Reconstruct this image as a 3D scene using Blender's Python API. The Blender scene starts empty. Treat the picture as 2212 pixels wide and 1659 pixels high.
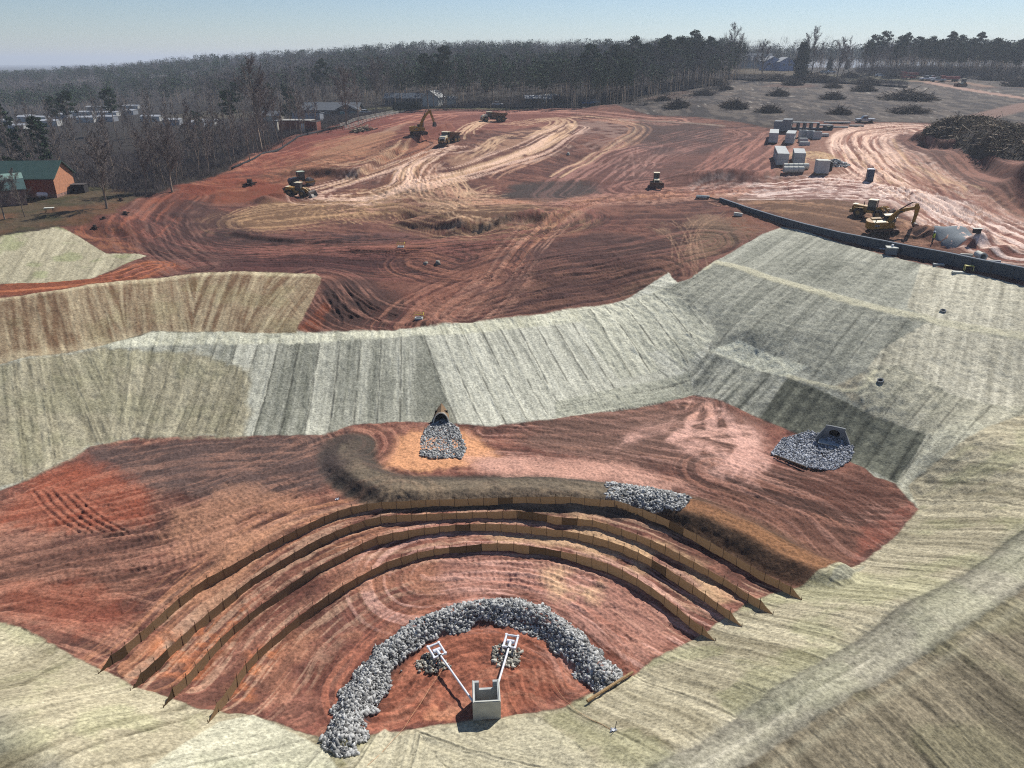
import bpy, math, random
import numpy as np
from mathutils import Vector, Matrix
R=math.radians
sc=bpy.context.scene
# ---------------------------------------------------------------- camera, world, sun, exposure
F=1536.; CX=1106.; CY=829.5; H=35.; HOR=135.
PIT=math.atan((CY-HOR)/F)
cd=bpy.data.cameras.new('camera'); cam=bpy.data.objects.new('camera',cd); sc.collection.objects.link(cam)
cam.location=(0,0,H); cam.rotation_euler=(math.pi/2-PIT,0,0)
cd.sensor_width=36.; cd.lens=36.*F/2212.; cd.clip_start=.5; cd.clip_end=20000
sc.camera=cam
SUN_AZ=R(38); SUN_EL=R(44)           # azimuth clockwise from +Y
w=bpy.data.worlds.new('World'); sc.world=w; w.use_nodes=True
nt=w.node_tree; nt.nodes.clear()
sky=nt.nodes.new('ShaderNodeTexSky'); sky.sky_type='NISHITA'; sky.sun_disc=False
sky.sun_elevation=SUN_EL; sky.sun_rotation=SUN_AZ; sky.air_density=1.0; sky.dust_density=.05; sky.ozone_density=3.0; sky.altitude=250
bg=nt.nodes.new('ShaderNodeBackground'); bg.inputs[1].default_value=.062
wo=nt.nodes.new('ShaderNodeOutputWorld'); tn=nt.nodes.new('ShaderNodeMix'); tn.data_type='RGBA'; tn.blend_type='MULTIPLY'; tn.inputs[0].default_value=1; tn.inputs[7].default_value=(.94,.985,1.09,1); nt.links.new(sky.outputs[0],tn.inputs[6]); nt.links.new(tn.outputs[2],bg.inputs[0]); nt.links.new(bg.outputs[0],wo.inputs[0])
ld=bpy.data.lights.new('sun','SUN'); ld.energy=4.8; ld.angle=R(.5); ld.color=(1,.955,.89)
sun=bpy.data.objects.new('sun',ld); sc.collection.objects.link(sun)
sd=Vector((math.sin(SUN_AZ)*math.cos(SUN_EL),math.cos(SUN_AZ)*math.cos(SUN_EL),math.sin(SUN_EL)))
sun.rotation_euler=sd.to_track_quat('Z','Y').to_euler()
sc.view_settings.view_transform='Standard'; sc.view_settings.look='None'; sc.view_settings.exposure=.38; sc.cycles.filter_width=1.1; sc.cycles.use_denoising=False; sc.view_settings.gamma=1
rng=np.random.default_rng(7); random.seed(7)
# ---------------------------------------------------------------- numpy helpers
def _h(ix,iy,s):
    n=(ix.astype(np.int64)*374761393+iy.astype(np.int64)*668265263+s*69069)&0x7fffffff
    n=((n^(n>>13))*1274126177)&0x7fffffff
    return ((n^(n>>16))&0xffff).astype(np.float32)/65535.
def vn(x,y,s=0):
    ix=np.floor(x); iy=np.floor(y); fx=(x-ix).astype(np.float32); fy=(y-iy).astype(np.float32)
    fx=fx*fx*(3-2*fx); fy=fy*fy*(3-2*fy); ix=ix.astype(np.int64); iy=iy.astype(np.int64)
    a=_h(ix,iy,s);b=_h(ix+1,iy,s);c=_h(ix,iy+1,s);d=_h(ix+1,iy+1,s)
    return (a+(b-a)*fx)*(1-fy)+(c+(d-c)*fx)*fy
def fbm(x,y,o=4,s=0,g=.5):
    t=0;a=1;n=0
    for i in range(o):
        t=t+a*vn(x*2**i+17.3*i,y*2**i-9.1*i,s+i); n+=a; a*=g
    return t/n
def ss(e0,e1,x):
    t=np.clip((x-e0)/(e1-e0),0,1); return t*t*(3-2*t)
def ray(u,v):
    x=(u-CX)/F; y=-(v-CY)/F
    return np.array([x, math.cos(PIT)+y*math.sin(PIT), -math.sin(PIT)+y*math.cos(PIT)])
def at(u,v,z):
    d=ray(u,v); t=(z-H)/d[2]; return (d[0]*t,d[1]*t,z)
def at_d(u,v,dist):
    d=ray(u,v); t=dist/d[1]; return (d[0]*t,dist,H+d[2]*t)
def inpoly(px,py,poly):
    r=np.zeros(px.shape,bool); n=len(poly)
    for i in range(n):
        x1,y1=poly[i][:2]; x2,y2=poly[(i+1)%n][:2]
        if y1==y2: continue
        c=((y1>py)!=(y2>py))&(px<(x2-x1)*(py-y1)/(y2-y1)+x1); r^=c
    return r
def pldist(px,py,pl,closed=False):
    """distance, arc length and side along a polyline"""
    best=np.full(px.shape,1e9,np.float32); S=np.zeros(px.shape,np.float32); side=np.zeros(px.shape,np.float32); acc=0.
    pts=list(pl)+([pl[0]] if closed else [])
    for i in range(len(pts)-1):
        ax,ay=pts[i][:2]; bx,by=pts[i+1][:2]; dx=bx-ax; dy=by-ay; L=math.hypot(dx,dy)
        if L<1e-6: continue
        t=np.clip(((px-ax)*dx+(py-ay)*dy)/(L*L),0,1); ex=px-ax-t*dx; ey=py-ay-t*dy
        d=ex*ex+ey*ey; m=d<best
        best=np.where(m,d,best); S=np.where(m,acc+t*L,S); side=np.where(m,np.sign(dx*ey-dy*ex),side); acc+=L
    return np.sqrt(best),S,side
def smooth(pl,n=6):
    P=[np.array(p,float) for p in pl]; P=[2*P[0]-P[1]]+P+[2*P[-1]-P[-2]]; o=[]
    for i in range(1,len(P)-2):
        for k in range(n):
            t=k/n; a,b,c,d=P[i-1:i+3]
            o.append(.5*((2*b)+(-a+c)*t+(2*a-5*b+4*c-d)*t*t+(-a+3*b-3*c+d)*t**3))
    o.append(P[-2]); return o
# ---------------------------------------------------------------- terrain: surveyed spot heights
CP=[]
def cp(z,*uv):
    for u,v in uv: CP.append(at(u,v,z))
def cpd(*l):
    for u,v,d in l: CP.append(at_d(u,v,d))
TOE_UV=[(-260,1330),(0,1345),(60,1360),(150,1415),(280,1480),(430,1532),(545,1545),(700,1600),(800,1590),(930,1570),(1085,1550),(1220,1532),(1360,1465),(1500,1380),(1650,1290),(1745,1265),(1855,1222),(1930,1165),(1985,1100),(1960,1050),(1890,1030),(1840,985),(1760,950),(1640,900),(1500,853),(1380,880),(1200,905),(1060,920),(900,912),(760,918),(690,940),(520,943),(290,945),(200,965),(60,1035),(0,1060),(-260,1120)]
TOE=[at(u,v,0)[:2] for u,v in TOE_UV]
for a,b in zip(TOE,TOE[1:]+TOE[:1]):
    L=math.hypot(b[0]-a[0],b[1]-a[1]); n=max(1,int(L/6))
    for k in range(n): CP.append((a[0]+(b[0]-a[0])*k/n,a[1]+(b[1]-a[1])*k/n,0.))
for x,y in [(0,40),(0,55),(-20,50),(-30,55),(15,55),(20,60),(-40,45),(0,33),(8,42),(25,50),(-12,58)]: CP.append((x,y,0.))
for u,v in [(-150,800),(0,787),(110,768),(215,747),(330,735),(430,729),(540,725),(640,722),(760,717),(900,712),(1000,702),(1100,690),(1250,675)]:
    CP.append(at(u,v,4.6))
cp(4.95,(1360,652)); cp(5.0,(60,770),(320,722),(500,716),(640,712))
cp(6.2,(1440,622)); cp(5.4,(1400,640))
# dam crest (near side), world metres
_q=lambda l:[at(u,v,4.6)[:2] for u,v in l]
DAM_IN=[(-60,25),(-46,26.5)]+_q([(-60,1530),(30,1585),(130,1659)])+[(-17,17.5),(-8,15.8),(2,15.8)]+_q([(1400,1659),(1700,1470),(1950,1300),(2212,1140)])+[(49,50),(53,62)]
DAM_OUT=[(-62,20),(-47,22)]+_q([(-60,1600),(20,1640),(90,1720)])+[(-17,13),(-8,11.5),(4,12)]+_q([(1590,1665),(1850,1500),(2040,1390),(2212,1270)])+[(56,49),(60,62)]
for x,y in DAM_IN+DAM_OUT: CP.append((x,y,4.6))
for x,y in DAM_OUT:
    dx=x*.25; CP.append((x+6+max(0,x)*.12,y-9,1.2)); CP.append((x+12+max(0,x)*.2,y-20,-3.0))
CP+= [(70,20,-3),(90,40,0),(-90,20,2),(-80,0,-3),(75,60,3.5),(0,-40,-6),(60,-40,-8),(-60,-40,-8)]
# right hand graded slope
cp(.9,(1560,850)); cp(4.2,(1540,715)); cp(2.8,(1500,760),(1620,780)); cp(3.1,(1700,797)); cp(3.6,(1800,820)); cp(4.5,(1907,830)); cp(4.1,(2054,880)); cp(4.5,(2150,950),(2212,1010))
cp(8.0,(1544,566),(1645,595),(1740,623),(1832,649),(1930,673),(2013,692),(2100,709),(2187,723),(2300,745)); cp(8.3,(1620,580),(1996,679),(2187,712))
cp(6.2,(1480,640)); cp(5.6,(1500,660)); cp(4.8,(1530,690)); cp(6.6,(1400,600)); cp(7.0,(1450,590)); cp(8.2,(1420,560)); cp(6.3,(1600,660)); cp(5.2,(1620,715))
cp(10.4,(1700,492),(1800,522),(1900,550),(2000,572),(2100,592),(2212,615),(2350,640))
cp(11.4,(1560,440),(1600,455)); cp(10.6,(1640,478)); cp(8.4,(1560,547))
# left terraces
cp(8.1,(0,640),(100,628),(200,618),(0,612),(150,598),(270,577),(310,552),(-200,640))
cp(7.9,(330,600),(430,592),(520,590)); cp(7.4,(600,592),(692,594))
cp(10.8,(0,512),(125,491),(-150,530)); cp(9.6,(180,520)); cp(8.8,(225,545))
cp(11.4,(0,470),(150,450),(60,440),(230,460)); cp(11.8,(100,425),(0,425),(-150,430)); cp(10.5,(250,485),(330,450)); cp(11.3,(300,420),(400,395)); cp(9.8,(210,500),(270,500))
# pit and cut beyond
cp(4.6,(720,712),(900,690),(820,705)); cp(4.7,(1050,680),(780,690)); cp(5.0,(1300,635),(1200,655))
cp(5.3,(820,620),(900,640),(980,640)); cp(6.2,(720,640),(1050,600)); cp(7.3,(1200,580),(1130,560)); cp(8.0,(1350,560)); cp(9,(1450,530)); cp(10.2,(1620,500))
cp(7.8,(400,560),(500,570),(650,560)); cp(8.4,(300,530)); cp(7.3,(850,535),(780,530)); cp(7.8,(1000,525)); cp(7.4,(700,510)); cp(8.1,(500,505)); cp(9,(330,480))
cp(9.2,(430,450)); cp(8.9,(600,455),(520,465)); cp(8.7,(800,440),(700,450)); cp(7.3,(880,470),(900,490)); cp(7.1,(950,512),(1020,508)); cp(7.7,(800,475)); cp(9.3,(1000,478),(1100,478)); cp(8.6,(1180,490)); cp(9.8,(1200,460)); cp(9.4,(1000,440)); cp(10.4,(1300,440)); cp(11,(1500,440)); cp(9.8,(1400,480))
cp(9.9,(480,415)); cp(9.2,(650,425)); cp(10.2,(720,402)); cp(11,(900,402)); cp(10.6,(1100,410)); cp(10.9,(1250,402)); cp(12.0,(1417,402)); cp(12.5,(1550,402)); cp(12,(1650,420))
cp(11.0,(500,386)); cp(11.8,(600,362)); cp(13.0,(800,350)); cp(12.5,(900,365)); cp(12.3,(1050,372)); cp(13.2,(1150,350)); cp(12.4,(1280,355)); cp(13.5,(1350,340)); cp(14,(1450,330)); cp(14.5,(1600,340)); cp(15.3,(1700,350))
cp(13.5,(600,328)); cp(15.3,(700,300)); cp(16,(850,305),(960,312),(1060,310)); cp(16.4,(1200,300)); cp(15.6,(1400,300)); cp(16.5,(1500,290)); cp(17.2,(1650,282))
cp(17,(760,272)); cp(17.5,(890,283)); cp(17.6,(1070,265)); cp(18,(1250,260),(1400,262)); cp(18.5,(1550,265))
cp(18.4,(900,242)); cp(18.6,(1100,237)); cp(19.1,(1250,236)); cp(20,(1400,235)); cp(20.6,(1600,240))
cp(14.6,(1750,380)); cp(14.1,(1870,392)); cp(13.9,(2000,402)); cp(15.6,(1950,350)); cp(17,(1880,300),(1960,290)); cp(13.9,(2100,425)); cp(12.7,(2212,520)); cp(14.3,(2212,445)); cp(11.5,(2000,500),(1880,490)); cp(11.3,(2100,545),(2212,572)); cp(11.6,(1780,480)); cp(12.4,(2050,465)); cp(12.7,(1800,430)); cp(11.9,(1680,450))
cp(16.4,(2050,325)); cp(15.4,(2100,370)); cp(18.2,(2212,375)); cp(18.4,(2100,318),(2212,320)); cp(19,(2212,295),(2050,285))
# field and hill to the right, woods and valley to the left (by distance)
cpd((1650,265,222),(1800,262,222),(2000,264,220),(2180,272,215),(1600,230,258),(1900,230,255),(2212,238,248),(1500,214,262),(1700,200,305),(2000,200,305),(2300,200,305),(1600,180,345),(1900,178,355),(2212,184,350),(1650,158,395),(1850,158,400),(2150,163,400),(1330,222,262))
cpd((560,330,185),(650,290,212),(750,262,240),(850,246,265),(1000,236,290),(1200,232,285),(480,360,172),(400,350,200),(300,330,215),(150,330,225),(0,340,220),(-200,340,220),(0,300,270),(100,268,320),(300,262,330),(450,300,250),(620,262,290),(550,270,280))
def far(u,d,ztop): CP.append(((u-CX)/F*d*1.0,d,ztop-17.))
for u,d,z in [(-100,900,20),(0,900,23),(250,800,33),(500,680,43),(700,600,45),(900,560,50),(1100,560,50),(1300,520,50),(1500,520,50),(1700,600,46),(1900,560,50),(2212,520,49),(0,500,18),(300,480,24),(500,450,31),(700,420,36),(900,400,40),(1200,400,43),(1500,380,46),(2400,520,48)]: far(u,d,z)
CP+= [(-700,1100,0),(0,1100,25),(700,1100,25),(700,500,20),(400,300,18),(300,150,12),(200,60,6),(-500,500,0),(-400,300,4),(-300,150,8),(-200,60,6)]
C=np.array(CP)
def _k(r): return np.sqrt(r*r+.6)
_n=len(C); A=np.zeros((_n+3,_n+3)); dx=np.hypot(C[:,None,0]-C[None,:,0],C[:,None,1]-C[None,:,1])
A[:_n,:_n]=-_k(dx)+np.eye(_n)*-.02*0; A[:_n,_n]=1; A[:_n,_n+1]=C[:,0]; A[:_n,_n+2]=C[:,1]; A[_n:,:_n]=A[:_n,_n:].T
A[:_n,:_n]+=np.eye(_n)*.25
W=np.linalg.lstsq(A,np.r_[C[:,2],0,0,0],rcond=None)[0]
def rbf(x,y):
    o=np.empty(x.shape); xf=x.ravel(); yf=y.ravel(); of=o.ravel()
    for i in range(0,len(xf),20000):
        r=np.hypot(xf[i:i+20000,None]-C[None,:,0],yf[i:i+20000,None]-C[None,:,1])
        of[i:i+20000]=-_k(r)@W[:_n]+W[_n]+W[_n+1]*xf[i:i+20000]+W[_n+2]*yf[i:i+20000]
    return of.reshape(x.shape)
class Grid:
    def __init__(s,x0,x1,y0,y1,st):
        s.x0,s.y0,s.st=x0,y0,st; s.X=np.arange(x0,x1+st,st); s.Y=np.arange(y0,y1+st,st)
        gx,gy=np.meshgrid(s.X,s.Y,indexing='ij'); s.Z=rbf(gx,gy)
    def __call__(s,x,y):
        a=np.clip((x-s.x0)/s.st,0,len(s.X)-1.001); b=np.clip((y-s.y0)/s.st,0,len(s.Y)-1.001)
        i=a.astype(int); j=b.astype(int); a=a-i; b=b-j
        return (s.Z[i,j]*(1-a)+s.Z[i+1,j]*a)*(1-b)+(s.Z[i,j+1]*(1-a)+s.Z[i+1,j+1]*a)*b
GA=Grid(-110,120,0,170,1.); GB=Grid(-1000,1000,-60,1200,5.)
def base(x,y):
    x=np.asarray(x,float); y=np.asarray(y,float)
    m=np.minimum(np.minimum(x+110,120-x),np.minimum(y-0,170-y)); k=ss(0,12,m)
    z=GB(x,y); 
    z=z*(1-k)+GA(x,y)*k
    r=np.hypot(x,y); f=ss(900,1400,r); z=z*(1-f)+12.*f
    return z
# ---------------------------------------------------------------- terrain features (berms, cuts, piles)
def step(x,y,pl,h,ramp,reach,flip=1):
    if x.size>5000:
        P=np.array(pl); m=(x>P[:,0].min()-reach)&(x<P[:,0].max()+reach)&(y>P[:,1].min()-reach)&(y<P[:,1].max()+reach); o=np.zeros(x.shape); o[m]=step(x[m][:4999],y[m][:4999],pl,h,ramp,reach,flip) if m.sum()<5000 else _step(x[m],y[m],pl,h,ramp,reach,flip); return o
    return _step(x,y,pl,h,ramp,reach,flip)
def _step(x,y,pl,h,ramp,reach,flip=1):
    d,S,sd=pldist(x,y,pl); d=d*sd*flip; L=sum(math.hypot(b[0]-a[0],b[1]-a[1]) for a,b in zip(pl,pl[1:]))
    return h*ss(-ramp/2,ramp/2,d)*(1-ss(reach*.35,reach,d))*ss(0,3,S)*ss(0,3,L-S)
BERM1=smooth([at(u,v,1.2)[:2] for u,v in [(752,940),(748,975),(775,1008),(830,1030),(910,1037),(1010,1037),(1120,1036),(1230,1040),(1330,1050)]],5)
BERM2=smooth([at(u,v,1.2)[:2] for u,v in [(1470,1078),(1540,1096),(1620,1130),(1700,1172),(1790,1220)]],5)
WEIR=smooth([at(u,v,1.)[:2] for u,v in [(1350,1053),(1400,1060),(1450,1070)]],4)
ARCS=smooth([at(u,v,.3)[:2] for u,v in [(741,1600),(752,1550),(770,1495),(800,1440),(845,1392),(903,1350),(975,1323),(1055,1312),(1125,1318),(1185,1342),(1232,1378),(1268,1414),(1298,1452)]],6)
RB_TOP=[at(u,v,z)[:2] for u,v,z in [(1960,290,18.6),(2030,304,18.5),(2083,312,18.4),(2136,336,18.2),(2190,372,18),(2290,430,17.6)]]
CUT1=[at(u,v,z)[:2] for u,v,z in [(770,372,12.6),(832,346,13.5),(880,326,14.5),(920,308,15.6),(955,290,16.8),(985,282,17)]]
CUT2=[at(u,v,z)[:2] for u,v,z in [(840,478,7.5),(880,492,7.3),(930,500,7.2),(980,502,7.4),(1060,500,7.7),(1130,490,8.2),(1200,479,8.8)]]
CUT3=[at(u,v,z)[:2] for u,v,z in [(480,505,8.0),(540,515,7.9),(610,523,7.7),(690,527,7.5),(770,520,7.4)]]
BUMPS=[]  # (x,y,h,rx,ry,rot)
def bump(u,v,z,h,rx,ry,rot=0): x,y,_=at(u,v,z); BUMPS.append((x,y,h,rx,ry,R(rot)))
bump(1560,392,12.6,2.0,9,3,0); bump(1480,392,12.3,1.0,5,2); bump(880,462,8,-.9,2.5,2,20); bump(905,482,7.6,.5,3,1.4); bump(820,470,7.8,-.5,7,4)
bump(960,478,8.4,.8,6,1.5); bump(1150,472,9.3,.8,6,1.4,20); bump(540,395,10.6,.9,4,1.2,30); bump(600,428,9.3,1.3,3,1.5); bump(575,436,9.1,1.2,2.5,1.5)
bump(1240,345,13,-.8,8,5,40); bump(1290,315,15,-1.2,9,4,30); bump(1420,300,15.8,-1,12,5,30); bump(1400,345,13.4,-.7,8,4)
bump(1995,512,11.3,1.5,3.2,1.8,-20); bump(2055,530,11.2,-1.5,3.0,1.6,-15); bump(2105,530,11.4,1.8,2.3,1.7); bump(1940,495,11.4,.7,3,1.5); bump(2150,550,11.3,.8,3,1.5)
bump(2060,508,11.5,.9,3.5,1.7); bump(920,700,4.6,.5,3,1); bump(730,655,5.6,.35,2.2,4.5,20); bump(790,640,5.6,.3,2,5,10)
bump(1240,395,11,.5,8,3); bump(1700,385,14,-.5,6,2); bump(1010,300,16.4,.9,4,1.2,25); bump(1040,288,17,.7,5,1.5,25)
bump(430,415,9.8,.6,7,1.5,20); bump(330,455,9.8,-.9,4,6,0); bump(230,505,9.6,-.6,3,2)
bump(1000,985,0,0,1,1)
def Zs(x,y):
    """terrain without the fine roughness"""
    x=np.atleast_1d(np.asarray(x,float)); y=np.atleast_1d(np.asarray(y,float)); z=base(x,y)
    add=np.zeros(z.shape)
    for pl,h,w0,w1_ in ((BERM1,.85,.8,2.7),(BERM2,1.05,.7,2.8),(WEIR,.8,.4,2.3),(ARCS,.75,.05,1.35)):
        P=np.array(pl); m=(x>P[:,0].min()-4)&(x<P[:,0].max()+4)&(y>P[:,1].min()-4)&(y<P[:,1].max()+4)
        if m.any(): d,S,_=pldist(x[m],y[m],pl); hh=h*(.35+.65*ss(0,7,S)) if pl is BERM1 else h; add[m]=np.maximum(add[m],hh*(1-ss(w0,w1_,d)))
    z=z+add
    z=z+step(x,y,RB_TOP,2.1,2.2,30)+step(x,y,CUT1,1.7,1.0,26)+step(x,y,CUT2,.75,1.2,14)+step(x,y,CUT3,.5,1.2,12)
    for bx,by,h,rx,ry,ro in BUMPS:
        if h==0: continue
        m=(abs(x-bx)<3*max(rx,ry))&(abs(y-by)<3*max(rx,ry))
        if not m.any(): continue
        dx=x[m]-bx; dy=y[m]-by; a=(dx*math.cos(ro)+dy*math.sin(ro))/rx; b=(-dx*math.sin(ro)+dy*math.cos(ro))/ry
        z[m]+=h*np.exp(-(a*a+b*b)*1.2)
    return z
_T=np.geomspace(14,2500,900)
def gpz(u,v,dz=0.):
    d=ray(u,v); k=1/d[1]; xs=d[0]*k*_T; ys=_T; zr=H+d[2]*k*_T; zg=Zs(xs,ys)+dz; m=zr<zg
    if not m.any(): return (xs[-1],ys[-1],float(zg[-1]))
    i=int(np.argmax(m)); i=max(i,1); a=zr[i-1]-zg[i-1]; b=zr[i]-zg[i]; t=a/(a-b) if a!=b else 0
    T=_T[i-1]+(_T[i]-_T[i-1])*t
    return (float(d[0]*k*T),float(T),float(H+d[2]*k*T))
def G2(l): return [gpz(u,v)[:2] for u,v in l]
def lin(r,g,b): return np.array([((c/255.)/12.92 if c/255.<=.04045 else ((c/255.+.055)/1.055)**2.4) for c in (r,g,b)],np.float32)
# ---------------------------------------------------------------- ground sheet
def build_ground():
    r=[10.]
    while r[-1]<9000:
        q=r[-1]; d=q*q/(711*33)*.9
        if q<40: d=min(d,.08)
        if 60<q<125: d=min(d,.2)
        if 125<q<330: d=min(d,.6)
        r.append(q+max(.045,min(d,q*.12)))
    r=np.array(r)
    a=np.r_[np.linspace(-178,-43,50),np.linspace(-43,43,1130)[1:-1],np.linspace(43,178,50)]; a=np.radians(a)
    RR,AA=np.meshgrid(r,a,indexing='ij'); x=RR*np.sin(AA); y=RR*np.cos(AA); nr,na=x.shape
    x=x.ravel(); y=y.ravel(); rr=RR.ravel()
    zb=Zs(x,y); N=len(x)
    col=np.empty((N,3),np.float32); rough=np.ones(N,np.float32)  # rough = amount of clod relief
    dz=np.zeros(N,np.float32)
    x=x.astype(np.float32); y=y.astype(np.float32)
    n1=fbm(x/14,y/14,4,1); n2=fbm(x/3.1,y/3.1,4,11); n3=fbm(x/.7,y/.7,3,21); n4=vn(x*5,y*5,31); w1=(n2-.5); w2=(n3-.5)
    def mix(al,c,ix=None):
        if ix is None: ix=np.nonzero(al>.003)[0]; al=al[ix]
        if np.ndim(c)==2 and len(c)==N: c=c[ix]
        al=np.clip(al,0,1)[:,None]; col[ix]=col[ix]*(1-al)+al*c
    def sub(poly,pad):
        P=np.array([p[:2] for p in poly]); return np.nonzero((x>P[:,0].min()-pad)&(x<P[:,0].max()+pad)&(y>P[:,1].min()-pad)&(y<P[:,1].max()+pad))[0]
    def region(poly,f=.3,wob=.3):
        """soft membership of a polygon, feather f metres, edge wobble"""
        al=np.zeros(N,np.float32); ix,a=regs(poly,f,wob); al[ix]=a; return al
    def regs(poly,f=.3,wob=.3):
        ix=sub(poly,f+wob+1)
        if len(ix)==0: return ix,np.zeros(0,np.float32)
        xx=x[ix]+w1[ix]*wob*2; yy=y[ix]+w2[ix]*wob*2
        ins=inpoly(xx,yy,poly); d,_,_=pldist(xx,yy,poly,True); a=ss(-f,f,np.where(ins,d,-d)).astype(np.float32); m=a>.003; return ix[m],a[m]
    # woodland floor / everything beyond
    col[:]=lin(84,74,66)*.8+(n1[:,None]-.5)*.02
    mix(ss(.5,.7,n2)*.4,lin(60,58,46))
    # cleared field to the right
    FIELD=G2([(1130,239),(1226,235),(1400,249),(1501,254),(1606,267),(1658,280),(1800,258),(1960,262),(2100,268)])+[(230,200),(330,330),(230,400)]+G2([(2000,182),(1760,176),(1560,172),(1480,195),(1400,212),(1290,226)])
    al=region(FIELD,3,2); mix(al,lin(98,86,78)); mix(al*ss(.45,.62,n2)*.6,lin(120,108,92)); mix(al*ss(.5,.7,n3)*.4,lin(60,52,48)); mix(al*ss(.58,.7,n1)*.5,lin(112,84,72)); mix(al*ss(.62,.7,n4)*.35,lin(150,140,125))
    # mown ground by the far houses
    for pl,c in [([(770,262),(1000,236),(1190,232),(1000,229),(800,232),(760,240)],(150,142,100)),([(735,262),(800,246),(840,244),(790,236),(735,250)],(108,128,66)),([(590,300),(640,276),(700,268),(690,250),(600,250),(570,270)],(140,130,98)),
                 ([(1790,176),(1960,178),(2030,170),(1900,160),(1780,162)],(128,120,92)),([(1560,160),(1780,168),(1780,158),(1650,148),(1560,148)],(130,112,84)),([(350,262),(560,252),(600,240),(480,238),(350,248)],(128,118,96))]:
        mix(region(G2(pl),2,2),lin(*c)*(0.8))
    # yard by the brick house
    YARD=G2([(-60,520),(0,508),(125,488),(160,486),(240,478),(262,455),(300,425),(260,405),(170,400),(0,425),(-60,430)])
    al=region(YARD,1.5,1.5); mix(al,lin(128,110,84)); mix(al*ss(.45,.6,n2),lin(104,98,68)); mix(al*ss(.5,.65,n1)*.8,lin(150,104,74)); mix(al*ss(.55,.7,n3)*.5,lin(84,74,58))
    # ---- red graded site
    SITE=G2([(-60,660),(0,645),(-60,620),(0,608),(200,600),(290,560),(315,550),(225,547),(138,492),(200,480),(258,460),(270,445),(300,428),(395,398),(470,380),(530,342),(565,318),(640,291),(750,262),(850,244),(905,236),(1130,237),(1226,234),(1400,248),(1501,252),(1606,265),(1658,277),(1790,260),(1960,264),(2100,272),(2300,284)])+[(150,130),(150,60),(100,60)]+G2([(2212,700),(1990,700),(1500,860),(1440,640),(1200,700),(640,730),(300,640)])
    site=region(SITE,.8,1.2)
    POND=TOE; pond=region(POND,.25,.25)
    dirt=np.maximum(site,pond)
    mix(dirt,lin(134,84,70))
    mix(dirt*ss(.42,.60,n1),lin(110,70,59)); mix(dirt*ss(.5,.66,n2)*.8,lin(152,102,84)); mix(dirt*ss(.52,.30,n2)*.55,lin(90,60,52))
    mix(dirt*ss(.5,.75,n3)*.45,lin(164,112,90)); mix(dirt*ss(.45,.25,n3)*.5,lin(78,46,38))
    st=fbm(x/9+y/40+w1*.8,(y+6*np.sin(x/21.)+x*.12)/1.3,4,41); mix(site*ss(.5,.66,st)*.55,lin(158,108,88)); mix(site*ss(.5,.36,st)*.45,lin(84,50,46))
    def blob(uv,c,a=1.,f=1.5,wob=1.5,tex=None):
        ix,al=regs(G2(uv),f,wob); al=al*a
        if tex is not None: al=al*tex[ix]
        mix(al,lin(*c),ix)
    tx=ss(.38,.58,n2); tx3=ss(.4,.6,n3)
    # large tone changes of the soil
    blob([(480,385),(640,300),(860,243),(1130,238),(1230,240),(1240,262),(950,300),(700,345),(560,378)],(142,80,66),.75,2,2)
    blob([(395,400),(480,380),(640,378),(620,425),(470,440),(400,430)],(150,84,56),.8)
    blob([(250,480),(330,430),(400,402),(420,430),(330,470),(280,490)],(152,84,62),.85)
    blob([(150,495),(250,480),(320,500),(330,540),(240,546)],(166,108,74),.8,1,1.2,tx3)
    blob([(320,440),(430,430),(520,470),(560,560),(420,585),(320,550),(300,480)],(96,68,60),.85)
    blob([(0,612),(200,602),(330,560),(420,580),(300,606),(100,628),(0,640)],(158,92,62),.95,.6,.6)
    blob([(480,480),(560,440),(700,430),(870,430),(880,455),(720,470),(560,500)],(150,116,84),.85,1.5,1)
    blob([(560,350),(700,330),(760,345),(700,395),(560,390)],(140,98,70),.8)
    blob([(900,430),(1120,420),(1210,470),(1060,498),(940,470)],(122,92,70),.8)
    blob([(1120,395),(1260,390),(1300,415),(1180,440),(1080,425)],(92,78,70),.85)
    blob([(420,590),(520,560),(700,552),(900,545),(900,560),(720,590),(640,592)],(94,58,54),.85)
    blob([(700,610),(800,590),(880,640),(870,690),(760,705),(690,690)],(88,64,56),.8)
    blob([(650,600),(760,590),(900,620),(880,650),(760,640)],(124,78,64),.6,1,1,tx)
    blob([(640,720),(700,650),(712,660),(690,712)],(148,80,52),.9,.4,.4)
    blob([(790,530),(960,520),(990,535),(870,552),(790,545)],(166,108,84),.9,.5,.5)
    blob([(880,640),(1000,600),(1010,690),(880,705)],(138,82,62),.8)
    blob([(1100,540),(1300,500),(1440,520),(1420,600),(1280,660),(1100,680),(1010,650)],(98,68,60),.75,1.5,1.5)
    blob([(1340,640),(1430,590),(1560,540),(1640,500),(1520,470),(1480,560),(1400,600)],(150,122,92),.8,1.5,1.5)
    blob([(1400,490),(1540,450),(1660,490),(1560,540),(1500,560)],(150,118,94),.75,1,1.5,tx)
    blob([(1560,445),(1660,480),(1620,510),(1570,480)],(146,92,66),.7,1,1.5,tx3)
    blob([(1380,255),(1560,270),(1560,330),(1420,340),(1350,300)],(96,72,64),.75)
    blob([(1330,320),(1500,300),(1700,340),(1640,400),(1300,420),(1250,370)],(128,84,72),.7)
    blob([(1560,420),(1760,420),(1900,450),(2000,540),(1800,500),(1640,450)],(136,104,78),.7)
    blob([(1880,500),(2212,560),(2212,600),(1900,520)],(118,78,58),.8)
    blob([(1960,285),(2212,390),(2212,480),(2090,430),(2000,350)],(116,84,72),.8)
    blob([(1960,285),(2212,380),(2212,420),(2094,346),(1987,316)],(96,52,44),.95,.6,.6)
    # pale worked clay
    PT=(206,164,138)
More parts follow.
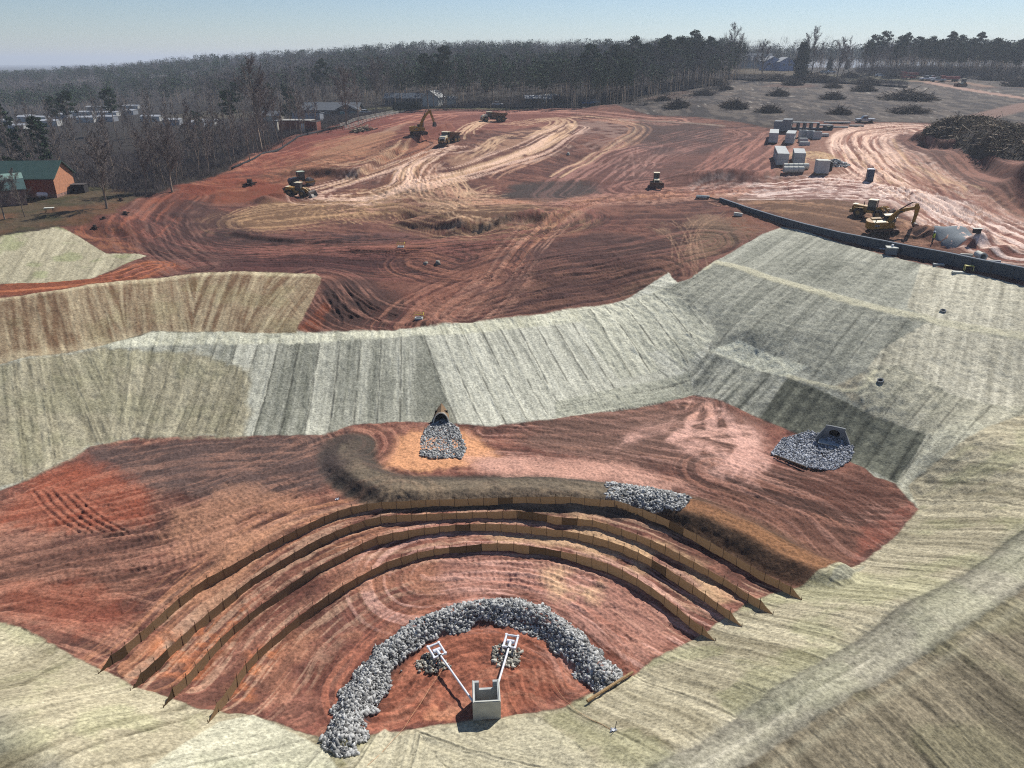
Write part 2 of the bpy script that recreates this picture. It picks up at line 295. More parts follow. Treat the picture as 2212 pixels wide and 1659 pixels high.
    blob([(655,335),(680,308),(760,290),(855,284),(850,300),(800,318),(790,338),(720,335)],(206,152,114),.9,1,1.5)
    blob([(820,285),(880,262),(1060,258),(1200,262),(1230,275),(1100,285)],(178,120,96),.55,2,3,tx)
    blob([(880,262),(900,262),(860,280),(820,288)],(206,160,130),.8)
    blob([(1090,290),(1190,270),(1235,275),(1180,310),(1000,372),(930,375),(900,400),(860,420),(860,385),(960,350)],(200,154,122),.7,1,2,tx)
    blob([(860,370),(905,362),(960,352),(990,375),(960,400),(900,420),(850,410)],PT,.85,1,2,ss(.35,.5,n2))
    blob([(1250,262),(1350,258),(1400,275),(1340,300),(1260,290)],(172,138,122),.75,2,2,tx)
    blob([(1690,275),(1850,270),(1850,300),(1880,350),(1860,400),(1700,400),(1640,410),(1660,330)],(176,128,104),.75,2,2)
    HAUL=[(2030,276),(1870,283),(1815,300),(1848,340),(1872,378),(1800,400),(1640,402),(1640,420),(1760,425),(1900,440),(2000,450),(2110,505),(2212,548),(2212,505),(2120,430),(2070,385),(2000,335),(1930,302),(1940,287),(2030,283)]
    blob(HAUL,(228,182,156),.95,.8,1.2,ss(.2,.42,n2)); blob(HAUL,(250,218,198),.7,.8,1,ss(.5,.6,n3))
    blob([(1560,408),(1700,396),(1700,416),(1560,424)],(190,150,130),.7)
    blob([(1550,402),(1900,420),(2110,500),(1980,470),(1750,432),(1560,424)],(196,160,142),.6,1,1,tx)
    # pond floor tones
    blob([(200,965),(420,948),(700,940),(760,1000),(700,1060),(520,1090),(330,1060),(180,1010)],(98,80,72),.85,1.2,1)
    blob([(60,1035),(200,990),(320,1060),(310,1130),(150,1150),(0,1130)],(142,80,58),.85,1,1)
    blob([(360,1080),(560,1060),(650,1100),(520,1180),(400,1200),(250,1190)],(150,106,82),.6,1.5,1,tx)
    blob([(500,1110),(640,1060),(700,1080),(560,1180)],(184,124,84),.5,1,1,tx3)
    blob([(0,1200),(240,1180),(300,1270),(150,1330),(0,1320)],(122,80,62),.8)
    blob([(330,1300),(480,1180),(560,1160),(430,1330)],(158,112,84),.6,1.,1)
    for p in ([(340,1370),(470,1340),(520,1390),(430,1470),(330,1440)],[(480,1340),(560,1290),(560,1330),(510,1390)],[(560,1400),(610,1400),(540,1500),(500,1500)]):
        blob(p,(194,112,64),.9,.6,.8,tx3)
    blob([(440,1430),(600,1250),(700,1200),(720,1230),(600,1330),(480,1480)],(86,54,46),.6,1,1,tx3)
    blob([(600,1350),(780,1210),(960,1200),(960,1290),(760,1400),(640,1500),(560,1520)],(162,110,84),.7,1,1,tx)
    blob([(960,1200),(1240,1210),(1480,1320),(1420,1420),(1280,1340),(1120,1290),(960,1290)],(182,136,118),.8,1,1); blob([(1180,1230),(1290,1235),(1300,1290),(1200,1280)],(200,166,128),.7,.8,1,tx); blob([(1240,1330),(1500,1330),(1400,1440),(1300,1400)],(184,134,114),.7,.8,1)
    blob([(1040,1140),(1250,1110),(1500,1200),(1600,1300),(1480,1300),(1250,1180),(1080,1170)],(176,142,108),.75,.6,.8,tx)
    blob([(860,1050),(1300,1060),(1420,1120),(1250,1110),(1000,1085),(800,1100)],(150,126,100),.7,.6,.6)
    blob([(845,1008),(868,945),(905,935),(1005,935),(1075,985),(1010,1005),(900,1018)],(204,146,100),.95,.4,.5)
    blob([(1005,985),(1330,1000),(1500,1070),(1300,1045),(1050,1020)],(184,138,120),.8,.8,.6,tx)
    blob([(1180,900),(1500,860),(1640,905),(1660,960),(1500,1010),(1320,1000),(1120,960)],(120,90,76),.75)
    blob([(1480,862),(1530,866),(1640,930),(1660,1000),(1600,1040),(1520,1020),(1500,980),(1420,940),(1320,970),(1400,915)],(218,170,150),.9,.5,.9,ss(.42,.56,fbm(x/2.6-y/9,y/1.0,3,77)))
    blob([(1500,1000),(1700,1010),(1860,1000),(1960,1060),(1900,1160),(1820,1220),(1560,1090)],(112,76,62),.85)
    blob([(1700,1040),(1880,1040),(1960,1080),(1820,1110)],(92,58,44),.7,.8,.8)
    blob([(1860,1140),(1975,1080),(1960,1120),(1840,1215)],(140,78,60),.8,.4,.5)
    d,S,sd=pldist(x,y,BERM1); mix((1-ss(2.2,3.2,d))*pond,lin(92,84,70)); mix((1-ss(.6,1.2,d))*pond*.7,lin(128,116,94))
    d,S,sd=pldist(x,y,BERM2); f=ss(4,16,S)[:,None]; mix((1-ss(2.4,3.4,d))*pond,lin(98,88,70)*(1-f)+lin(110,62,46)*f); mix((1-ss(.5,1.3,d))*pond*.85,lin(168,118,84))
    blob([(820,1410),(980,1350),(1100,1340),(1220,1400),(1260,1480),(1100,1540),(900,1560),(800,1560)],(146,88,66),.85,.6,.6)
    blob([(900,1550),(940,1520),(1010,1535),(960,1560)],(206,140,104),.8,.2,.4,tx3)
    # washed relief streaks on the pond floor
    fld=region(FIELD,3,2); k=(1-.41*site*(1-pond)-.14*pond-.74*fld*(1-site)-.62*(1-site)*(1-pond)*(1-fld))[:,None]
    col*=k; lum=col.mean(1)[:,None]; col[:]=lum+(col-lum)*(1-.04*dirt[:,None])
    d,S,sd=pldist(x,y,ARCS); mix((1-ss(1.0,1.3,d)),lin(70,72,78)*.5); d,S,sd=pldist(x,y,WEIR); mix((1-ss(1.2,1.7,d)),lin(70,72,78)*.5)
    a=fld*(1-site); f1=fbm(x/22+y/90,y/5.,4,81); f2=fbm(x/2.4,y/6.,3,83); f3=vn(x/.9,y/2.2,85); mix(a*.8,lin(62,55,52)); mix(a*ss(.46,.62,f1)*.7,lin(84,74,66)); mix(a*ss(.5,.64,f2)*.6,lin(98,88,78)); mix(a*ss(.52,.38,f2)*.6,lin(40,36,36)); mix(a*ss(.80,.92,f3)*ss(.45,.6,f1)*.8,lin(150,142,130)); mix(a*ss(.58,.68,fbm(x/30,y/30,3,87))*.5,lin(96,68,56))
    # ---- tracks
    def strokes(uv,width,c,a=.8,n=1,spread=0,twin=0,depth=.05,seed=0,rib=0,sm=5):
        base_pl=np.array([p[:2] for p in smooth(G2(uv),sm)]) if sm else np.array([p[:2] for p in G2(uv)])
        T=np.gradient(base_pl,axis=0); T/=np.linalg.norm(T,axis=1)[:,None]+1e-9; Nn=np.c_[-T[:,1],T[:,0]]
        rg=np.random.default_rng(seed+int(abs(uv[0][0])*3+uv[0][1]))
        cl=lin(*c)*TS
        for k in range(n):
            o0=rg.normal(0,spread) if n>1 else 0; o1=rg.normal(0,spread) if n>1 else 0
            i0=0;i1=len(base_pl)
            if n>1: i0=int(rg.uniform(0,.3)*len(base_pl)); i1=int(rg.uniform(.7,1)*len(base_pl))
            if i1-i0<3: continue
            q=np.linspace(0,1,len(base_pl))[:,None]; off=o0*(1-q)+o1*q+rg.normal(0,spread*.3+.01)*np.sin(q*math.pi*rg.uniform(1,3))
            for tw in ((-twin/2,twin/2) if twin else (0,)):
                pl=(base_pl+Nn*(off+tw))[i0:i1]
                ix=sub(pl,width*2+1)
                if len(ix)==0: continue
                dd,SS,_=pldist(x[ix],y[ix],pl.tolist()); ww=width*(.5+.25*w1[ix])
                al=(1-ss(ww*.6,ww*1.15,dd))*dirt[ix]; br=ss(.3,.5,vn(SS/3.,np.full(len(ix),k*7.+tw),k+5)+.25)
                if n>1: al=al*br
                if rib: al=al*(.55+.45*np.sin(SS*2*math.pi/rib+np.sign(_ )*dd*4)); 
                A=(al*a)[:,None]; col[ix]=col[ix]*(1-A)+cl*A
                dz[ix]-=al*depth*.8; dz[ix]+=depth*.7*np.exp(-((dd-ww*1.5)/(.3*width))**2)*dirt[ix]
    TS=.80
    LT=(220,182,146); MT=(186,140,112); DK=(76,46,40)
    S_=strokes
    S_([(900,398),(960,382),(1030,365),(1109,337),(1180,306),(1225,283),(1242,264)],2.0,LT,.9,7,1.3,0,.12)
    S_([(1200,382),(1265,350),(1336,314),(1381,285),(1372,270),(1300,256),(1230,252)],.9,LT,.9,1,0,2.4,.12); S_([(1200,382),(1265,350),(1336,314),(1381,285),(1372,270),(1300,256),(1230,252)],.9,MT,.6,4,1.6,2.2,.08)
    S_([(955,319),(900,352),(879,372),(866,398),(788,424),(700,425)],.6,LT,.8,14,2.6,2.0,.08)
    S_([(683,411),(740,395),(814,372),(918,332),(997,319)],.7,LT,.85,4,1.0,2.2,.08)
    S_([(880,362),(903,385),(913,424),(971,442),(1028,466)],.8,LT,.9,3,.6,2.0,.08)
    S_([(760,430),(860,412),(950,392),(1040,380)],.5,LT,.7,16,3,2,.06)
    S_([(900,352),(920,390),(990,420),(1090,432)],.5,(206,160,132),.7,12,3.2,2,.06)
    S_([(850,400),(960,390),(1000,430),(1100,400)],.5,LT,.5,8,3.5,2,.05)
    S_([(1640,404),(1537,413),(1400,425),(1300,432),(1200,460),(1127,525),(1097,569),(1050,640)],.7,(178,124,98),.75,9,1.6,2.0,.08)
    S_([(1640,410),(1537,416),(1400,424),(1250,433),(1050,437),(930,430)],.6,(190,136,104),.75,9,1.3,2.0,.08)
    S_([(1240,490),(1150,505),(1060,530),(900,545),(700,540),(560,550)],.6,(128,84,72),.7,9,1.6,2,.06)
    S_([(1100,430),(1000,440),(880,470)],.5,LT,.5,6,2.4,2,.04)
    for k in range(9): S_([(690+k*22,430+k*4),(660+k*14,445+k*4),(640+k*18,462+k*3)],.35,(206,168,126),.5,1,0,0,.04)
    for k in range(5): S_([(480+k*14,470-k*2),(540+k*16,446),(640+k*8,440),(700,446)],.4,(204,166,126),.6,1,0,0,.04)
    S_([(480,478),(600,476),(740,462),(860,448)],.4,(200,160,120),.6,5,1.2,0,.04)
    for k in range(8): S_([(940+k*16,452+k*3),(970+k*18,466+k*1),(1000+k*22,478)],.35,LT,.6,1,0,0,.04)
    S_([(960,492),(1040,488),(1120,478),(1200,468)],.4,LT,.7,6,.9,0,.04)
    S_([(1440,475),(1470,500),(1490,560),(1500,610)],.3,(176,140,112),.45,9,1.6,0,.05); S_([(1570,455),(1520,480),(1495,530),(1490,590)],.3,(176,140,112),.45,8,1.4,0,.05)
    S_([(1800,430),(1600,440),(1540,430)],.4,MT,.6,5,1.2,0,.04)
    S_([(480,384),(580,352),(690,322),(800,300)],.6,(176,118,92),.6,10,2.8,2,.06)
    S_([(600,372),(700,352),(800,330),(880,300)],.5,(172,124,94),.6,9,2.6,2,.06)
    S_([(690,345),(760,352),(860,318),(900,285)],.6,LT,.6,4,1.2,2,.06)
    S_([(1000,300),(1010,280),(1040,264),(1100,255)],.7,LT,.7,6,1.6,2,.06)
    S_([(880,255),(1000,246),(1150,243),(1300,252)],.7,(176,122,104),.6,9,3.5,2,.05)
    S_([(1130,300),(1160,290),(1210,262),(1150,262),(1060,275)],.8,LT,.6,6,3,2,.05)
    S_([(1000,345),(1050,320),(1080,300),(1150,285)],.6,LT,.6,5,1.5,2,.06)
    S_([(1040,380),(1120,350),(1200,320)],.6,(206,160,130),.6,5,2,2,.06)
    # haul road
    HR=[(2100,279),(1980,279),(1880,287),(1850,305),(1868,340),(1900,372),(1980,420),(2080,475),(2212,530)]
    S_(HR,.8,(250,214,190),.8,26,3.4,2.2,.10); S_(HR,.5,(132,88,74),.75,12,3.6,2.2,.06,3)
    S_([(1560,412),(1700,402),(1800,392),(1880,370),(1860,330)],.7,(222,186,166),.7,10,1.8,2.2,.08)
    S_([(1600,418),(1800,414),(1980,424),(2120,480),(2212,520)],.7,(255,228,212),.7,18,3.2,2.2,.08); S_([(1600,418),(1800,416),(1980,428),(2120,480)],.5,(120,76,66),.7,12,3,2.2,.06,9)
    S_([(1800,330),(1900,345),(2000,405),(2110,470)],.6,LT,.5,8,3.5,2.2,.06)
    S_([(2212,430),(2100,470),(1980,500),(1900,470)],.6,MT,.5,8,3,2.2,.06)
    S_([(1930,300),(1960,345),(2010,372),(2068,400),(2080,425)],.9,LT,.9,2,.8,0,.08)
    S_([(1700,350),(1740,330),(1800,345),(1850,330)],.5,(206,172,130),.6,12,4,2,.05)
    S_([(1560,380),(1600,340),(1640,310),(1690,300)],.6,(158,108,92),.6,10,4,2,.05)
    S_([(1330,380),(1360,350),(1400,330),(1430,310)],.6,(170,130,116),.6,9,3.6,2,.06)
    S_([(1380,300),(1300,310),(1230,330)],.5,(156,124,110),.6,6,3,2,.05)
    for k in range(7): S_([(1545+k*26,402-k),(1530+k*26,360-k*2),(1545+k*26,320-k*3)],1.2,(150,100,86),.5,1,0,0,.08)
    # field roads
    S_([(1300,226),(1380,205),(1440,196),(1500,186),(1560,176),(1700,180),(1960,186)],2.2,(150,128,106),.0,1)
    for uv,wd,c in [([(1290,228),(1370,210),(1440,197),(1500,186),(1560,175)],5,(150,134,112)),([(1560,175),(1700,178),(1850,183),(1960,188)],2.6,(158,140,122)),
                    ([(2000,176),(2060,188),(2130,200),(2212,212),(2300,222)],6,(196,158,138)),([(1980,176),(2060,176),(2130,186)],7,(160,128,106)),([(2030,284),(2100,284),(2212,288),(2320,290)],7,(206,176,158)),([(2070,265),(2150,245),(2230,225)],8,(150,118,104)),
                    ([(1340,258),(1420,262),(1560,272)],2,(176,150,130))]:
        pl=[p[:2] for p in smooth(G2(uv),4)]; ix=sub(pl,wd*2); dd,_,_=pldist(x[ix]+w1[ix]*2,y[ix]+w1[ix]*2,pl); al=np.zeros(N,np.float32); al[ix]=1-ss(wd*.35,wd*.65,dd); mix(al*.9,lin(*c)*.62)
    # dozer tracks on the pond floor
    for uv in ([(20,1190),(200,1170),(420,1130),(620,1060),(760,1000)],[(0,1250),(200,1230),(420,1180),(600,1120)],[(150,1150),(330,1110),(560,1040),(720,960)],[(60,1100),(200,1090),(330,1110)]):
        S_(uv,.5,(82,56,48),.4,5,1.4,1.8,.035,1,.5); 
    for k in range(5): S_([(70+k*22,1060+k*2),(110+k*24,1110),(170+k*26,1150)],.3,(96,58,46),.6,1,0,0,.07)
    for uv in ([(1500,1010),(1640,1050),(1760,1110),(1860,1180)],[(1560,1000),(1700,1040),(1840,1080),(1940,1090)],[(1520,1040),(1640,1090),(1780,1170)]): S_(uv,.5,(78,54,46),.4,4,1.0,1.8,.035,2,.5)
    for uv in ([(960,1230),(1100,1235),(1250,1270),(1380,1340)],[(1000,1260),(1150,1270),(1280,1320),(1400,1400)],[(980,1215),(1180,1225),(1350,1290)]): S_(uv,.5,(122,74,64),.35,4,.9,1.8,.03,4,.45)
    for uv in ([(1050,930),(1200,960),(1350,980),(1480,1030)],[(1080,910),(1250,930),(1380,950)]): S_(uv,.5,(88,64,56),.4,4,1.2,1.8,.03,5,.5)
    for uv in ([(560,560),(700,560),(860,570)],[(1020,600),(1200,560),(1350,540)],[(1050,660),(1200,640),(1380,590)],[(1100,620),(1250,590),(1400,570)],[(700,540),(900,550),(1100,530)]): S_(uv,.6,(74,50,46),.5,6,1.8,2,.06,6,.5)
    for uv in ([(700,620),(740,670),(800,700)],[(740,610),(790,660),(850,690)],[(690,640),(710,680),(740,705)]): S_(uv,.5,(60,42,38),.6,3,.8,0,.12,7)
    # erosion ripples, wash lines on the pond floor and red slopes
    _r=np.hypot(x,y-22+w1*4); _a=np.arctan2(x,y-22); wl=fbm(_a*4.5+w1*.6+n1,_r/.75,4,51); wm=ss(.42,.62,fbm(x/7,y/7,3,91)); mix(pond*ss(.56,.66,wl)*.34*wm,lin(176,128,104)); mix(pond*ss(.42,.34,wl)*.4*wm,lin(66,46,40)); dz+=dirt*(wl-.5)*.10
    def flow(uv,width,cL,cD,a=.7,fr=.45,ls=12.,seed=0,dep=.10,mask=None):
        pl=[p[:2] for p in smooth(G2(uv),5)]; ix=sub(pl,width+2)
        if not len(ix): return
        dd,SS,sd=pldist(x[ix],y[ix],pl); t=dd*sd; tx_=fbm(SS/ls+seed,t/fr+.5*w1[ix],3,seed+60,.6); tg=vn(SS*2.2,t*1.2,seed+5)
        ww=(1-ss(width*.55,width,dd+w1[ix]*width*.5))*(dirt[ix] if mask is None else mask[ix]); L_=(ss(.52,.62,tx_)*ww*a*(.7+.5*tg))[:,None]; D_=(ss(.47,.37,tx_)*ww*a)[:,None]
        L_=np.clip(L_,0,1); col[ix]=col[ix]*(1-L_)+lin(*cL)*TS*L_; col[ix]=col[ix]*(1-D_)+lin(*cD)*TS*D_; dz[ix]+=(tx_-.5)*dep*2*ww
    P1,P2,D1,D2=(252,212,186),(200,152,128),(98,60,52),(60,40,38)
    flow(HR,9,P1,(150,98,80),.75,.8,30,1); flow([(1560,410),(1700,404),(1850,402),(1990,430),(2110,490),(2212,535)],8,(255,228,212),(140,92,80),.75,.8,22,2)
    flow([(1560,412),(1400,425),(1250,440),(1150,510),(1080,600),(1000,680)],6,P2,D1,.65,.6,20,3); flow([(1560,414),(1400,424),(1250,433),(1050,438),(900,440),(760,452)],6,P2,D1,.6,.6,20,4)
    flow([(900,395),(1000,372),(1109,337),(1180,306),(1235,275)],7,P1,D1,.65,.6,24,5); flow([(955,319),(890,362),(870,398),(788,424),(680,428)],7,P1,(128,84,64),.7,.7,18,6); flow([(683,411),(814,372),(918,332),(1000,318)],5,P1,D1,.6,.6,18,7)
    flow([(880,255),(1000,245),(1150,242),(1300,250),(1450,262)],9,(216,160,138),(120,70,62),.5,1.1,40,8); flow([(560,345),(650,318),(760,290),(860,270),(930,250)],12,(206,140,112),(122,68,56),.5,1.1,30,9)
    flow([(480,384),(620,365),(760,335),(880,300)],14,(190,128,98),(112,66,54),.55,.9,26,10); flow([(1250,420),(1330,360),(1420,320),(1560,290)],14,(180,132,118),(96,62,56),.6,.9,26,11); flow([(1400,400),(1540,370),(1640,330),(1690,290)],12,(186,132,114),(104,64,56),.6,.8,26,12)
    flow([(300,470),(380,520),(520,545),(700,535),(900,530),(1100,505),(1240,470)],9,(150,98,86),D2,.65,.5,16,13); flow([(330,590),(480,565),(650,560),(820,575),(960,560)],8,(136,88,78),D2,.65,.5,16,14)
    flow([(380,420),(330,470),(350,530),(420,580)],9,(130,96,84),D2,.6,.5,14,15); flow([(1000,640),(1100,600),(1250,570),(1400,545),(1520,520)],10,(142,98,84),D2,.6,.5,16,16); flow([(1000,680),(1150,650),(1300,625),(1420,590)],8,(138,98,80),D2,.6,.45,14,17)
    flow([(700,610),(730,650),(790,690),(850,700)],9,(150,108,92),(60,42,38),.7,.5,12,18); flow([(900,570),(1000,590),(1100,560)],7,(160,108,86),D2,.6,.5,10,19); flow([(880,700),(940,650),(1050,600)],7,(170,118,96),D1,.6,.5,12,20)
    flow([(560,480),(700,462),(860,446),(1000,455),(1150,470)],12,(200,160,120),(110,82,62),.5,.6,14,21); flow([(480,505),(620,520),(760,515),(860,510)],5,(120,84,76),(46,34,34),.7,.5,12,22)
    flow([(250,490),(300,450),(360,415),(440,395),(560,385)],9,(160,96,72),(96,56,46),.5,.7,16,23); flow([(0,626),(120,615),(250,600),(330,575)],4,(206,128,88),(134,74,52),.6,.5,16,24)
    flow([(1980,300),(2060,345),(2150,400),(2240,450)],10,(170,122,104),(96,62,54),.6,.7,22,25); flow([(1640,440),(1780,450),(1920,480)],7,(190,146,110),(110,78,58),.5,.6,18,26)
    for k,(uv,w_) in enumerate([([(0,1190),(200,1150),(420,1090),(600,1020),(740,960)],9),([(0,1290),(160,1250),(360,1220),(560,1130),(760,1070)],8),([(60,1060),(200,1010),(420,975),(640,960)],7),([(0,1330),(180,1360),(300,1400)],5)]): flow(uv,w_,(190,140,116),(80,58,50),.48,.42,9,30+k,.07,pond)
    flow([(300,1440),(460,1280),(640,1150),(860,1080)],5,(210,150,112),(84,54,46),.5,.35,6,36,.07,pond); flow([(420,1480),(560,1330),(760,1200),(1000,1150),(1250,1160),(1450,1230),(1620,1310)],8,(216,178,148),(104,74,62),.5,.4,6,37,.06,pond)
    flow([(1050,930),(1200,940),(1400,970),(1560,1010),(1760,1090),(1880,1180)],10,(184,142,126),(74,54,48),.5,.42,9,38,.07,pond); flow([(1180,900),(1350,900),(1480,880)],7,(170,126,110),(80,58,50),.55,.45,9,39,.06,pond)
    flow([(1560,1020),(1700,1060),(1840,1090),(1940,1100)],6,(150,106,88),(64,44,36),.6,.4,8,40,.07,pond); flow([(930,1240),(1100,1235),(1280,1290),(1440,1400)],8,(232,182,164),(140,92,78),.55,.35,5,41,.06,pond); flow([(840,1480),(920,1390),(1060,1350),(1200,1400),(1240,1480)],6,(196,124,96),(112,64,48),.5,.4,6,42,.05,pond)
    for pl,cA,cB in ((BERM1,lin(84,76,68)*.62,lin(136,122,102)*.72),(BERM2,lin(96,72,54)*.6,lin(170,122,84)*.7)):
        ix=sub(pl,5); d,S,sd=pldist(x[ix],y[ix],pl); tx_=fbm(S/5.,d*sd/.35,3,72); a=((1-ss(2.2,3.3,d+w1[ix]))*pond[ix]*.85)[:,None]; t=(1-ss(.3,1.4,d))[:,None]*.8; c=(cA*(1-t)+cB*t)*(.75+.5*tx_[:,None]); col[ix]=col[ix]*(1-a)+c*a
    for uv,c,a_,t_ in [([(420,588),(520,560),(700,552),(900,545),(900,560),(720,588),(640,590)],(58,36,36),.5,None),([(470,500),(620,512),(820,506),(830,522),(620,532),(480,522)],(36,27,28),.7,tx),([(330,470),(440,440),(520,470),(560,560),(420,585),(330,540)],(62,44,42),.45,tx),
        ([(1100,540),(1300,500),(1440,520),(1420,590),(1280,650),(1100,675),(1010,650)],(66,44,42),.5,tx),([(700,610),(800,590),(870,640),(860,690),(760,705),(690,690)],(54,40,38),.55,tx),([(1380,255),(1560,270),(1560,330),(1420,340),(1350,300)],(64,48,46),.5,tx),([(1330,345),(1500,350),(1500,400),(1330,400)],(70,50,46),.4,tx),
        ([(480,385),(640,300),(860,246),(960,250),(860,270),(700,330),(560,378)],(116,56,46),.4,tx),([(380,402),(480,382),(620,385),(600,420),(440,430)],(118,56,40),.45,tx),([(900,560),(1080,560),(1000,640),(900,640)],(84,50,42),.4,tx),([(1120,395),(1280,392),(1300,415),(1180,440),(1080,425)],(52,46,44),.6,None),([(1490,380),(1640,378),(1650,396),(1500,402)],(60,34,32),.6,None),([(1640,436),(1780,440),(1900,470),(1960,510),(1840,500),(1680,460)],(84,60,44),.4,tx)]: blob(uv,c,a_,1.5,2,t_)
    PB=[([(200,965),(420,948),(700,940),(760,1000),(700,1050),(520,1080),(330,1060),(180,1010)],(84,70,66),.55,tx*.4+.6),([(60,1035),(200,990),(320,1060),(310,1130),(150,1150),(0,1130)],(150,80,58),.45,None),
     ([(330,1060),(560,1050),(680,1090),(520,1190),(400,1210),(250,1190)],(176,130,102),.5,tx),([(0,1170),(150,1150),(300,1200),(250,1260),(0,1240)],(112,80,68),.4,None),([(380,1290),(540,1150),(620,1130),(470,1330)],(180,134,104),.5,None),
     ([(0,1260),(180,1250),(300,1330),(200,1380),(0,1320)],(140,76,56),.5,None),([(340,1380),(470,1340),(520,1390),(430,1470),(320,1440)],(186,116,80),.4,tx3),([(480,1340),(560,1280),(600,1300),(510,1390)],(184,114,80),.4,tx3),([(560,1400),(610,1400),(540,1500),(500,1500)],(186,120,84),.4,tx3),
     ([(440,1420),(600,1250),(760,1180),(760,1220),(600,1330),(480,1460)],(78,50,44),.5,tx3),([(640,1380),(800,1220),(960,1210),(960,1290),(760,1400),(660,1480)],(172,122,96),.5,tx),
     ([(980,1205),(1240,1215),(1460,1320),(1400,1410),(1260,1340),(1120,1280),(960,1280)],(186,138,120),.3,None),([(1180,1230),(1290,1235),(1300,1290),(1200,1280)],(214,180,140),.6,tx),([(1040,1140),(1250,1110),(1500,1200),(1600,1290),(1480,1300),(1250,1180),(1080,1165)],(196,164,126),.6,tx),
     ([(860,1052),(1300,1066),(1400,1110),(1250,1100),(1000,1080),(800,1095)],(150,130,104),.6,None),([(845,1008),(868,945),(905,935),(1005,935),(1075,985),(1010,1005),(900,1018)],(206,150,110),.8,None),([(1005,985),(1330,995),(1500,1060),(1300,1042),(1050,1020)],(200,154,134),.7,None),
     ([(1180,905),(1400,880),(1500,900),(1440,960),(1320,990),(1120,960)],(112,86,74),.5,None),([(1700,1035),(1880,1035),(1960,1075),(1820,1110)],(84,52,42),.6,None),([(1500,1090),(1700,1160),(1800,1215),(1860,1190),(1740,1110),(1560,1060)],(122,84,68),.4,None),([(1860,1140),(1975,1080),(1960,1120),(1840,1215)],(126,78,64),.4,None),
     ([(690,925),(760,915),(780,960),(760,1030),(700,1000)],(66,56,52),.7,tx)]
    for uv,c,a_,t_ in PB: blob(uv,c,a_,1.2,1.2,t_)
    _fa=np.arctan2(x-22.5,77-y); _fr=np.hypot(x-22.5,77-y); fan=ss(.40,.58,.5*fbm(_fa*9+_fr*.12+w1,_fr/4.,4,77)+.5*n2)*(.4+.6*n3); blob([(1480,862),(1530,866),(1640,930),(1668,1000),(1610,1045),(1520,1020),(1500,980),(1420,940),(1320,975),(1400,912)],(226,178,160),.82,1.4,1.6,fan); blob([(1478,864),(1530,868),(1550,895),(1490,910),(1450,895)],(214,160,134),.6,.8,1.,fan)
    # ---- straw and coir erosion blankets
    blk=np.zeros(N,np.float32)
    def blanket(poly,s,t,dark,light,wd=2.44,tone=.5,var=.35,seed=0,over=(),streak=1.,f=.12,wob=.16,seam=.6,green=0.,tonev=None,ends=0):
        nonlocal blk
        ix,a=regs(poly,f,wob)
        if not len(ix): return
        S=s[ix]; T=t[ix]; A=a.copy()
        k=np.floor(S/wd).astype(np.int64); fr=S/wd-k
        tk=tone+(_h(k,k*0+seed,5)-.5)*var
        for k0,k1,tv in over: tk=np.where((k>=k0)&(k<k1),tv+(_h(k,k*0+seed,6)-.5)*.05,tk)
        if tonev is not None: tk=tk+tonev[ix]
        st=(fbm(S*4.,T*.22,2,seed+3)-.5)*.40*streak+(fbm(S*1.7+.25*w1[ix],T*.05,3,seed+8)-.5)*.75*streak+(fbm(x[ix]/1.2,y[ix]/1.2,3,seed+9)-.5)*.14+(n4[ix]-.5)*.18+(vn(x[ix]*11,y[ix]*11,seed)-.5)*.2+(n1[ix]-.5)*.16
        m=np.clip(tk+st,0,1.15)[:,None]; c=lin(*dark)*(1-m)+lin(*light)*m
        if green: g=(ss(.5,.7,n2[ix]+.25*(n1[ix]-.5))*green)[:,None]; c=c*(1-g)+lin(112,132,66)*g*(.6+.6*m)
        ed=np.minimum(fr,1-fr)*wd; brk=vn(k*7.3+.5,T*.7,seed+4)
        sm=(1-ss(.02,.13+.1*brk,ed))*seam*ss(.25,.6,brk); c=c*(1-.8*sm[:,None]); c=c*(1-((ss(.60,.70,fbm(x[ix]/.5,y[ix]/.5,2,seed+40)))*.15)[:,None])
        dz[ix]+=A*(.06*np.exp(-((ed-.12)/.1)**2)*seam+(fbm(S*3.,T*.5,3,seed+2)-.5)*.12+(n3[ix]-.5)*.10-.05*sm)
        A=A[:,None]; col[ix]=col[ix]*(1-A)+c*A; blk[ix]=np.maximum(blk[ix],a)
    gl,li,dk=(112,113,100),(208,206,186),(84,86,76)
    crest=[at(u,v,4.6)[:2] for u,v in [(-260,815),(0,787),(110,768),(215,747),(330,735),(430,729),(640,722),(900,712),(1100,690),(1250,675),(1360,650),(1440,624)]]
    d1,s1,_=pldist(x,y,crest)
    # slope between far crest and pond toe
    ft=[p for p in TOE[24:]]  # toe from the wash-out corner leftwards
    P4=crest+[gpz(1510,665)[:2],gpz(1545,712)[:2]]+TOE[24:]
    o=[]
    def sc_(u,v): dd,S,_=pldist(np.array([gpz(u,v)[0]]),np.array([gpz(u,v)[1]]),crest); return int(S[0]/2.44)
    kk=[sc_(u,735) for u in (545,590,640,700,770,860,955,1240)]
    o=[(-999,sc_(215,750),.42),(sc_(215,750),kk[0],.34),(kk[0],kk[1],.62),(kk[1],kk[2],.5),(kk[2],kk[3],.24),(kk[3],kk[4],.52),(kk[4],kk[5],.36),(kk[5],kk[6],.40),(kk[6],kk[7]+30,.66)]
    blanket(P4,s1,d1,(102,103,90),(212,210,190),2.44,.45,.14,1,o,.8,.15,.3,.75,.0)
    blanket([gpz(u,v)[:2] for u,v in [(-60,795),(0,790),(215,752),(420,760),(540,800),(530,945),(290,945),(200,965),(60,1035),(-60,1070)]],s1,d1,(106,100,80),(190,182,154),2.44,.47,.16,2,(),1.,.5,.8,.25,.08)
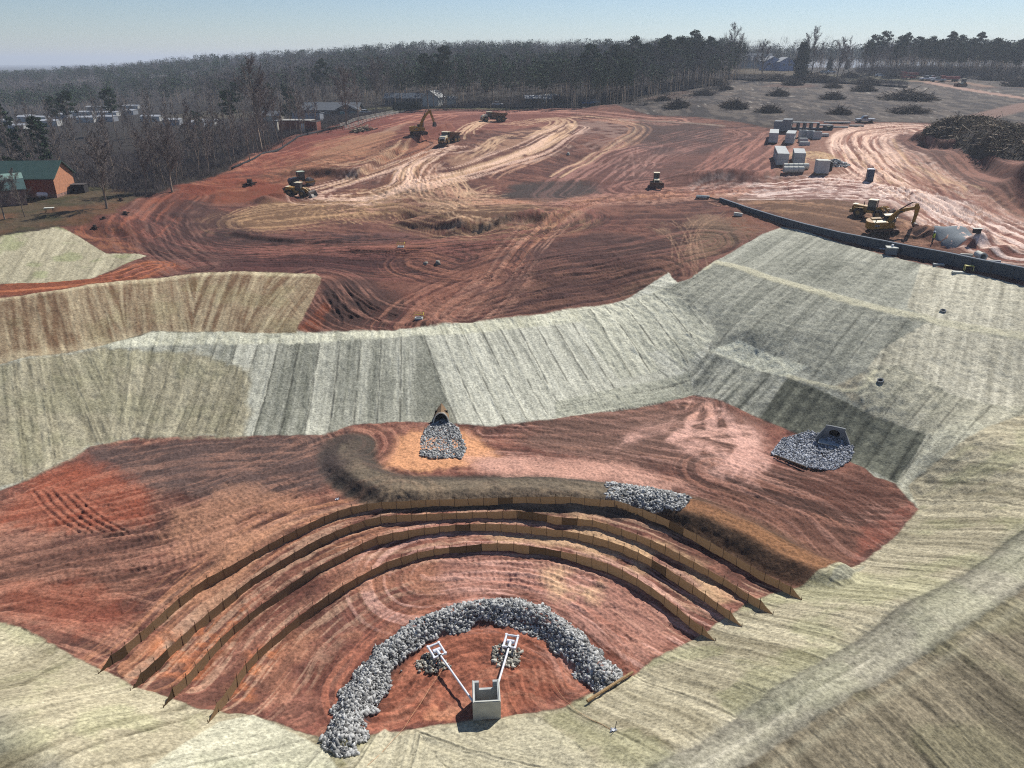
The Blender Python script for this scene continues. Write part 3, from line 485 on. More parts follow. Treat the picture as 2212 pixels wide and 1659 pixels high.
    blanket([gpz(u,v)[:2] for u,v in [(215,748),(330,715),(640,716),(900,708),(1100,687),(1300,660),(1440,622),(1440,645),(1250,695),(1000,722),(640,742),(350,745),(250,752)]],s1,d1,(150,148,124),(216,214,190),2.44,.62,.2,3,(),.8,.3,.4,.2,.0)
    # angled panels right of centre
    def dirc(p,q):
        ax,ay=gpz(*p)[:2]; bx,by=gpz(*q)[:2]; L=math.hypot(bx-ax,by-ay); ux,uy=(bx-ax)/L,(by-ay)/L
        return (x-ax)*-uy+(y-ay)*ux, (x-ax)*ux+(y-ay)*uy
    s,t=dirc((1250,690),(1330,830))
    for n_,(pl,tn) in enumerate([([(1310,660),(1440,624),(1530,690),(1480,742),(1400,762)],.62),([(1250,670),(1310,660),(1400,762),(1430,800),(1340,820),(1290,760)],.68),([(1430,742),(1530,700),(1552,722),(1470,800)],.58),([(1200,868),(1345,835),(1490,800),(1500,853),(1380,880),(1200,905)],.40)]):
        if n_==3: s,t=dirc((1200,880),(1480,825))
        blanket(G2(pl),s,t,(112,114,100),(206,204,182),2.44,tn,.15,20+n_,(),.9,.1,.15,.8)
    # right hand slope
    sA,tA=dirc((1560,640),(1700,540)); sB,tB=dirc((1990,690),(2030,570)); sC,tC=dirc((1640,900),(1740,770)); sD,tD=dirc((1936,1043),(2040,905))
    allr=G2([(1426,622),(1490,603),(1544,564),(1600,533),(1690,490),(1720,495),(1800,520),(1900,548),(1990,570),(2100,592),(2212,618)])+[(82,92),(80,60),(56,54)]+G2([(2212,1010),(2180,1120),(1985,1100),(1960,1050),(1890,1030),(1840,985),(1760,950),(1640,900),(1500,853),(1545,712)])
    blanket(allr,sA,tA,gl,li,2.44,.38,.14,30,(),.65,.12,.2,.35)
    blanket(G2([(1660,575),(1740,550),(1950,590),(1960,660),(1860,642),(1760,615)]),sA,tA,gl,li,2.44,.27,.1,31,(),.65,2.,1.,.2)
    blanket(G2([(1430,626),(1500,600),(1548,568),(1645,597),(1740,625),(1832,651),(2010,692),(1940,745),(1850,845),(1700,790),(1560,745),(1530,690)]),sA,tA,(108,109,97),(204,202,182),2.44,.31,.12,32,(),.65,.1,.15,.5)
    blanket(G2([(1530,757),(1596,733),(1746,791),(1703,815)]),sC,tC,(150,150,128),(222,220,196),2.44,.7,.1,34,(),.8,.1,.1,.3)
    blanket(G2([(1500,853),(1490,800),(1530,760),(1703,815),(1640,903)]),sC,tC,dk,li,2.44,.36,.12,35,(),1.1,.12,.15,.6)
    blanket(G2([(1640,903),(1703,815),(1760,838),(1883,895),(2005,938),(1936,1043),(1849,1004),(1760,955)]),sC,tC,(72,74,64),(150,150,130),2.44,.22,.12,36,(),1.1,.1,.12,.5)
    blanket(G2([(1800,835),(1880,800),(1960,850),(1890,900)]),sC,tC,gl,(200,186,156),2.44,.42,.2,37,(),.9,.3,.3,.5)
    bl_r=G2([(1990,570),(2100,592),(2212,618)])+[(82,92),(84,70)]+G2([(2212,905),(2170,880),(2054,853),(1907,805),(1850,840),(1900,760),(2010,690),(1958,665)])
    blanket(bl_r,sB,tB,(116,112,94),(214,208,184),2.44,.58,.12,38,(),1.,.12,.2,.3)
    blanket(G2([(1890,790),(1950,790),(2054,853),(2170,880)])+[(60,62)]+G2([(2212,960),(2100,930),(2005,938),(1883,895),(1850,845)]),sD,tD,(114,113,96),(212,206,180),2.44,.48,.2,39,(),.9,.15,.2,.6)
    blanket(G2([(2005,938),(2100,905),(2200,960),(2260,1010),(2180,1120),(1990,1102),(1936,1043)]),sD,tD,(126,124,106),(214,210,184),2.44,.56,.16,40,(),.9,.12,.2,.7)
    # bench lines on the right slope
    for uv,wd in [([(1520,580),(1544,566),(1645,595),(1740,623),(1832,649),(1930,673),(2013,692),(2100,709),(2212,727)],.8),([(1703,813),(1850,845),(1890,800)],.3)]:
        pl=[p[:2] for p in smooth(G2(uv),4)]; dd,_,_=pldist(x,y,pl); al=(1-ss(wd*.5,wd*1.3,dd))*.75; mix(al*blk,lin(196,190,160)); dz+=al*blk*.06
    # upper left terrace and far left patch
    l2=[p for p in crest[:9]]; d2,s2,_=pldist(x,y,[gpz(u,v)[:2] for u,v in [(-260,660),(0,645),(250,610),(430,592),(600,592),(700,597)]])
    B2=[gpz(u,v)[:2] for u,v in [(-200,668),(0,645),(100,630),(250,608),(430,590),(600,589),(680,592),(694,600),(692,612),(640,720),(430,717),(330,714),(215,748),(110,767),(0,787),(-200,805)]]
    tv=(ss(1.5,.2,d2)*.45).astype(np.float32); d3,_,_=pldist(x,y,crest[:6]); tv=tv+ss(2.5,.5,d3)*.3
    blanket(B2,s2,d2,(108,84,62),(198,184,150),2.44,.25,.14,50,(),1.1,.12,.2,.25,.10,tv)
    sE,tE=dirc((60,600),(125,500))
    blanket(G2([(-60,530),(0,511),(70,500),(128,490),(160,505),(228,547),(300,548),(314,552),(290,563),(200,600),(100,611),(0,612),(-60,620)]),sE,tE,(124,116,94),(200,192,162),2.44,.45,.12,51,(),.9,.1,.2,.3,.35)
    # dam: inner slope, crest, outer slope
    TI=TOE[-3:]+TOE[:20]
    toeD=[TOE[-1]]+TOE[0:20]
    d5,s5,_=pldist(x,y,DAM_IN); 
    inn=TOE[0:20]+[DAM_IN[-1]]+DAM_IN[::-1]+[(-75,27),(-75,40)]
    blanket(inn,s5,d5,(112,104,82),(204,194,164),2.44,.46,.22,60,(),1.,.12,.25,.4,.2)
    blanket(G2([(470,1560),(545,1542),(700,1612),(730,1659),(760,1700),(300,1700),(330,1650)]),s5,d5,(128,126,106),(206,202,176),2.44,.6,.1,61,(),.8,.1,.12,.5,.1)
    blanket(G2([(740,1640),(830,1575),(860,1590),(1080,1552),(1170,1550),(1240,1600),(1330,1700),(800,1700)]),s5,d5,(122,116,94),(200,192,164),2.44,.58,.14,62,(),.8,.1,.15,.5,.05)
    blanket(G2([(1790,1262),(1805,1225),(1870,1220),(1840,1250)]),s5,d5,(90,90,76),(196,192,166),2.44,.4,.1,63,(),.9,.1,.15,.5)
    mid=[((a[0]+b[0])/2,(a[1]+b[1])/2) for a,b in zip(DAM_IN,DAM_OUT)]
    d6,s6,g6=pldist(x,y,mid)
    blanket(DAM_IN+[(64,75),(66,72)]+DAM_OUT[::-1],d6*g6+40,s6,(106,103,86),(200,193,170),2.0,.46,.2,64,(),.8,1.0,.3,.15,.12)
    out=DAM_OUT+[(100,60),(90,-30),(-90,-40),(-100,20)]
    d7,s7,_=pldist(x,y,DAM_OUT)
    blanket(out,s7,d7,(84,77,62),(164,152,126),2.44,.40,.16,65,(),1.1,.15,.2,.3,.1)
    al=(np.exp(-((d7-.7)/.25)**2))*blk*(g6<0)*.22; mix(al,lin(190,184,156))  # thin pale highlight painted along the outer edge of the crest
    # ---- relief
    rel=dirt*(1-blk)
    far_=1-ss(250,500,rr)
    dz+=(rel*((n2-.5)*.35+(n3-.5)*.16+(n4-.5)*.05)+ (1-rel)*(1-blk)*((n2-.5)*.4+(n3-.5)*.2))*far_
    dz+=ss(450,900,rr)*0
    z=zb+dz
    me=bpy.data.meshes.new('ground'); me.vertices.add(N); me.vertices.foreach_set('co',np.c_[x,y,z].astype(np.float32).ravel())
    i=np.arange(nr-1)[:,None]*na+np.arange(na-1)[None,:]; q=np.stack([i,i+1,i+na+1,i+na],-1).reshape(-1,4)[:,::-1]; nf=len(q)
    # close behind the camera
    me.loops.add(nf*4); me.loops.foreach_set('vertex_index',q.astype(np.int32).ravel())
    me.polygons.add(nf); me.polygons.foreach_set('loop_start',np.arange(nf,dtype=np.int32)*4)
    me.polygons.foreach_set('use_smooth',np.ones(nf,bool))
    ca=me.color_attributes.new('Col','FLOAT_COLOR','POINT'); ca.data.foreach_set('color',np.c_[np.clip(col,0.005,1),np.ones(N,np.float32)].astype(np.float32).ravel())
    me.update(); me.validate()
    o=bpy.data.objects.new('ground',me); sc.collection.objects.link(o); o['kind']='structure'
    o['label']='graded red clay, straw blankets and surrounding land'
    m=bpy.data.materials.new('ground_soil'); m.use_nodes=True; nt=m.node_tree; b=nt.nodes['Principled BSDF']; b.inputs['Roughness'].default_value=.95; b.inputs['Specular IOR Level'].default_value=.15
    at_=nt.nodes.new('ShaderNodeAttribute'); at_.attribute_name='Col'
    tc=nt.nodes.new('ShaderNodeTexCoord'); ns=nt.nodes.new('ShaderNodeTexNoise'); ns.inputs['Scale'].default_value=4.5; ns.inputs['Detail'].default_value=6; ns.inputs['Roughness'].default_value=.7
    nt.links.new(tc.outputs['Object'],ns.inputs['Vector'])
    mr=nt.nodes.new('ShaderNodeMapRange'); mr.inputs[1].default_value=.3; mr.inputs[2].default_value=.7; mr.inputs[3].default_value=.5; mr.inputs[4].default_value=1.5
    nt.links.new(ns.outputs['Fac'],mr.inputs[0]); mx=nt.nodes.new('ShaderNodeVectorMath'); mx.operation='SCALE'
    nt.links.new(at_.outputs['Color'],mx.inputs[0]); nt.links.new(mr.outputs[0],mx.inputs['Scale']); nt.links.new(mx.outputs[0],b.inputs['Base Color'])
    bp=nt.nodes.new('ShaderNodeBump'); bp.inputs['Strength'].default_value=.55; bp.inputs['Distance'].default_value=.12; nt.links.new(ns.outputs['Fac'],bp.inputs['Height']); nt.links.new(bp.outputs[0],b.inputs['Normal'])
    me.materials.append(m)
    print('ground verts',N,nr,na)
    return o
import time; _t0=time.time()
build_ground(); print('ground',round(time.time()-_t0,1))
# ================================================================ object helpers
MATS={}
def mat(name,c,rough=.7,metal=0.,var=.25,scale=3.,spec=.3,bump=0.,dark=None,vert=False):
    if name in MATS: return MATS[name]
    m=bpy.data.materials.new(name); m.use_nodes=True; n=m.node_tree; b=n.nodes['Principled BSDF']
    b.inputs['Roughness'].default_value=rough; b.inputs['Metallic'].default_value=metal; b.inputs['Specular IOR Level'].default_value=spec
    c=lin(*c); tc=n.nodes.new('ShaderNodeTexCoord'); ns=n.nodes.new('ShaderNodeTexNoise'); ns.inputs['Scale'].default_value=scale; ns.inputs['Detail'].default_value=5
    n.links.new(tc.outputs['Object'],ns.inputs['Vector']); r=n.nodes.new('ShaderNodeValToRGB'); r.color_ramp.elements[0].position=.3; r.color_ramp.elements[1].position=.7
    d=lin(*dark) if dark else c*(1-var)
    r.color_ramp.elements[0].color=(*[float(q) for q in d],1); r.color_ramp.elements[1].color=(*[float(min(1,q*(1+var))) for q in c],1)
    n.links.new(ns.outputs['Fac'],r.inputs[0])
    if vert:
        a=n.nodes.new('ShaderNodeAttribute'); a.attribute_name='Col'; v=n.nodes.new('ShaderNodeMix'); v.data_type='RGBA'; v.blend_type='MULTIPLY'; v.inputs[0].default_value=1
        n.links.new(r.outputs[0],v.inputs[6]); n.links.new(a.outputs['Color'],v.inputs[7]); n.links.new(v.outputs[2],b.inputs['Base Color'])
    else: n.links.new(r.outputs[0],b.inputs['Base Color'])
    if bump:
        bp=n.nodes.new('ShaderNodeBump'); bp.inputs['Strength'].default_value=bump; bp.inputs['Distance'].default_value=.05; n.links.new(ns.outputs['Fac'],bp.inputs['Height']); n.links.new(bp.outputs[0],b.inputs['Normal'])
    MATS[name]=m; return m
def rawmesh(name,V,Fc,smooth_=False,col=None):
    """V (n,3); Fc list of int arrays (m,k)"""
    me=bpy.data.meshes.new(name); V=np.asarray(V,np.float32); me.vertices.add(len(V)); me.vertices.foreach_set('co',V.ravel())
    Fc=[np.asarray(f,np.int32) for f in Fc if len(f)]; li=np.concatenate([f.ravel() for f in Fc]); k=np.concatenate([np.full(len(f),f.shape[1],np.int32) for f in Fc])
    me.loops.add(len(li)); me.loops.foreach_set('vertex_index',li); me.polygons.add(len(k)); me.polygons.foreach_set('loop_start',np.r_[0,np.cumsum(k)[:-1]].astype(np.int32))
    if smooth_: me.polygons.foreach_set('use_smooth',np.ones(len(k),bool))
    if col is not None:
        ca=me.color_attributes.new('Col','FLOAT_COLOR','POINT'); ca.data.foreach_set('color',np.c_[np.asarray(col,np.float32),np.ones(len(V),np.float32)].ravel())
    me.update(); return me
def link(o,parent=None):
    sc.collection.objects.link(o)
    if parent is not None: o.parent=parent
    return o
class MB:
    def __init__(s): s.v=[]; s.f=[]
    def add(s,vs,fs):
        n=len(s.v); s.v+= [tuple(map(float,p)) for p in vs]; s.f+=[tuple(n+i for i in f) for f in fs]; return s
    def box(s,c,d,rz=0,ry=0,rx=0,taper=1.):
        M=Matrix.Rotation(rz,3,'Z')@Matrix.Rotation(ry,3,'Y')@Matrix.Rotation(rx,3,'X'); vs=[]
        for z in (-1,1):
            for x,y in ((-1,-1),(1,-1),(1,1),(-1,1)):
                k=taper if z>0 else 1; vs.append(M@Vector((x*d[0]/2*k,y*d[1]/2*k,z*d[2]/2))+Vector(c))
        return s.add(vs,[(3,2,1,0),(4,5,6,7),(0,1,5,4),(1,2,6,5),(2,3,7,6),(3,0,4,7)])
    def cyl(s,a,b,r,r2=None,n=10,cap=True):
        a=Vector(a); b=Vector(b); r2=r if r2 is None else r2; q=(b-a).to_track_quat('Z','Y'); vs=[]
        for p,rr in ((a,r),(b,r2)):
            for i in range(n): vs.append(p+q@Vector((rr*math.cos(2*math.pi*i/n),rr*math.sin(2*math.pi*i/n),0)))
        fs=[(i,(i+1)%n,n+(i+1)%n,n+i) for i in range(n)]
        if cap: fs+=[tuple(range(n-1,-1,-1)),tuple(range(n,2*n))]
        return s.add(vs,fs)
    def ring(s,a,b,ro,ri,n=18):
        a=Vector(a); b=Vector(b); q=(b-a).to_track_quat('Z','Y'); vs=[]
        for p,rr in ((a,ro),(b,ro),(b,ri),(a,ri)):
            for i in range(n): vs.append(p+q@Vector((rr*math.cos(2*math.pi*i/n),rr*math.sin(2*math.pi*i/n),0)))
        return s.add(vs,[(k*n+i,k*n+(i+1)%n,((k+1)%4)*n+(i+1)%n,((k+1)%4)*n+i) for k in range(4) for i in range(n)])
    def prism(s,pts,y0,y1):
        """side profile (x,z) extruded along local y"""
        n=len(pts); vs=[(p[0],y0,p[1]) for p in pts]+[(p[0],y1,p[1]) for p in pts]
        return s.add(vs,[tuple(range(n)),tuple(range(2*n-1,n-1,-1))]+[(i,n+i,n+(i+1)%n,(i+1)%n) for i in range(n)])
    def prismx(s,pts,x0,x1):
        n=len(pts); vs=[(x0,p[0],p[1]) for p in pts]+[(x1,p[0],p[1]) for p in pts]
        return s.add(vs,[tuple(range(n-1,-1,-1)),tuple(range(n,2*n))]+[(i,(i+1)%n,n+(i+1)%n,n+i) for i in range(n)])
    def tube(s,pts,r,n=8):
        for a,b in zip(pts,pts[1:]): s.cyl(a,b,r,n=n)
        return s
    def build(s,name,m,parent=None,loc=None,rz=0,label=None,smooth_=False):
        me=bpy.data.meshes.new(name); me.from_pydata(s.v,[],s.f); me.materials.append(m); me.update()
        if smooth_: me.polygons.foreach_set('use_smooth',[True]*len(me.polygons))
        o=bpy.data.objects.new(name,me); link(o,parent)
        if loc is not None: o.location=loc
        o.rotation_euler.z=rz
        if label: o['label']=label
        return o
def thing(name,label,cat,loc=(0,0,0),rz=0,group=None,tilt=(0,0)):
    o=bpy.data.objects.new(name,None); link(o); o.empty_display_size=.5; o.location=loc; o.rotation_euler=(tilt[0],tilt[1],rz); o['label']=label; o['category']=cat
    if group: o['group']=group
    return o
def tag(o,label,cat,group=None,kind=None):
    o['label']=label; o['category']=cat
    if group: o['group']=group
    if kind: o['kind']=kind
    return o
def dup(root,loc,rz,label,group=None,scale=None,cat=None):
    r=root.copy(); sc.collection.objects.link(r); r.location=loc; r.rotation_euler=(root.rotation_euler.x,root.rotation_euler.y,rz); r['label']=label
    if group: r['group']=group
    if cat: r['category']=cat
    if scale: r.scale=scale if hasattr(scale,'__len__') else (scale,)*3
    for ch in root.children:
        c=ch.copy(); sc.collection.objects.link(c); c.parent=r
        for g in ch.children: d=g.copy(); sc.collection.objects.link(d); d.parent=c
    return r
def zat(x,y): return float(Zs(x,y)[0])
def P3(u,v,dz=0.):
    return gpz(u,v)[:2]+(gpz(u,v)[2]+dz,)
def slope_tilt(x,y,rz,L=3.):
    c,s_=math.cos(rz),math.sin(rz); zf=zat(x+c*L/2,y+s_*L/2); zb=zat(x-c*L/2,y-s_*L/2); zl=zat(x-s_*L/2,y+c*L/2); zr=zat(x+s_*L/2,y-c*L/2)
    return (math.atan2(zl-zr,L)*1.0,-math.atan2(zf-zb,L))
YEL=mat('yellow_paint',(168,124,40),.5,0,.12,1.5,dark=(128,92,34)); YD=mat('dusty_yellow_paint',(150,118,60),.6,0,.15,1.5,dark=(112,86,50)); BLK=mat('black_metal',(34,33,34),.6,0,.3,4); RUB=mat('dusty_rubber',(52,46,43),.9,0,.3,5)
CREAM=mat('cream_paint',(224,212,180),.5,0,.08,2); GLS=mat('cab_glass',(44,58,62),.12,0,.1,1,spec=.8); STL=mat('worn_steel',(128,122,116),.5,.5,.3,4); MUD=mat('muddy_steel',(104,78,64),.8,.1,.3,3)  # cream paint serves cab roofs, hoods and covers
CON=mat('grey_concrete',(170,173,170),.85,0,.14,1.6,bump=.3); CON2=mat('pale_concrete',(196,196,184),.85,0,.1,1.6,bump=.2); COND=mat('dark_grey_concrete',(118,122,124),.85,0,.16,1.2,bump=.3)  # three concrete greys: mid, pale and dark
PVC=mat('white_plastic_pipe',(214,216,220),.35,0,.05,2); BLUE=mat('blue_frame_paint',(70,88,130),.5,0,.1,2)
WOOD=mat('weathered_wood',(150,124,88),.85,0,.25,6); DW=mat('dark_wood_post',(84,64,44),.9,0,.25,6)
# ================================================================ silt baffles
FAB=mat('brown_silt_fabric',(132,108,80),.9,0,.18,8,vert=True,spec=.1)
_n=FAB.node_tree; _b=_n.nodes['Principled BSDF']; _t=_n.nodes.new('ShaderNodeBsdfTranslucent'); _m=_n.nodes.new('ShaderNodeMixShader'); _m.inputs[0].default_value=.25
_n.links.new(_b.inputs['Base Color'].links[0].from_socket,_t.inputs[0]); _n.links.new(_b.outputs[0],_m.inputs[1]); _n.links.new(_t.outputs[0],_m.inputs[2]); _n.links.new(_m.outputs[0],_n.nodes['Material Output'].inputs[0])
def baffle(uv,label,dark,seed,hgt=.76,lean=.05):
    base_=[np.array(p) for p in smooth([gpz(u,v)[:2] for u,v in uv],10)]
    d=[0]; 
    for a,b in zip(base_,base_[1:]): d.append(d[-1]+float(np.linalg.norm(b-a)))
    L=d[-1]; n=int(L/1.25); rg=np.random.default_rng(seed); X=np.interp(np.linspace(0,L,n+1),d,[p[0] for p in base_]); Y=np.interp(np.linspace(0,L,n+1),d,[p[1] for p in base_])
    x0,y0=X[n//2],Y[n//2]; z0=zat(x0,y0); t=thing('silt_fence',label,'fence',(x0,y0,z0),0,'four curved baffle fences across the basin')
    V=[];Fq=[];CL=[]; X=X+rg.normal(0,.012,n+1); Y=Y+rg.normal(0,.012,n+1)
    for i in range(n):
        w=6; ax,ay,bx,by=X[i],Y[i],X[i+1],Y[i+1]; nx,ny=-(by-ay),(bx-ax); q=math.hypot(nx,ny); nx/=q; ny/=q
        tone=rg.uniform(.95,1.05); tone=.36 if i in dark(n) else tone; b0=len(V)
        for k in range(w+1):
            f=k/w; px=ax+(bx-ax)*f; py=ay+(by-ay)*f; zz=zat(px,py)-z0; bel=.02*math.sin(f*math.pi); sag=.035*math.sin(f*math.pi)+rg.uniform(0,.012)
            if i==0: hh=hgt*(.05+.95*f)
            elif i==n-1: hh=hgt*(1-.95*f)
            else: hh=hgt
            for j,(zq,bb) in enumerate(((-.25,0),(.05,.02),(hh*.5,bel),(hh-sag,0))):
                V.append((px-x0+nx*(bb),py-y0+ny*bb,zz+zq))
                CL.append([tone*(1.0 if j!=0 else .8)]*3)
        for k in range(w):
            for j in range(3): a_=b0+k*4+j; Fq.append((a_,a_+4,a_+5,a_+1))
    me=rawmesh('fabric',V,[np.array(Fq)],True,CL); me.materials.append(FAB); o=bpy.data.objects.new('fabric',me); link(o,t)
    
    pm=None
    for i in range(n+1):
        zz=zat(X[i],Y[i])-z0; hh=hgt+.22 if 0<i<n else .25
        if pm is None: b=MB().cyl((0,0,-.3),(0,0,1.0),.022,n=5); po=b.build('stake',DW,t); pm=po
        else: po=pm.copy(); link(po,t)
        po.location=(X[i]-x0+rg.uniform(-.02,.02),Y[i]-y0+.035,zz); po.scale=(1,1,hh); po.rotation_euler=(rg.normal(0,.04),rg.normal(0,.04),0)
    return t
B1=[(212,1456),(248,1432),(300,1392),(350,1346),(400,1302),(450,1266),(500,1240),(560,1205),(620,1172),(680,1142),(735,1118),(800,1103),(870,1098),(1000,1093),(1100,1090),(1210,1088),(1300,1095),(1370,1110),(1440,1138),(1520,1180),(1600,1228),(1680,1272),(1732,1296)]
B2_=[(282,1494),(318,1466),(380,1408),(430,1362),(490,1312),(550,1266),(610,1228),(680,1186),(740,1158),(820,1132),(920,1126),(1040,1122),(1130,1120),(1210,1133),(1280,1140),(1350,1162),(1420,1190),(1500,1232),(1580,1278),(1640,1315),(1670,1328)]
B3=[(352,1528),(385,1500),(440,1442),(490,1388),(560,1330),(620,1286),(680,1246),(740,1214),(810,1178),(880,1162),(980,1150),(1080,1148),(1180,1158),(1260,1170),(1340,1194),(1400,1222),(1460,1258),(1520,1300),(1570,1336),(1602,1354)]
B4=[(450,1562),(480,1530),(515,1480),(555,1430),(600,1390),(660,1340),(730,1290),(800,1250),(850,1226),(920,1206),(1000,1196),(1080,1190),(1170,1200),(1250,1216),(1320,1238),(1390,1276),(1440,1312),(1500,1362),(1545,1386)]
baffle(B1,'outermost of the four curved brown silt fences, the one nearest the earth berm',lambda n:(0,1,n*56//100,n*80//100),1)
baffle(B2_,'second curved brown silt fence counted from the earth berm, longest dark overlap panels',lambda n:(0,1,2,n*60//100,n*60//100+1,n*68//100),2)
baffle(B3,'third curved brown silt fence counted from the earth berm, between two others',lambda n:(0,n*52//100,n*83//100),3)
baffle(B4,'innermost curved brown silt fence, closest to the crushed rock arc',lambda n:(n*50//100,n*50//100+1,n*64//100,n*64//100+1),4)
# ================================================================ stones
def ico():
    t=(1+5**.5)/2; v=np.array([(-1,t,0),(1,t,0),(-1,-t,0),(1,-t,0),(0,-1,t),(0,1,t),(0,-1,-t),(0,1,-t),(t,0,-1),(t,0,1),(-t,0,-1),(-t,0,1)],float); v/=np.linalg.norm(v[0])
    f=np.array([(0,11,5),(0,5,1),(0,1,7),(0,7,10),(0,10,11),(1,5,9),(5,11,4),(11,10,2),(10,7,6),(7,1,8),(3,9,4),(3,4,2),(3,2,6),(3,6,8),(3,8,9),(4,9,5),(2,4,11),(6,2,10),(8,6,7),(9,8,1)]); return v,f
IV,IF=ico()
def stones(name,pts,size,m,seed=0,tones=(.3,1.7),flat=.7):
    """pts (n,3) centres, one mesh"""
    rg=np.random.default_rng(seed); n=len(pts); q=rg.normal(size=(n,4)); q/=np.linalg.norm(q,axis=1)[:,None]; a,b,c,d=q.T
    Rm=np.stack([1-2*(c*c+d*d),2*(b*c-a*d),2*(b*d+a*c),2*(b*c+a*d),1-2*(b*b+d*d),2*(c*d-a*b),2*(b*d-a*c),2*(c*d+a*b),1-2*(b*b+c*c)],-1).reshape(n,3,3)
    sz=np.asarray(size).reshape(-1,1,1)*rg.uniform(.6,1.4,(n,1,1))*np.stack([rg.uniform(.8,1.3,n),rg.uniform(.6,1.1,n),rg.uniform(.45,.9,n)],-1)[:,None,:]*.5
    V=IV[None]*rg.uniform(.55,1.25,(n,12,1)); V=np.where(True,V,V)
    for q_ in range(5):
        nn=rg.normal(size=(n,3)); nn/=np.linalg.norm(nn,axis=1)[:,None]; dt=np.einsum('nij,nj->ni',V,nn); V=V-np.maximum(dt-rg.uniform(.3,.6,(n,1)),0)[:,:,None]*nn[:,None,:]
    V=V*sz*1.25; V=np.einsum('nij,nkj->nki',Rm,V)+np.asarray(pts)[:,None,:]
    Fc=(IF[None]+12*np.arange(n)[:,None,None]).reshape(-1,3); tn=rg.uniform(*tones,n)[:,None,None]*np.ones((1,12,3))
    me=rawmesh(name,V.reshape(-1,3),[Fc],False,tn.reshape(-1,3)); me.materials.append(m); return me
RK=mat('crushed_blue_grey_rock',(150,150,147),.8,0,.2,9,vert=True,bump=.4); RK2=mat('buff_grey_stone',(158,154,142),.85,0,.2,9,vert=True,bump=.4)
def rock_heap(name,label,cat,foot,hfun,dens,size,m=RK,seed=0,kind='stuff',core=True):
    """stones spread over a footprint polygon (world) at height hfun(x,y) above ground"""
    rg=np.random.default_rng(seed+5); P=np.array(foot); x0,x1,y0,y1=P[:,0].min(),P[:,0].max(),P[:,1].min(),P[:,1].max(); A=(x1-x0)*(y1-y0); n=int(A*dens)
    px=rg.uniform(x0,x1,n); py=rg.uniform(y0,y1,n); k=inpoly(px,py,foot); px=px[k]; py=py[k]; h=hfun(px,py); k=h>-1; px=px[k]; py=py[k]; h=h[k]; zg=Zs(px,py)
    sz=size*rg.uniform(.45,1.5,len(px))**1.4; me=stones(name,np.c_[px,py,zg+h+rg.uniform(-.08,.06,len(px))*size*2],sz,m,seed)
    o=bpy.data.objects.new(name,me); link(o); tag(o,label,cat,None,kind); return o
def offs(pl,w0,w1):
    P=np.array([p[:2] for p in pl]); T=np.gradient(P,axis=0); T/=np.linalg.norm(T,axis=1)[:,None]; N_=np.c_[-T[:,1],T[:,0]]
    return [tuple(p) for p in P+N_*w0]+[tuple(p) for p in (P+N_*w1)[::-1]]
def boxof(pl,p=3): P=np.array(pl); return [(P[:,0].min()-p,P[:,1].min()-p),(P[:,0].max()+p,P[:,1].min()-p),(P[:,0].max()+p,P[:,1].max()+p),(P[:,0].min()-p,P[:,1].max()+p)]
def near(pl,w): return lambda x,y:np.where(pldist(x,y,pl)[0]+(vn(x*1.3,y*1.3,8)-.5)*.8<w,.05,-9.)
rock_heap('rock_berm','curved berm of loose grey crushed rock around the riser box','rock berm',boxof(ARCS),near(ARCS,1.2),190,.2,seed=1)
def pad(uv): return [gpz(u,v)[:2] for u,v in uv]
rock_heap('rock_apron','grey riprap apron below the arched pipe mouth','riprap',pad([(918,925),(960,905),(990,925),(1008,970),(998,992),(930,992),(908,985),(908,955)]),lambda x,y:.1+0*x,150,.17,seed=2)
rock_heap('rock_apron','pale grey riprap apron in front of the concrete headwall','riprap',pad([(1665,980),(1690,948),(1745,932),(1800,945),(1845,965),(1838,995),(1800,1018),(1740,1012),(1668,985)]),lambda x,y:.12+0*x,150,.17,seed=3,m=mat('pale_crushed_rock',(150,153,158),.8,0,.2,9,vert=True,bump=.4))
rock_heap('rock_weir','dark crushed rock weir filling the gap in the earth berm','rock weir',boxof(WEIR),near(WEIR,1.7),130,.22,seed=4)
rock_heap('stone_pad','buff stone pad under the left skimmer frame','stone pad',pad([(893,1435),(925,1412),(960,1425),(975,1442),(940,1455),(905,1452)]),lambda x,y:.08+0*x,90,.2,RK2,5)
rock_heap('stone_pad','buff stone pad under the right skimmer frame','stone pad',pad([(1065,1400),(1105,1392),(1125,1405),(1122,1440),(1085,1447),(1062,1432)]),lambda x,y:.08+0*x,90,.2,RK2,6)
_c=P3(1803,357); 
def cone(c,h,rx): return lambda x,y:h*np.clip(1-np.hypot((x-c[0])/rx,(y-c[1])/(rx*.8)),0,1)
def ell(c,rx,ry,n=20,rz=0): return [(c[0]+rx*math.cos(2*math.pi*i/n)*math.cos(rz)-ry*math.sin(2*math.pi*i/n)*math.sin(rz),c[1]+rx*math.cos(2*math.pi*i/n)*math.sin(rz)+ry*math.sin(2*math.pi*i/n)*math.cos(rz)) for i in range(n)]
rock_heap('rubble_heap','low heap of blue grey rubble beside the stored concrete','rubble heap',ell(_c,3.1,2.6),cone(_c,1.2,3.1),22,.42,seed=7)
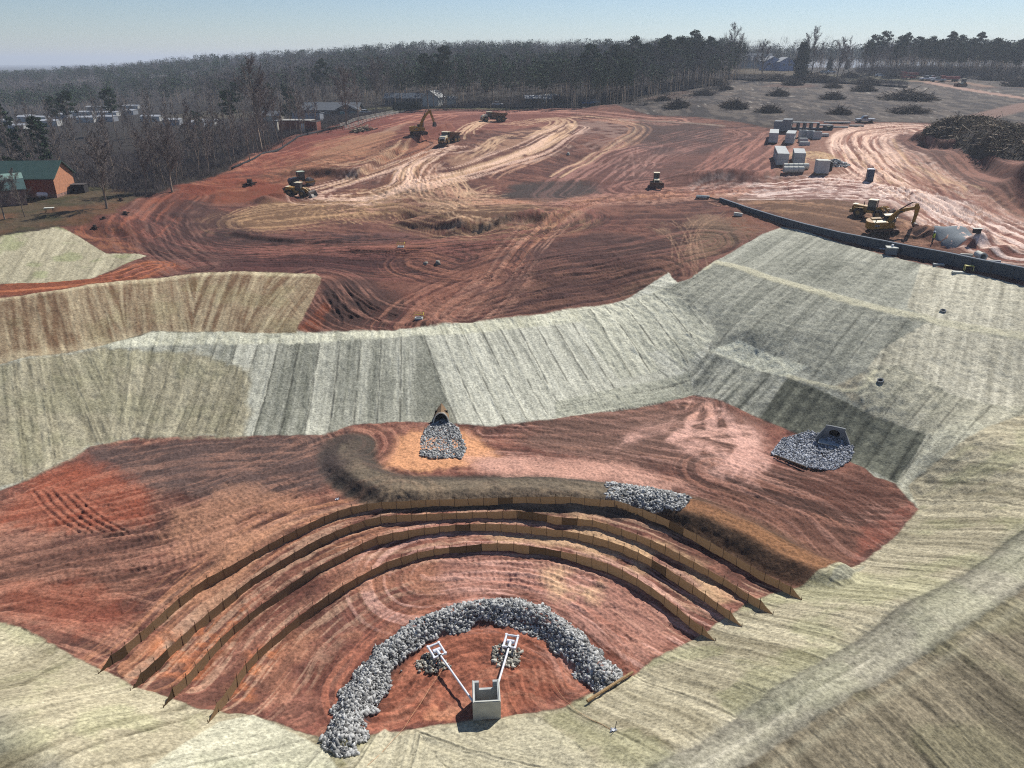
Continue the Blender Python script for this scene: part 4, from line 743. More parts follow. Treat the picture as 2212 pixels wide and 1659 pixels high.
# gravel dump: smooth low blue-grey cone
def mound(name,label,cat,c,rx,ry,h,m,rz=0,seed=0,kind='stuff',rough_=.06):
    n=26; V=[];Fq=[]
    for i in range(n):
        for j in range(n):
            a=(i/(n-1)*2-1); b=(j/(n-1)*2-1); X=a*rx*1.08; Y=b*ry*1.08; r=math.hypot(a,b)*1.08; x=c[0]+X*math.cos(rz)-Y*math.sin(rz); y=c[1]+X*math.sin(rz)+Y*math.cos(rz)
            hh=h*max(0,1-r)**.85 if r<1 else -.3; V.append((x,y,hh))
    V=np.array(V); V[:,2]+=Zs(V[:,0],V[:,1])+(fbm(V[:,0]*1.5,V[:,1]*1.5,3,seed)-.5)*2*rough_*h
    Fq=[(i*n+j,(i+1)*n+j,(i+1)*n+j+1,i*n+j+1) for i in range(n-1) for j in range(n-1)]
    me=rawmesh(name,V,[np.array(Fq)],True); me.materials.append(m); o=bpy.data.objects.new(name,me); link(o); tag(o,label,cat,None,kind); return o
_g=P3(2058,503); mound('gravel_dump','smooth blue grey gravel dump beside the trench','gravel',_g,2.8,3.6,.18,mat('blue_grey_gravel',(112,120,124),.9,0,.16,6,bump=.5),0,3)
# ================================================================ riser box, skimmers, outlets
def riser():
    c=gpz(1050,1553); x,y=c[0],c[1]+.72; z=zat(x,y)-.3; t=thing('riser_box','open topped concrete riser box with a notched rear wall','riser box',(x,y,z),R(4))
    w,d,h,th=1.62,1.62,1.85,.15
    b=MB(); b.box((0,-d/2+th/2,h/2),(w,th,h)); b.box((-w/2+th/2,0,h/2-.001),(th,d-2*th,h)); b.box((w/2-th/2,0,h/2-.001),(th,d-2*th,h)); 
    b.box((-w/2+.2,d/2-th/2,h/2),(.4,th,h)); b.box((w/2-.2,d/2-th/2,h/2),(.4,th,h)); b.box((0,d/2-th/2,(h-.6)/2),(w-.8,th-.004,h-.6)); b.build('wall',CON,t)
    MB().box((0,0,.1),(w-2*th,d-2*th,.2)).build('floor',COND,t)
    r=MB(); 
    for s in (-1,1): r.box((s*(w/2-.055),0,h+.02),(.05,d-.02,.04))
    r.box((0,-d/2+.055,h+.02),(w-.18,.05,.04)); r.build('rim_lip',CON2,t)
    st=MB().prismx([(-.62,-.0),(-.45,.9),(0,1.2),(.45,.9),(.62,0)],-.0,.02); return t,(x,y,z)
rt,rc=riser()
def skimmer(u,v,label,side,zoff):
    c=P3(u,v,.5); t=thing('skimmer',label,'skimmer',c,0,None)
    tgt=Vector((rc[0]+side*.82,rc[1]+.3,rc[2]+.55)) ; zt=rc[2]+.95; tp=(rc[0]-.83,rc[1]+.1,zt) if side<0 else (rc[0]+.55,rc[1]+.84,zt)
    tgt=Vector(tp); v0=tgt-Vector(c); L=v0.length; yaw=math.atan2(v0.y,v0.x); t.rotation_euler.z=yaw; t.rotation_euler.y=0
    dz=tgt.z-c[2]; w=.78; l=1.05
    for (a,b_) in (((-l/2,-w/2),(l/2,-w/2)),((l/2,-w/2),(l/2,w/2)),((l/2,w/2),(-l/2,w/2)),((-l/2,w/2),(-l/2,-w/2))):
        MB().cyl((a[0],a[1],0),(b_[0],b_[1],0),.075,n=10).build('float_pipe',PVC,t,smooth_=False)
    for a in ((-l/2,-w/2),(l/2,-w/2),(l/2,w/2),(-l/2,w/2)): MB().cyl((a[0],a[1],-.085),(a[0],a[1],.085),.09,n=10).build('elbow',PVC,t)
    MB().cyl((-.12,-w/2+.1,.02),(-.12,w/2-.1,.02),.03,n=8).cyl((.1,-w/2+.1,.02),(.1,w/2-.1,.02),.03,n=8).build('brace',BLUE,t)
    MB().cyl((0,-.25,-.02),(0,.25,-.02),.14,n=12).build('intake_pipe',PVC,t); MB().cyl((.05,0,0),(.6,0,dz*.12),.1,n=12).build('coupling',PVC,t)
    MB().cyl((.35,0,dz*.06),(L,0,dz),.068,n=12).build('arm_pipe',PVC,t); MB().ring((.58,0,dz*.1),(.66,0,dz*.12),.112,.07,12).build('clamp',BLK,t)
skimmer(944,1417,'white pipe skimmer on the left, lying diagonally with the longer arm',-1,0)
skimmer(1103,1398,'white pipe skimmer on the right with a shorter upright arm',1,0)
def headwall():
    c=P3(1800,948,-.15); t=thing('pipe_headwall','grey concrete headwall with round pipe opening and splayed wings','headwall',c,R(-28)); t.scale=(.88,.88,.7)
    b=MB(); n=24; ro=.62; cx,cz=0,1.05; outer=[(-1.05,0),(1.05,0),(1.05,1.7),(.75,2.15),(-.75,2.15),(-1.05,1.7)]
    # front plate with hole: ring of quads from circle to outline
    O=[];Cc=[]
    for i in range(n):
        a=2*math.pi*i/n; dx,dz=math.cos(a),math.sin(a); Cc.append((cx+ro*dx,cz+ro*dz)); s=min(1.05/max(abs(dx),1e-6),(1.05 if dz<0 else 1.1)/max(abs(dz),1e-6)); O.append((cx+s*dx,cz+s*dz))
    for yy in (0,.2):
        b.add([(p[0],yy,p[1]) for p in O]+[(p[0],yy,p[1]) for p in Cc],[(i,(i+1)%n,n+(i+1)%n,n+i) for i in range(n)])
    b.add([(p[0],0,p[1]) for p in O]+[(p[0],.2,p[1]) for p in O],[(i,n+i,n+(i+1)%n,(i+1)%n) for i in range(n)])
    b.build('wall',COND,t)
    MB().ring((0,-.06,cz),(0,.5,cz),ro+.13,ro-.005,26).build('pipe',COND,t,smooth_=False); MB().cyl((0,.35,cz),(0,.42,cz),ro,n=20).build('pipe_shade_plug',mat('painted_hollow_shade',(14,13,13),1,0,.1,2),t)  # near-black disc plugs the bore to stand for its inner shade
    for s in (-1,1):
        w=MB(); x0=s*1.05; x1=s*1.75; w.add([(x0,0,0),(x1,-1.0,0),(x1,-1.0,.55),(x0,0,1.75),(x0+s*.02,.16,0),(x1+s*.1,-.86,0),(x1+s*.1,-.86,.55),(x0+s*.02,.16,1.75)],[(0,1,2,3),(7,6,5,4),(3,2,6,7),(1,5,6,2),(0,4,5,1)]); w.build('wing_wall',COND,t)
    MB().box((0,-.75,.03),(2.9,1.4,.12)).build('apron',CON,t); return t
headwall()
def arch_pipe():
    c=P3(953,916,-.1); t=thing('culvert_outlet','pointed arch culvert mouth cut into the straw covered slope','culvert outlet',c,R(2)); t.scale=(.85,.5,.85)
    b=MB(); n=14; prof=[]
    for i in range(n+1):
        a=math.pi*i/n; prof.append((.92*math.cos(a),1.45*math.sin(a)**.85))
    rows=[]; 
    for k,(yy,sc_,lift) in enumerate(((-.25,1.0,0.),(.9,.98,.25),(2.6,.9,.3),(4.2,.8,.3))): rows.append([(p[0]*sc_,yy+(p[1]*.55 if k==0 else 0),p[1]*sc_+.0) for p in prof])
    m=n+1; vs=[q for r_ in rows for q in r_]; fs=[(k*m+i,k*m+i+1,(k+1)*m+i+1,(k+1)*m+i) for k in range(3) for i in range(n)]
    b.add(vs,fs); o=b.build('pipe',mat('corrugated_steel',(134,124,110),.7,.2,.25,6),t); so=o.modifiers.new('thickness','SOLIDIFY'); so.thickness=.09
    b=MB(); rim=[(p[0]*1.05,-.28+p[1]*.55,p[1]*1.03) for p in prof]; b.tube(rim,.07,8); b.build('rim',CON2,t)
    MB().box((0,1.9,.7),(1.6,.1,1.5)).build('pipe_shade_plug',mat('painted_hollow_shade',(14,13,13),1),t)  # black panel closes the pipe, painting the dark inside
    # soil hood above the pipe rising to a point
    h=MB(); vs=[(-.98,-.1,0),(-.8,.5,1.0),(0,.75,1.52),(.8,.5,1.0),(.98,-.1,0),(-.95,2.0,.8),(-.5,2.9,1.5),(0,3.6,2.0),(.5,2.9,1.5),(.95,2.0,.8)]
    h.add(vs,[(0,1,6,5),(1,2,7,6),(2,3,8,7),(3,4,9,8)]); h.build('earth_cover',mat('bare_tan_soil',(128,104,78),.95,0,.2,5,bump=.5),t)
    return t
arch_pipe()
def plank(u1,v1,u2,v2,r,label,m=WOOD,name='wooden_pole',cat='pole',lift=.25):
    a=Vector(P3(u1,v1,lift)); b=Vector(P3(u2,v2,lift)); o=MB().cyl(a-a,b-a,r,r*.8,8).build(name,m,None,a); tag(o,label,cat); return o
plank(1268,1521,1366,1458,.10,'long pale wooden pole lying across the end of the rock arc')
plank(1672,988,1740,1014,.09,'dark timber edging along the lower side of the pale riprap apron',DW,'edging_timber','timber')
def cord(u1,v1,u2,v2,label):
    a=P3(u1,v1,.05); b=P3(u2,v2,.05); n=14; pts=[]
    for i in range(n+1):
        f=i/n; x=a[0]+(b[0]-a[0])*f+.03*math.sin(i*1.7); y=a[1]+(b[1]-a[1])*f; pts.append((x-a[0],y-a[1],max(zat(x,y)+.06,0)-a[2]))
    o=MB().tube(pts,.009,5).build('rope',mat('tan_rope',(206,160,120),.9),None,a); tag(o,label,'rope')
cord(958,1452,795,1655,'thin tan rope running down to the left from the left skimmer pad'); cord(1190,1475,1322,1578,'thin tan rope running from the basin floor to the small stake')
_s=P3(1325,1580); t=thing('survey_stake','short stake wrapped in white plastic on the near grassy slope','stake',_s); MB().cyl((0.08,0,-.1),(.12,0,.75),.02,n=6).build('post',BLK,t)
def rag(r,seed):
    rg=np.random.default_rng(seed); n=7; V=[(r*((i/(n-1))*2-1)*rg.uniform(.7,1.2),r*.7*((j/(n-1))*2-1)*rg.uniform(.7,1.2),rg.uniform(0,.14)) for i in range(n) for j in range(n)]
    return MB().add(V,[(i*n+j,(i+1)*n+j,(i+1)*n+j+1,i*n+j+1) for i in range(n-1) for j in range(n-1)])
rag(.17,1).build('plastic_wrap',PVC,t,(0,0,.05))
for u,v,r,l in [(729,1080,.16,'crumpled white scrap lying left of the long earth berm'),(1088,1060,.1,'tiny white scrap in front of the earth berm centre')][:1]:
    o=rag(r,5).build('paper_scrap',PVC,None,P3(u,v,.05)); tag(o,l,'litter')
# inlets with yellow frames
def inlet(u,v,label,fl):
    c=P3(u,v,0); t=thing('drain_inlet',label,'drain inlet',c,R(-3)); b=MB(); w,d=(1.0,.7)
    for s in (-1,1): b.box((s*(w/2-.08),0,.14),(.16,d,.28)); b.box((0,s*(d/2-.08),.139),(w-.32,.16,.278))
    b.build('curb',CON,t); MB().box((0,0,.02),(w-.3,d-.3,.02)).build('opening',mat('painted_hollow_shade',(14,13,13),1),t)  # near-black sheet stands for the shade down the inlet
    y=mat('safety_yellow',(214,196,60),.6,0,.1,3); p=MB(); pts=[(-.6,.5),(.6,.55),(.62,-.3),(-.6,-.25)]
    for a in pts: q=MB().cyl((a[0],a[1],0),(a[0],a[1],.8),.02,n=6).build('post',y,t)
    for a,b_ in zip(pts[:2],pts[1:3]): p.cyl((a[0],a[1],.85),(b_[0],b_[1],.7),.02,n=6)
    p.box((0,.5,.5),(1.1,.02,.06)); p.build('warning_tape',y,t)
inlet(905,690,'small curbed drain inlet ringed by yellow tape above the straw slope',0); inlet(866,535,'square drain inlet with yellow stakes on the pink clay pad',1)
for u,v,r,l in [(944,570,.36,'pale boulder slab lying right of the pair on dark red clay'),(921,571,.35,'smaller pale rock left of the boulder slab on dark red clay'),(1228,334,.5,'lone dark rock on the red slope between two haul tracks')]:
    me=stones('boulder',np.array([(0,0,.15)]),[r*2.2],RK2,int(u)); o=bpy.data.objects.new('boulder',me); link(o); o.location=P3(u,v); tag(o,l,'boulder')
# rings on the right slope
for u,v,l in [(1902,823,'dark manhole ring in a red soil patch beside the light straw seam'),(2037,672,'broken ring in a mossy hollow on the bright upper right slope')]:
    c=P3(u,v,.0); t=thing('manhole',l,'manhole',c,0,None,slope_tilt(c[0],c[1],0)); MB().ring((0,0,.0),(0,0,.14),.34,.24).build('ring',COND,t); MB().cyl((0,0,.0),(0,0,.03),.25,n=16).build('opening',mat('painted_hollow_shade',(14,13,13),1),t)  # flat black disc painted as the shade inside each ring
# ================================================================ retaining wall
WT=[(1555,434),(1610,455),(1674,477),(1740,497),(1812,517),(1890,535),(1964,552),(2040,568),(2117,586),(2212,606),(2330,634)]
def wall():
    P=[gpz(u,v) for u,v in WT]; n=len(P); x0,y0,z0=P[0]; t=thing('retaining_wall','long low dark grey concrete retaining wall along the top of the slope','retaining wall',P[0])
    b=MB(); cp_=MB(); hs=[.5,.6,.75,.85,1.0,1.15,1.25,1.35,1.4,1.45,1.5]
    for i in range(n-1):
        a=np.array(P[i]); c=np.array(P[i+1]); d=(c-a)[:2]; d/=np.linalg.norm(d); nn=np.array([-d[1],d[0]])*.15
        vs=[]
        for q,h in ((a,hs[i]),(c,hs[i+1])):
            for s,zz in ((-1,-1.2),(1,-1.2),(1,h),(-1,h)): vs.append((q[0]+s*nn[0]-x0,q[1]+s*nn[1]-y0,q[2]+zz-z0))
        b.add(vs,[(0,4,5,1),(1,5,6,2),(2,6,7,3),(3,7,4,0),(0,1,2,3),(7,6,5,4)])
        vs=[]
        for q,h in ((a,hs[i]),(c,hs[i+1])):
            for s,zz in ((-1.4,.003),(1.4,.003),(1.4,.12),(-1.4,.12)): vs.append((q[0]+s*nn[0]-x0,q[1]+s*nn[1]-y0,q[2]+h+zz-z0))
        cp_.add(vs,[(0,4,5,1),(1,5,6,2),(2,6,7,3),(3,7,4,0),(0,1,2,3),(7,6,5,4)])
    jt=MB()
    for i in range(n-1):
        a=np.array(P[i]); c=np.array(P[i+1]); L=np.linalg.norm(c-a); m=int(L/1.8)
        for k in range(m):
            f=(k+.5)/m; q=a+(c-a)*f; h=hs[i]+(hs[i+1]-hs[i])*f; d=(c-a)/L; nn=np.array([d[1],-d[0]])*.165; jt.box((q[0]+nn[0]-x0,q[1]+nn[1]-y0,q[2]-z0+h/2-.3),(.06,.04,h+.55),math.atan2(d[1],d[0]))
    jt.build('panel_joint',mat('joint_dark',(48,52,58),.9),t)
    b.build('wall',mat('dark_blue_grey_block',(70,77,84),.9,0,.15,1.2,bump=.3),t); cp_.build('coping',mat('coping_concrete',(98,106,114),.85,0,.12,2),t)
wall()
c=P3(1924,548,.0); t=thing('junction_box','concrete junction box with a pale lid on the straw slope below the wall','junction box',c,R(-15)); MB().box((0,0,.3),(1.35,1.1,1.1)).build('body',COND,t); MB().box((0,0,.91),(1.5,1.25,.12)).build('lid',CON2,t); MB().cyl((.05,.1,.97),(.05,.1,1.3),.16,n=10).build('lifting_cap',PVC,t)
o=rag(.4,9).build('plastic_sheet',PVC,None,P3(1906,541,.15)); tag(o,'crumpled white sheet left of the junction box','litter')
for u,v,w,l in [(2027,573,1.3,'grey concrete slab at the foot of the retaining wall, left one'),(2069,590,1.3,'pale concrete slab at the foot of the retaining wall beside the hose reel')]:
    c=P3(u,v,.12); t=MB().box((0,0,0),(w,.55,.22),0).build('concrete_slab',CON2 if u>2050 else CON,None,c,R(-12)); tag(t,l,'slab')
c=P3(2091,586,.05); t=thing('hose_reel','small yellow framed cart against the retaining wall','cart',c,R(-10)); yy=mat('safety_yellow',(214,196,60)); MB().tube([(-.5,-.2,0),(-.5,-.2,.7),(.5,-.2,.7),(.5,-.2,0)],.05,6).tube([(-.5,.2,0),(-.5,.2,.7),(.5,.2,.7),(.5,.2,0)],.05,6).box((0,0,.7),(1.0,.5,.06)).build('frame',mat('pale_yellow',(200,190,110),.6),t); MB().cyl((-.35,0,.36),(.35,0,.36),.28,n=12).build('drum',BLK,t)
# flared pipe end behind the wall
c=P3(2117,562,.15); t=thing('pipe_section','concrete pipe with flared bell end lying behind the wall','pipe',c,R(-8)); t.scale=(.72,)*3; MB().ring((0,-.6,.6),(0,1.6,.6),.62,.48,20).build('barrel',CON2,t); MB().ring((0,-.85,.6),(0,-.6,.6),.74,.5,20).build('bell',CON2,t); MB().cyl((0,1.2,.6),(0,1.25,.6),.49,n=16).build('pipe_shade_plug',mat('painted_hollow_shade',(14,13,13),1),t)  # black plug stands for the darkness within the barrel
for s,l in ((-1,'concrete beam lying left of the bell ended pipe'),(1,'concrete beam lying right of the bell ended pipe')):
    o=MB().box((0,0,.12),(1.5,.3,.25)).build('concrete_beam',CON2 if s<0 else CON,None,P3(2117+s*30,560+s*7,.05),R(-12)); tag(o,l,'beam')
c=P3(2108,508,.3); t=thing('trench_box','small metal box with a pale lid at the right end of the gravel dump','metal box',c,R(-5)); MB().box((0,0,.3),(.9,.6,.6)).build('body',BLK,t); MB().box((0,0,.64),(1.3,.7,.06)).build('lid',CON2,t)
# ================================================================ machines
def oval_track(b,L,h,w,y):
    r=h/2; pts=[]
    for i in range(7): a=math.pi/2+math.pi*i/6; pts.append((-L/2+r+r*math.cos(a),r+r*math.sin(a)))
    for i in range(7): a=-math.pi/2+math.pi*i/6; pts.append((L/2-r+r*math.cos(a),r+r*math.sin(a)))
    b.prism(pts,y-w/2,y+w/2)
    return pts
def track(t,L,h,w,y):
    b=MB(); oval_track(b,L,h,w,y)
    n=int(L/.22)
    for i in range(n): b.box((-L/2+h/2+(L-h)*(i+.5)/n,y,h+.02),(.07,w,.05)); b.box((-L/2+h/2+(L-h)*(i+.5)/n,y,.0),(.07,w,.05))
    o=b.build('track',MUD,t); m=MB()
    for i in range(6): m.cyl((-L/2+h/2+(L-h)*i/5,y-w/2-.02,h/2),(-L/2+h/2+(L-h)*i/5,y+w/2+.02,h/2),h*.3,n=10)
    m.build('roller',BLK,o)
def text(parent,s,size,loc,rot,m):
    cu=bpy.data.curves.new('lettering','FONT'); cu.body=s; cu.size=size; cu.extrude=.01; cu.align_x='CENTER'; cu.materials.append(m); o=bpy.data.objects.new('lettering',cu); link(o,parent); me=bpy.data.meshes.new_from_object(o); q=bpy.data.objects.new('lettering',me); bpy.data.objects.remove(o); link(q,parent); q.location=loc; q.rotation_euler=rot; return q
WHT=mat('white_lettering',(220,220,216),.6,0,.02,2)
def flatten(t):
    bpy.context.view_layer.update()
    for e in list(t.children):
        if e.type=='EMPTY':
            for ch in list(e.children): m=e.matrix_basis@ch.matrix_basis; ch.parent=t; ch.matrix_basis=m
            bpy.data.objects.remove(e)
def cabbox(t,c,d,mroof,frame=BLK,name='cab'):
    x,y,z=c; w,l,h=d[0],d[1],d[2]
    b=MB().box((x,y,z+h*.17),(w,l,h*.34))
    for sx in (-1,1):
        for sy in (-1,1): b.box((x+sx*(w/2-.05),y+sy*(l/2-.05),z+h*.66),(.1,.1,h*.66))
    o=b.build(name,frame,t); MB().box((x,y,z+h*.64),(w-.12,l-.12,h*.62)).build('window',GLS,o); MB().box((x,y,z+h+.06),(w+.16,l+.16,.12)).build('roof',mroof,o); return o
def excavator(loc,rz,house_rz,boom,stick,bkt,label,tilt=(0,0),roof=CREAM):
    """boom,stick: side profiles (x,z) in house frame, bkt: (x,z,angle)"""
    t=thing('excavator',label,'excavator',loc,rz,None,tilt)
    for s in (-1,1): track(t,5.0,1.05,.65,s*1.35)
    MB().box((0,0,.6),(2.6,2.1,.55)).cyl((0,0,.8),(0,0,1.25),.75,n=16).build('track_frame',BLK,t)
    H_=bpy.data.objects.new('upper_structure',None); link(H_,t); H_.rotation_euler.z=house_rz; H_.empty_display_size=.2
    MB().prism([(-2.1,1.25),(.6,1.25),(.6,2.1),(.35,2.35),(-2.1,2.35)],-1.4,.25).box((1.0,-.9,1.7),(1.0,1.0,.9)).build('body',YEL,H_)
    MB().box((-1.0,-.55,2.39),(2.1,1.5,.07)).build('engine_cover',roof,H_)
    cw=MB(); n=8; pts=[(-2.1,-1.45),(-2.1,1.45)]+[(-2.1-1.0*math.cos(a),1.45*math.sin(a)) for a in [math.pi/2-math.pi*i/n for i in range(1,n)]]
    vs=[(p[0],p[1],1.2) for p in pts]+[(p[0],p[1],2.5) for p in pts]; m=len(pts); cw.add(vs,[tuple(range(m)),tuple(range(2*m-1,m-1,-1))]+[(i,m+i,m+(i+1)%m,(i+1)%m) for i in range(m)]); cw.build('counterweight',YEL,H_)
    MB().box((-1.2,.82,2.0),(1.7,1.0,1.3)).build('side_cover',YD,H_); MB().cyl((-1.6,-.7,2.4),(-1.6,-.7,2.95),.09,n=8).build('exhaust',BLK,H_)
    MB().box((-1.5,-1.405,1.85),(.75,.02,.42)).build('decal',BLK,H_); text(H_,'CAT',.4,(-1.5,-1.43,1.7),(math.pi/2,0,0),WHT)
    cb=cabbox(H_,(1.1,.88,1.3),(1.7,1.05,1.75),CREAM if roof is CREAM else YD)
    def arm(pts,w,name,m):
        b=MB(); 
        L=[];Rr=[]
        for i,p in enumerate(pts):
            a=pts[max(0,i-1)]; c=pts[min(len(pts)-1,i+1)]; dx,dz=c[0]-a[0],c[1]-a[1]; q=math.hypot(dx,dz); nx,nz=-dz/q,dx/q; hw=p[2]/2; L.append((p[0]+nx*hw,p[1]+nz*hw)); Rr.append((p[0]-nx*hw,p[1]-nz*hw))
        b.prism(L+Rr[::-1],-w/2,w/2); return b.build(name,m,H_)
    bo=arm(boom,.46,'boom',YEL); arm(stick,.38,'arm',YEL)
    mid=boom[len(boom)//2]; 
    for s in (-1,1): c=MB().cyl((1.5,s*.38,1.45),(mid[0]*.62+.6,s*.38,mid[1]*.62+.9),.1,n=8).cyl((mid[0]*.62+.6,s*.38,mid[1]*.62+.9),(mid[0],s*.38,mid[1]-.1),.06,n=8); c.build('boom_cylinder',STL,H_)
    s0=stick[0]; MB().cyl((mid[0],0,mid[1]+.35),(s0[0]-.7,0,s0[1]+.35),.11,n=8).cyl((s0[0]-.7,0,s0[1]+.35),(s0[0],0,s0[1]+.15),.06,n=8).build('arm_cylinder',BLK,H_)
    s1=stick[-1]; MB().cyl((s0[0]+.35,0,s0[1]-.5),(s1[0]+.4,0,s1[1]+.7),.09,n=8).cyl((s1[0]+.4,0,s1[1]+.7),(s1[0]+.45,0,s1[1]-.1),.05,n=8).build('bucket_cylinder',STL,H_)
    text(H_,'CAT',.34,(mid[0],-.25,mid[1]-.12),(math.pi/2,0,0),WHT) if False else MB().box((mid[0]+.3,-.24,mid[1]),(.6,.02,.28)).build('decal',BLK,H_)
    x,z,a=bkt; b=MB(); pr=[(0,.25),(.45,.15),(.85,-.25),(1.0,-.75),(.75,-1.15),(.2,-1.3),(.12,-1.2),(.6,-1.0),(.75,-.7),(.62,-.3),(.3,.0),(0,.05)]
    pr=[(p[0]*math.cos(a)-p[1]*math.sin(a)+x,p[0]*math.sin(a)+p[1]*math.cos(a)+z) for p in pr]; b.prism(pr,-.62,.62)
    sp=[(0,.2),(.45,.1),(.8,-.3),(.9,-.75),(.2,-1.25),(.1,-.6)]; sp=[(p[0]*math.cos(a)-p[1]*math.sin(a)+x,p[0]*math.sin(a)+p[1]*math.cos(a)+z) for p in sp]
    for y0 in (-.64,.6): b.prism(sp,y0,y0+.04)
    b.build('bucket',STL,H_); flatten(t); t.scale=(.82,)*3; return t
c=P3(1906,503,.0)
excavator(c,R(-13),R(4),[(.5,1.7,.7),(1.3,2.9,.8),(2.3,3.9,.75),(3.4,4.25,.6),(5.2,4.5,.5)],[(5.05,5.15,.55),(5.3,4.5,.75),(5.25,3.2,.55),(4.95,1.5,.35)],(4.9,1.45,.25),'yellow excavator digging beside the retaining wall with its arm hanging straight down',slope_tilt(c[0],c[1],R(-13)))
c=P3(905,291,0)
excavator(c,R(28),R(6),[(.5,1.7,.7),(.9,3.0,.85),(1.6,4.4,.85),(2.6,5.7,.7),(4.0,6.9,.5)],[(3.8,7.3,.5),(4.3,6.9,.75),(4.8,5.6,.55),(5.5,3.6,.35)],(5.5,3.5,-.35),'dusty yellow excavator with raised boom on the bank above the dump truck',(0,0),YD)
def wheel(t,c,r,w,name='wheel',mt=RUB,rim=YD):
    x,y,z=c; b=MB().cyl((x,y-w/2,z),(x,y+w/2,z),r,n=18)
    for i in range(18): a=2*math.pi*i/18; b.box((x+(r+.01)*math.cos(a),y,z+(r+.01)*math.sin(a)),(.1,w*.96,.14),0,-a)
    o=b.build('wheel',mt,t); MB().cyl((x,y-w/2-.02,z),(x,y+w/2+.02,z),r*.5,n=14).build('rim',rim,o)
def dumper(loc,rz,label,tilt=(0,0),front_yaw=0):
    t=thing('articulated_dump_truck',label,'dump truck',loc,rz,'two articulated dump trucks on the red slope',tilt)
    F_=bpy.data.objects.new('front_unit',None); link(F_,t); F_.location=(1.6,0,0); F_.rotation_euler.z=front_yaw
    hd=MB().prism([(1.3,1.1),(3.5,1.05),(3.6,1.6),(3.1,2.25),(1.3,2.6)],-.95,.95); hd.build('hood',CREAM,F_)
    MB().box((3.57,0,1.35),(.1,1.5,.55)).build('grille',BLK,F_); MB().box((3.5,0,.85),(.5,2.6,.45)).build('bumper',YD,F_)
    for s in (-1,1): MB().box((2.0,s*1.2,1.75),(1.9,.65,.12)).box((2.95,s*1.2,1.45),(.12,.65,.6)).build('fender',YEL,F_); wheel(F_,(2.0,s*1.25,.9),.9,.7); MB().box((3.77,s*.95,1.0),(.04,.3,.18)).build('headlight',WHT,F_); MB().box((1.75,s*1.55,2.75),(.06,.3,.5)).build('mirror',BLK,F_)
    cabbox(F_,(.6,0,1.5),(1.5,1.9,1.85),CREAM); MB().box((-.7,0,1.2),(1.6,1.2,.7)).build('chassis',BLK,F_)
    MB().box((-2.0,0,1.0),(5.6,1.0,.5)).build('rear_frame',BLK,t)
    for x in (-1.5,-3.3):
        for s in (-1,1): wheel(t,(x,s*1.25,.9),.9,.7)
    bd=MB(); y0,y1,zb,zt=1.0,1.5,1.5,2.9
    bd.add([(1.0,-y0,zb),(1.0,y0,zb),(1.0,y1,zt+.4),(1.0,-y1,zt+.4),(-3.6,-y0,zb-.1),(-3.6,y0,zb-.1),(-3.6,y1,zt),(-3.6,-y1,zt),(-4.9,-y0*.8,2.5),(-4.9,y0*.8,2.5),(-4.9,y1*.95,zt+.1),(-4.9,-y1*.95,zt+.1)],
      [(0,1,2,3),(0,4,5,1),(0,3,7,4),(1,5,6,2),(4,8,9,5),(4,7,11,8),(5,9,10,6)])
    o=bd.build('dump_body',mat('dirt_stained_steel',(110,84,58),.8,.1,.3,2),t); so=o.modifiers.new('thickness','SOLIDIFY'); so.thickness=.09; so.offset=1
    MB().box((1.3,0,3.35),(.9,2.6,.08)).build('canopy',CREAM,o); flatten(t); t.scale=(.84,)*3; return t
c=P3(1068,262); dumper(c,R(188),'articulated dump truck on the crest with its empty dirt stained bed, seen from the side',(0,0),R(10))
c=P3(970,309); dumper(c,R(243),'articulated dump truck waiting below the excavator, cream hood towards the pond',(0,0),R(12))
def loader(loc,rz,label,tilt=(0,0),arm=0.0,bz=.4,roof=CREAM):
    t=thing('wheel_loader',label,'wheel loader',loc,rz,None,tilt)
    MB().prism([(-3.4,1.0),(-.6,1.0),(-.6,2.1),(-3.0,2.25),(-3.4,1.9)],-.85,.85).build('engine_hood',YEL,t); MB().box((-3.0,0,2.27),(.85,1.5,.06)).build('hood_top',roof,t)
    MB().box((-3.4,0,1.05),(.5,2.4,.7)).build('counterweight',YD,t); MB().cyl((-1.6,.4,2.1),(-1.6,.4,2.8),.08,n=8).build('exhaust',BLK,t)
    cabbox(t,(.1,0,1.35),(1.5,1.4,1.95),roof); MB().box((.1,0,1.15),(1.7,1.6,.5)).build('platform',YEL,t)
    MB().prism([(.9,.9),(2.1,.8),(2.3,1.5),(1.5,2.2),(.9,1.9)],-.55,.55).build('front_frame',YEL,t)
    for s in (-1,1):
        for x in (-2.0,1.6): wheel(t,(x,s*1.15,.85),.85,.6)
        MB().box((-2.0,s*1.15,1.8),(1.7,.66,.1)).build('fender',YEL,t)
        a=MB().prism([(1.4,2.0),(1.5,2.25),(2.6,1.9+arm*.6),(3.6,.75+bz),(3.5,.5+bz),(2.4,1.55+arm*.6)],s*.6-.1,s*.6+.1); a.build('lift_arm',YEL,t)
        MB().cyl((1.6,s*.6,1.1),(2.9,s*.6,1.2+arm*.4),.07,n=8).build('lift_cylinder',STL,t)
    MB().cyl((1.7,0,2.2),(3.2,0,1.6+bz*.5),.09,n=8).build('tilt_cylinder',CREAM,t)
    pr=[(3.5,.9),(3.35,.3),(3.7,-.2),(4.7,-.35),(4.7,-.25),(3.85,-.05),(3.6,.35),(3.75,1.0),(3.65,1.35)]; pr=[(p[0],p[1]+bz) for p in pr]; b=MB().prism(pr,-1.45,1.45)
    for s in (-1.45,1.4): b.prism([(3.6,.8+bz),(3.5,.2+bz),(3.8,-.15+bz),(4.7,-.3+bz),(3.9,1.1+bz)],s,s+.05)
    b.build('bucket',STL,t); t.scale=(.84,)*3; return t
c=P3(647,424,.05); loader(c,R(-17),'mustard wheel loader pushing dirt to the right in front of the soil compactor',(0,0),0,.25)
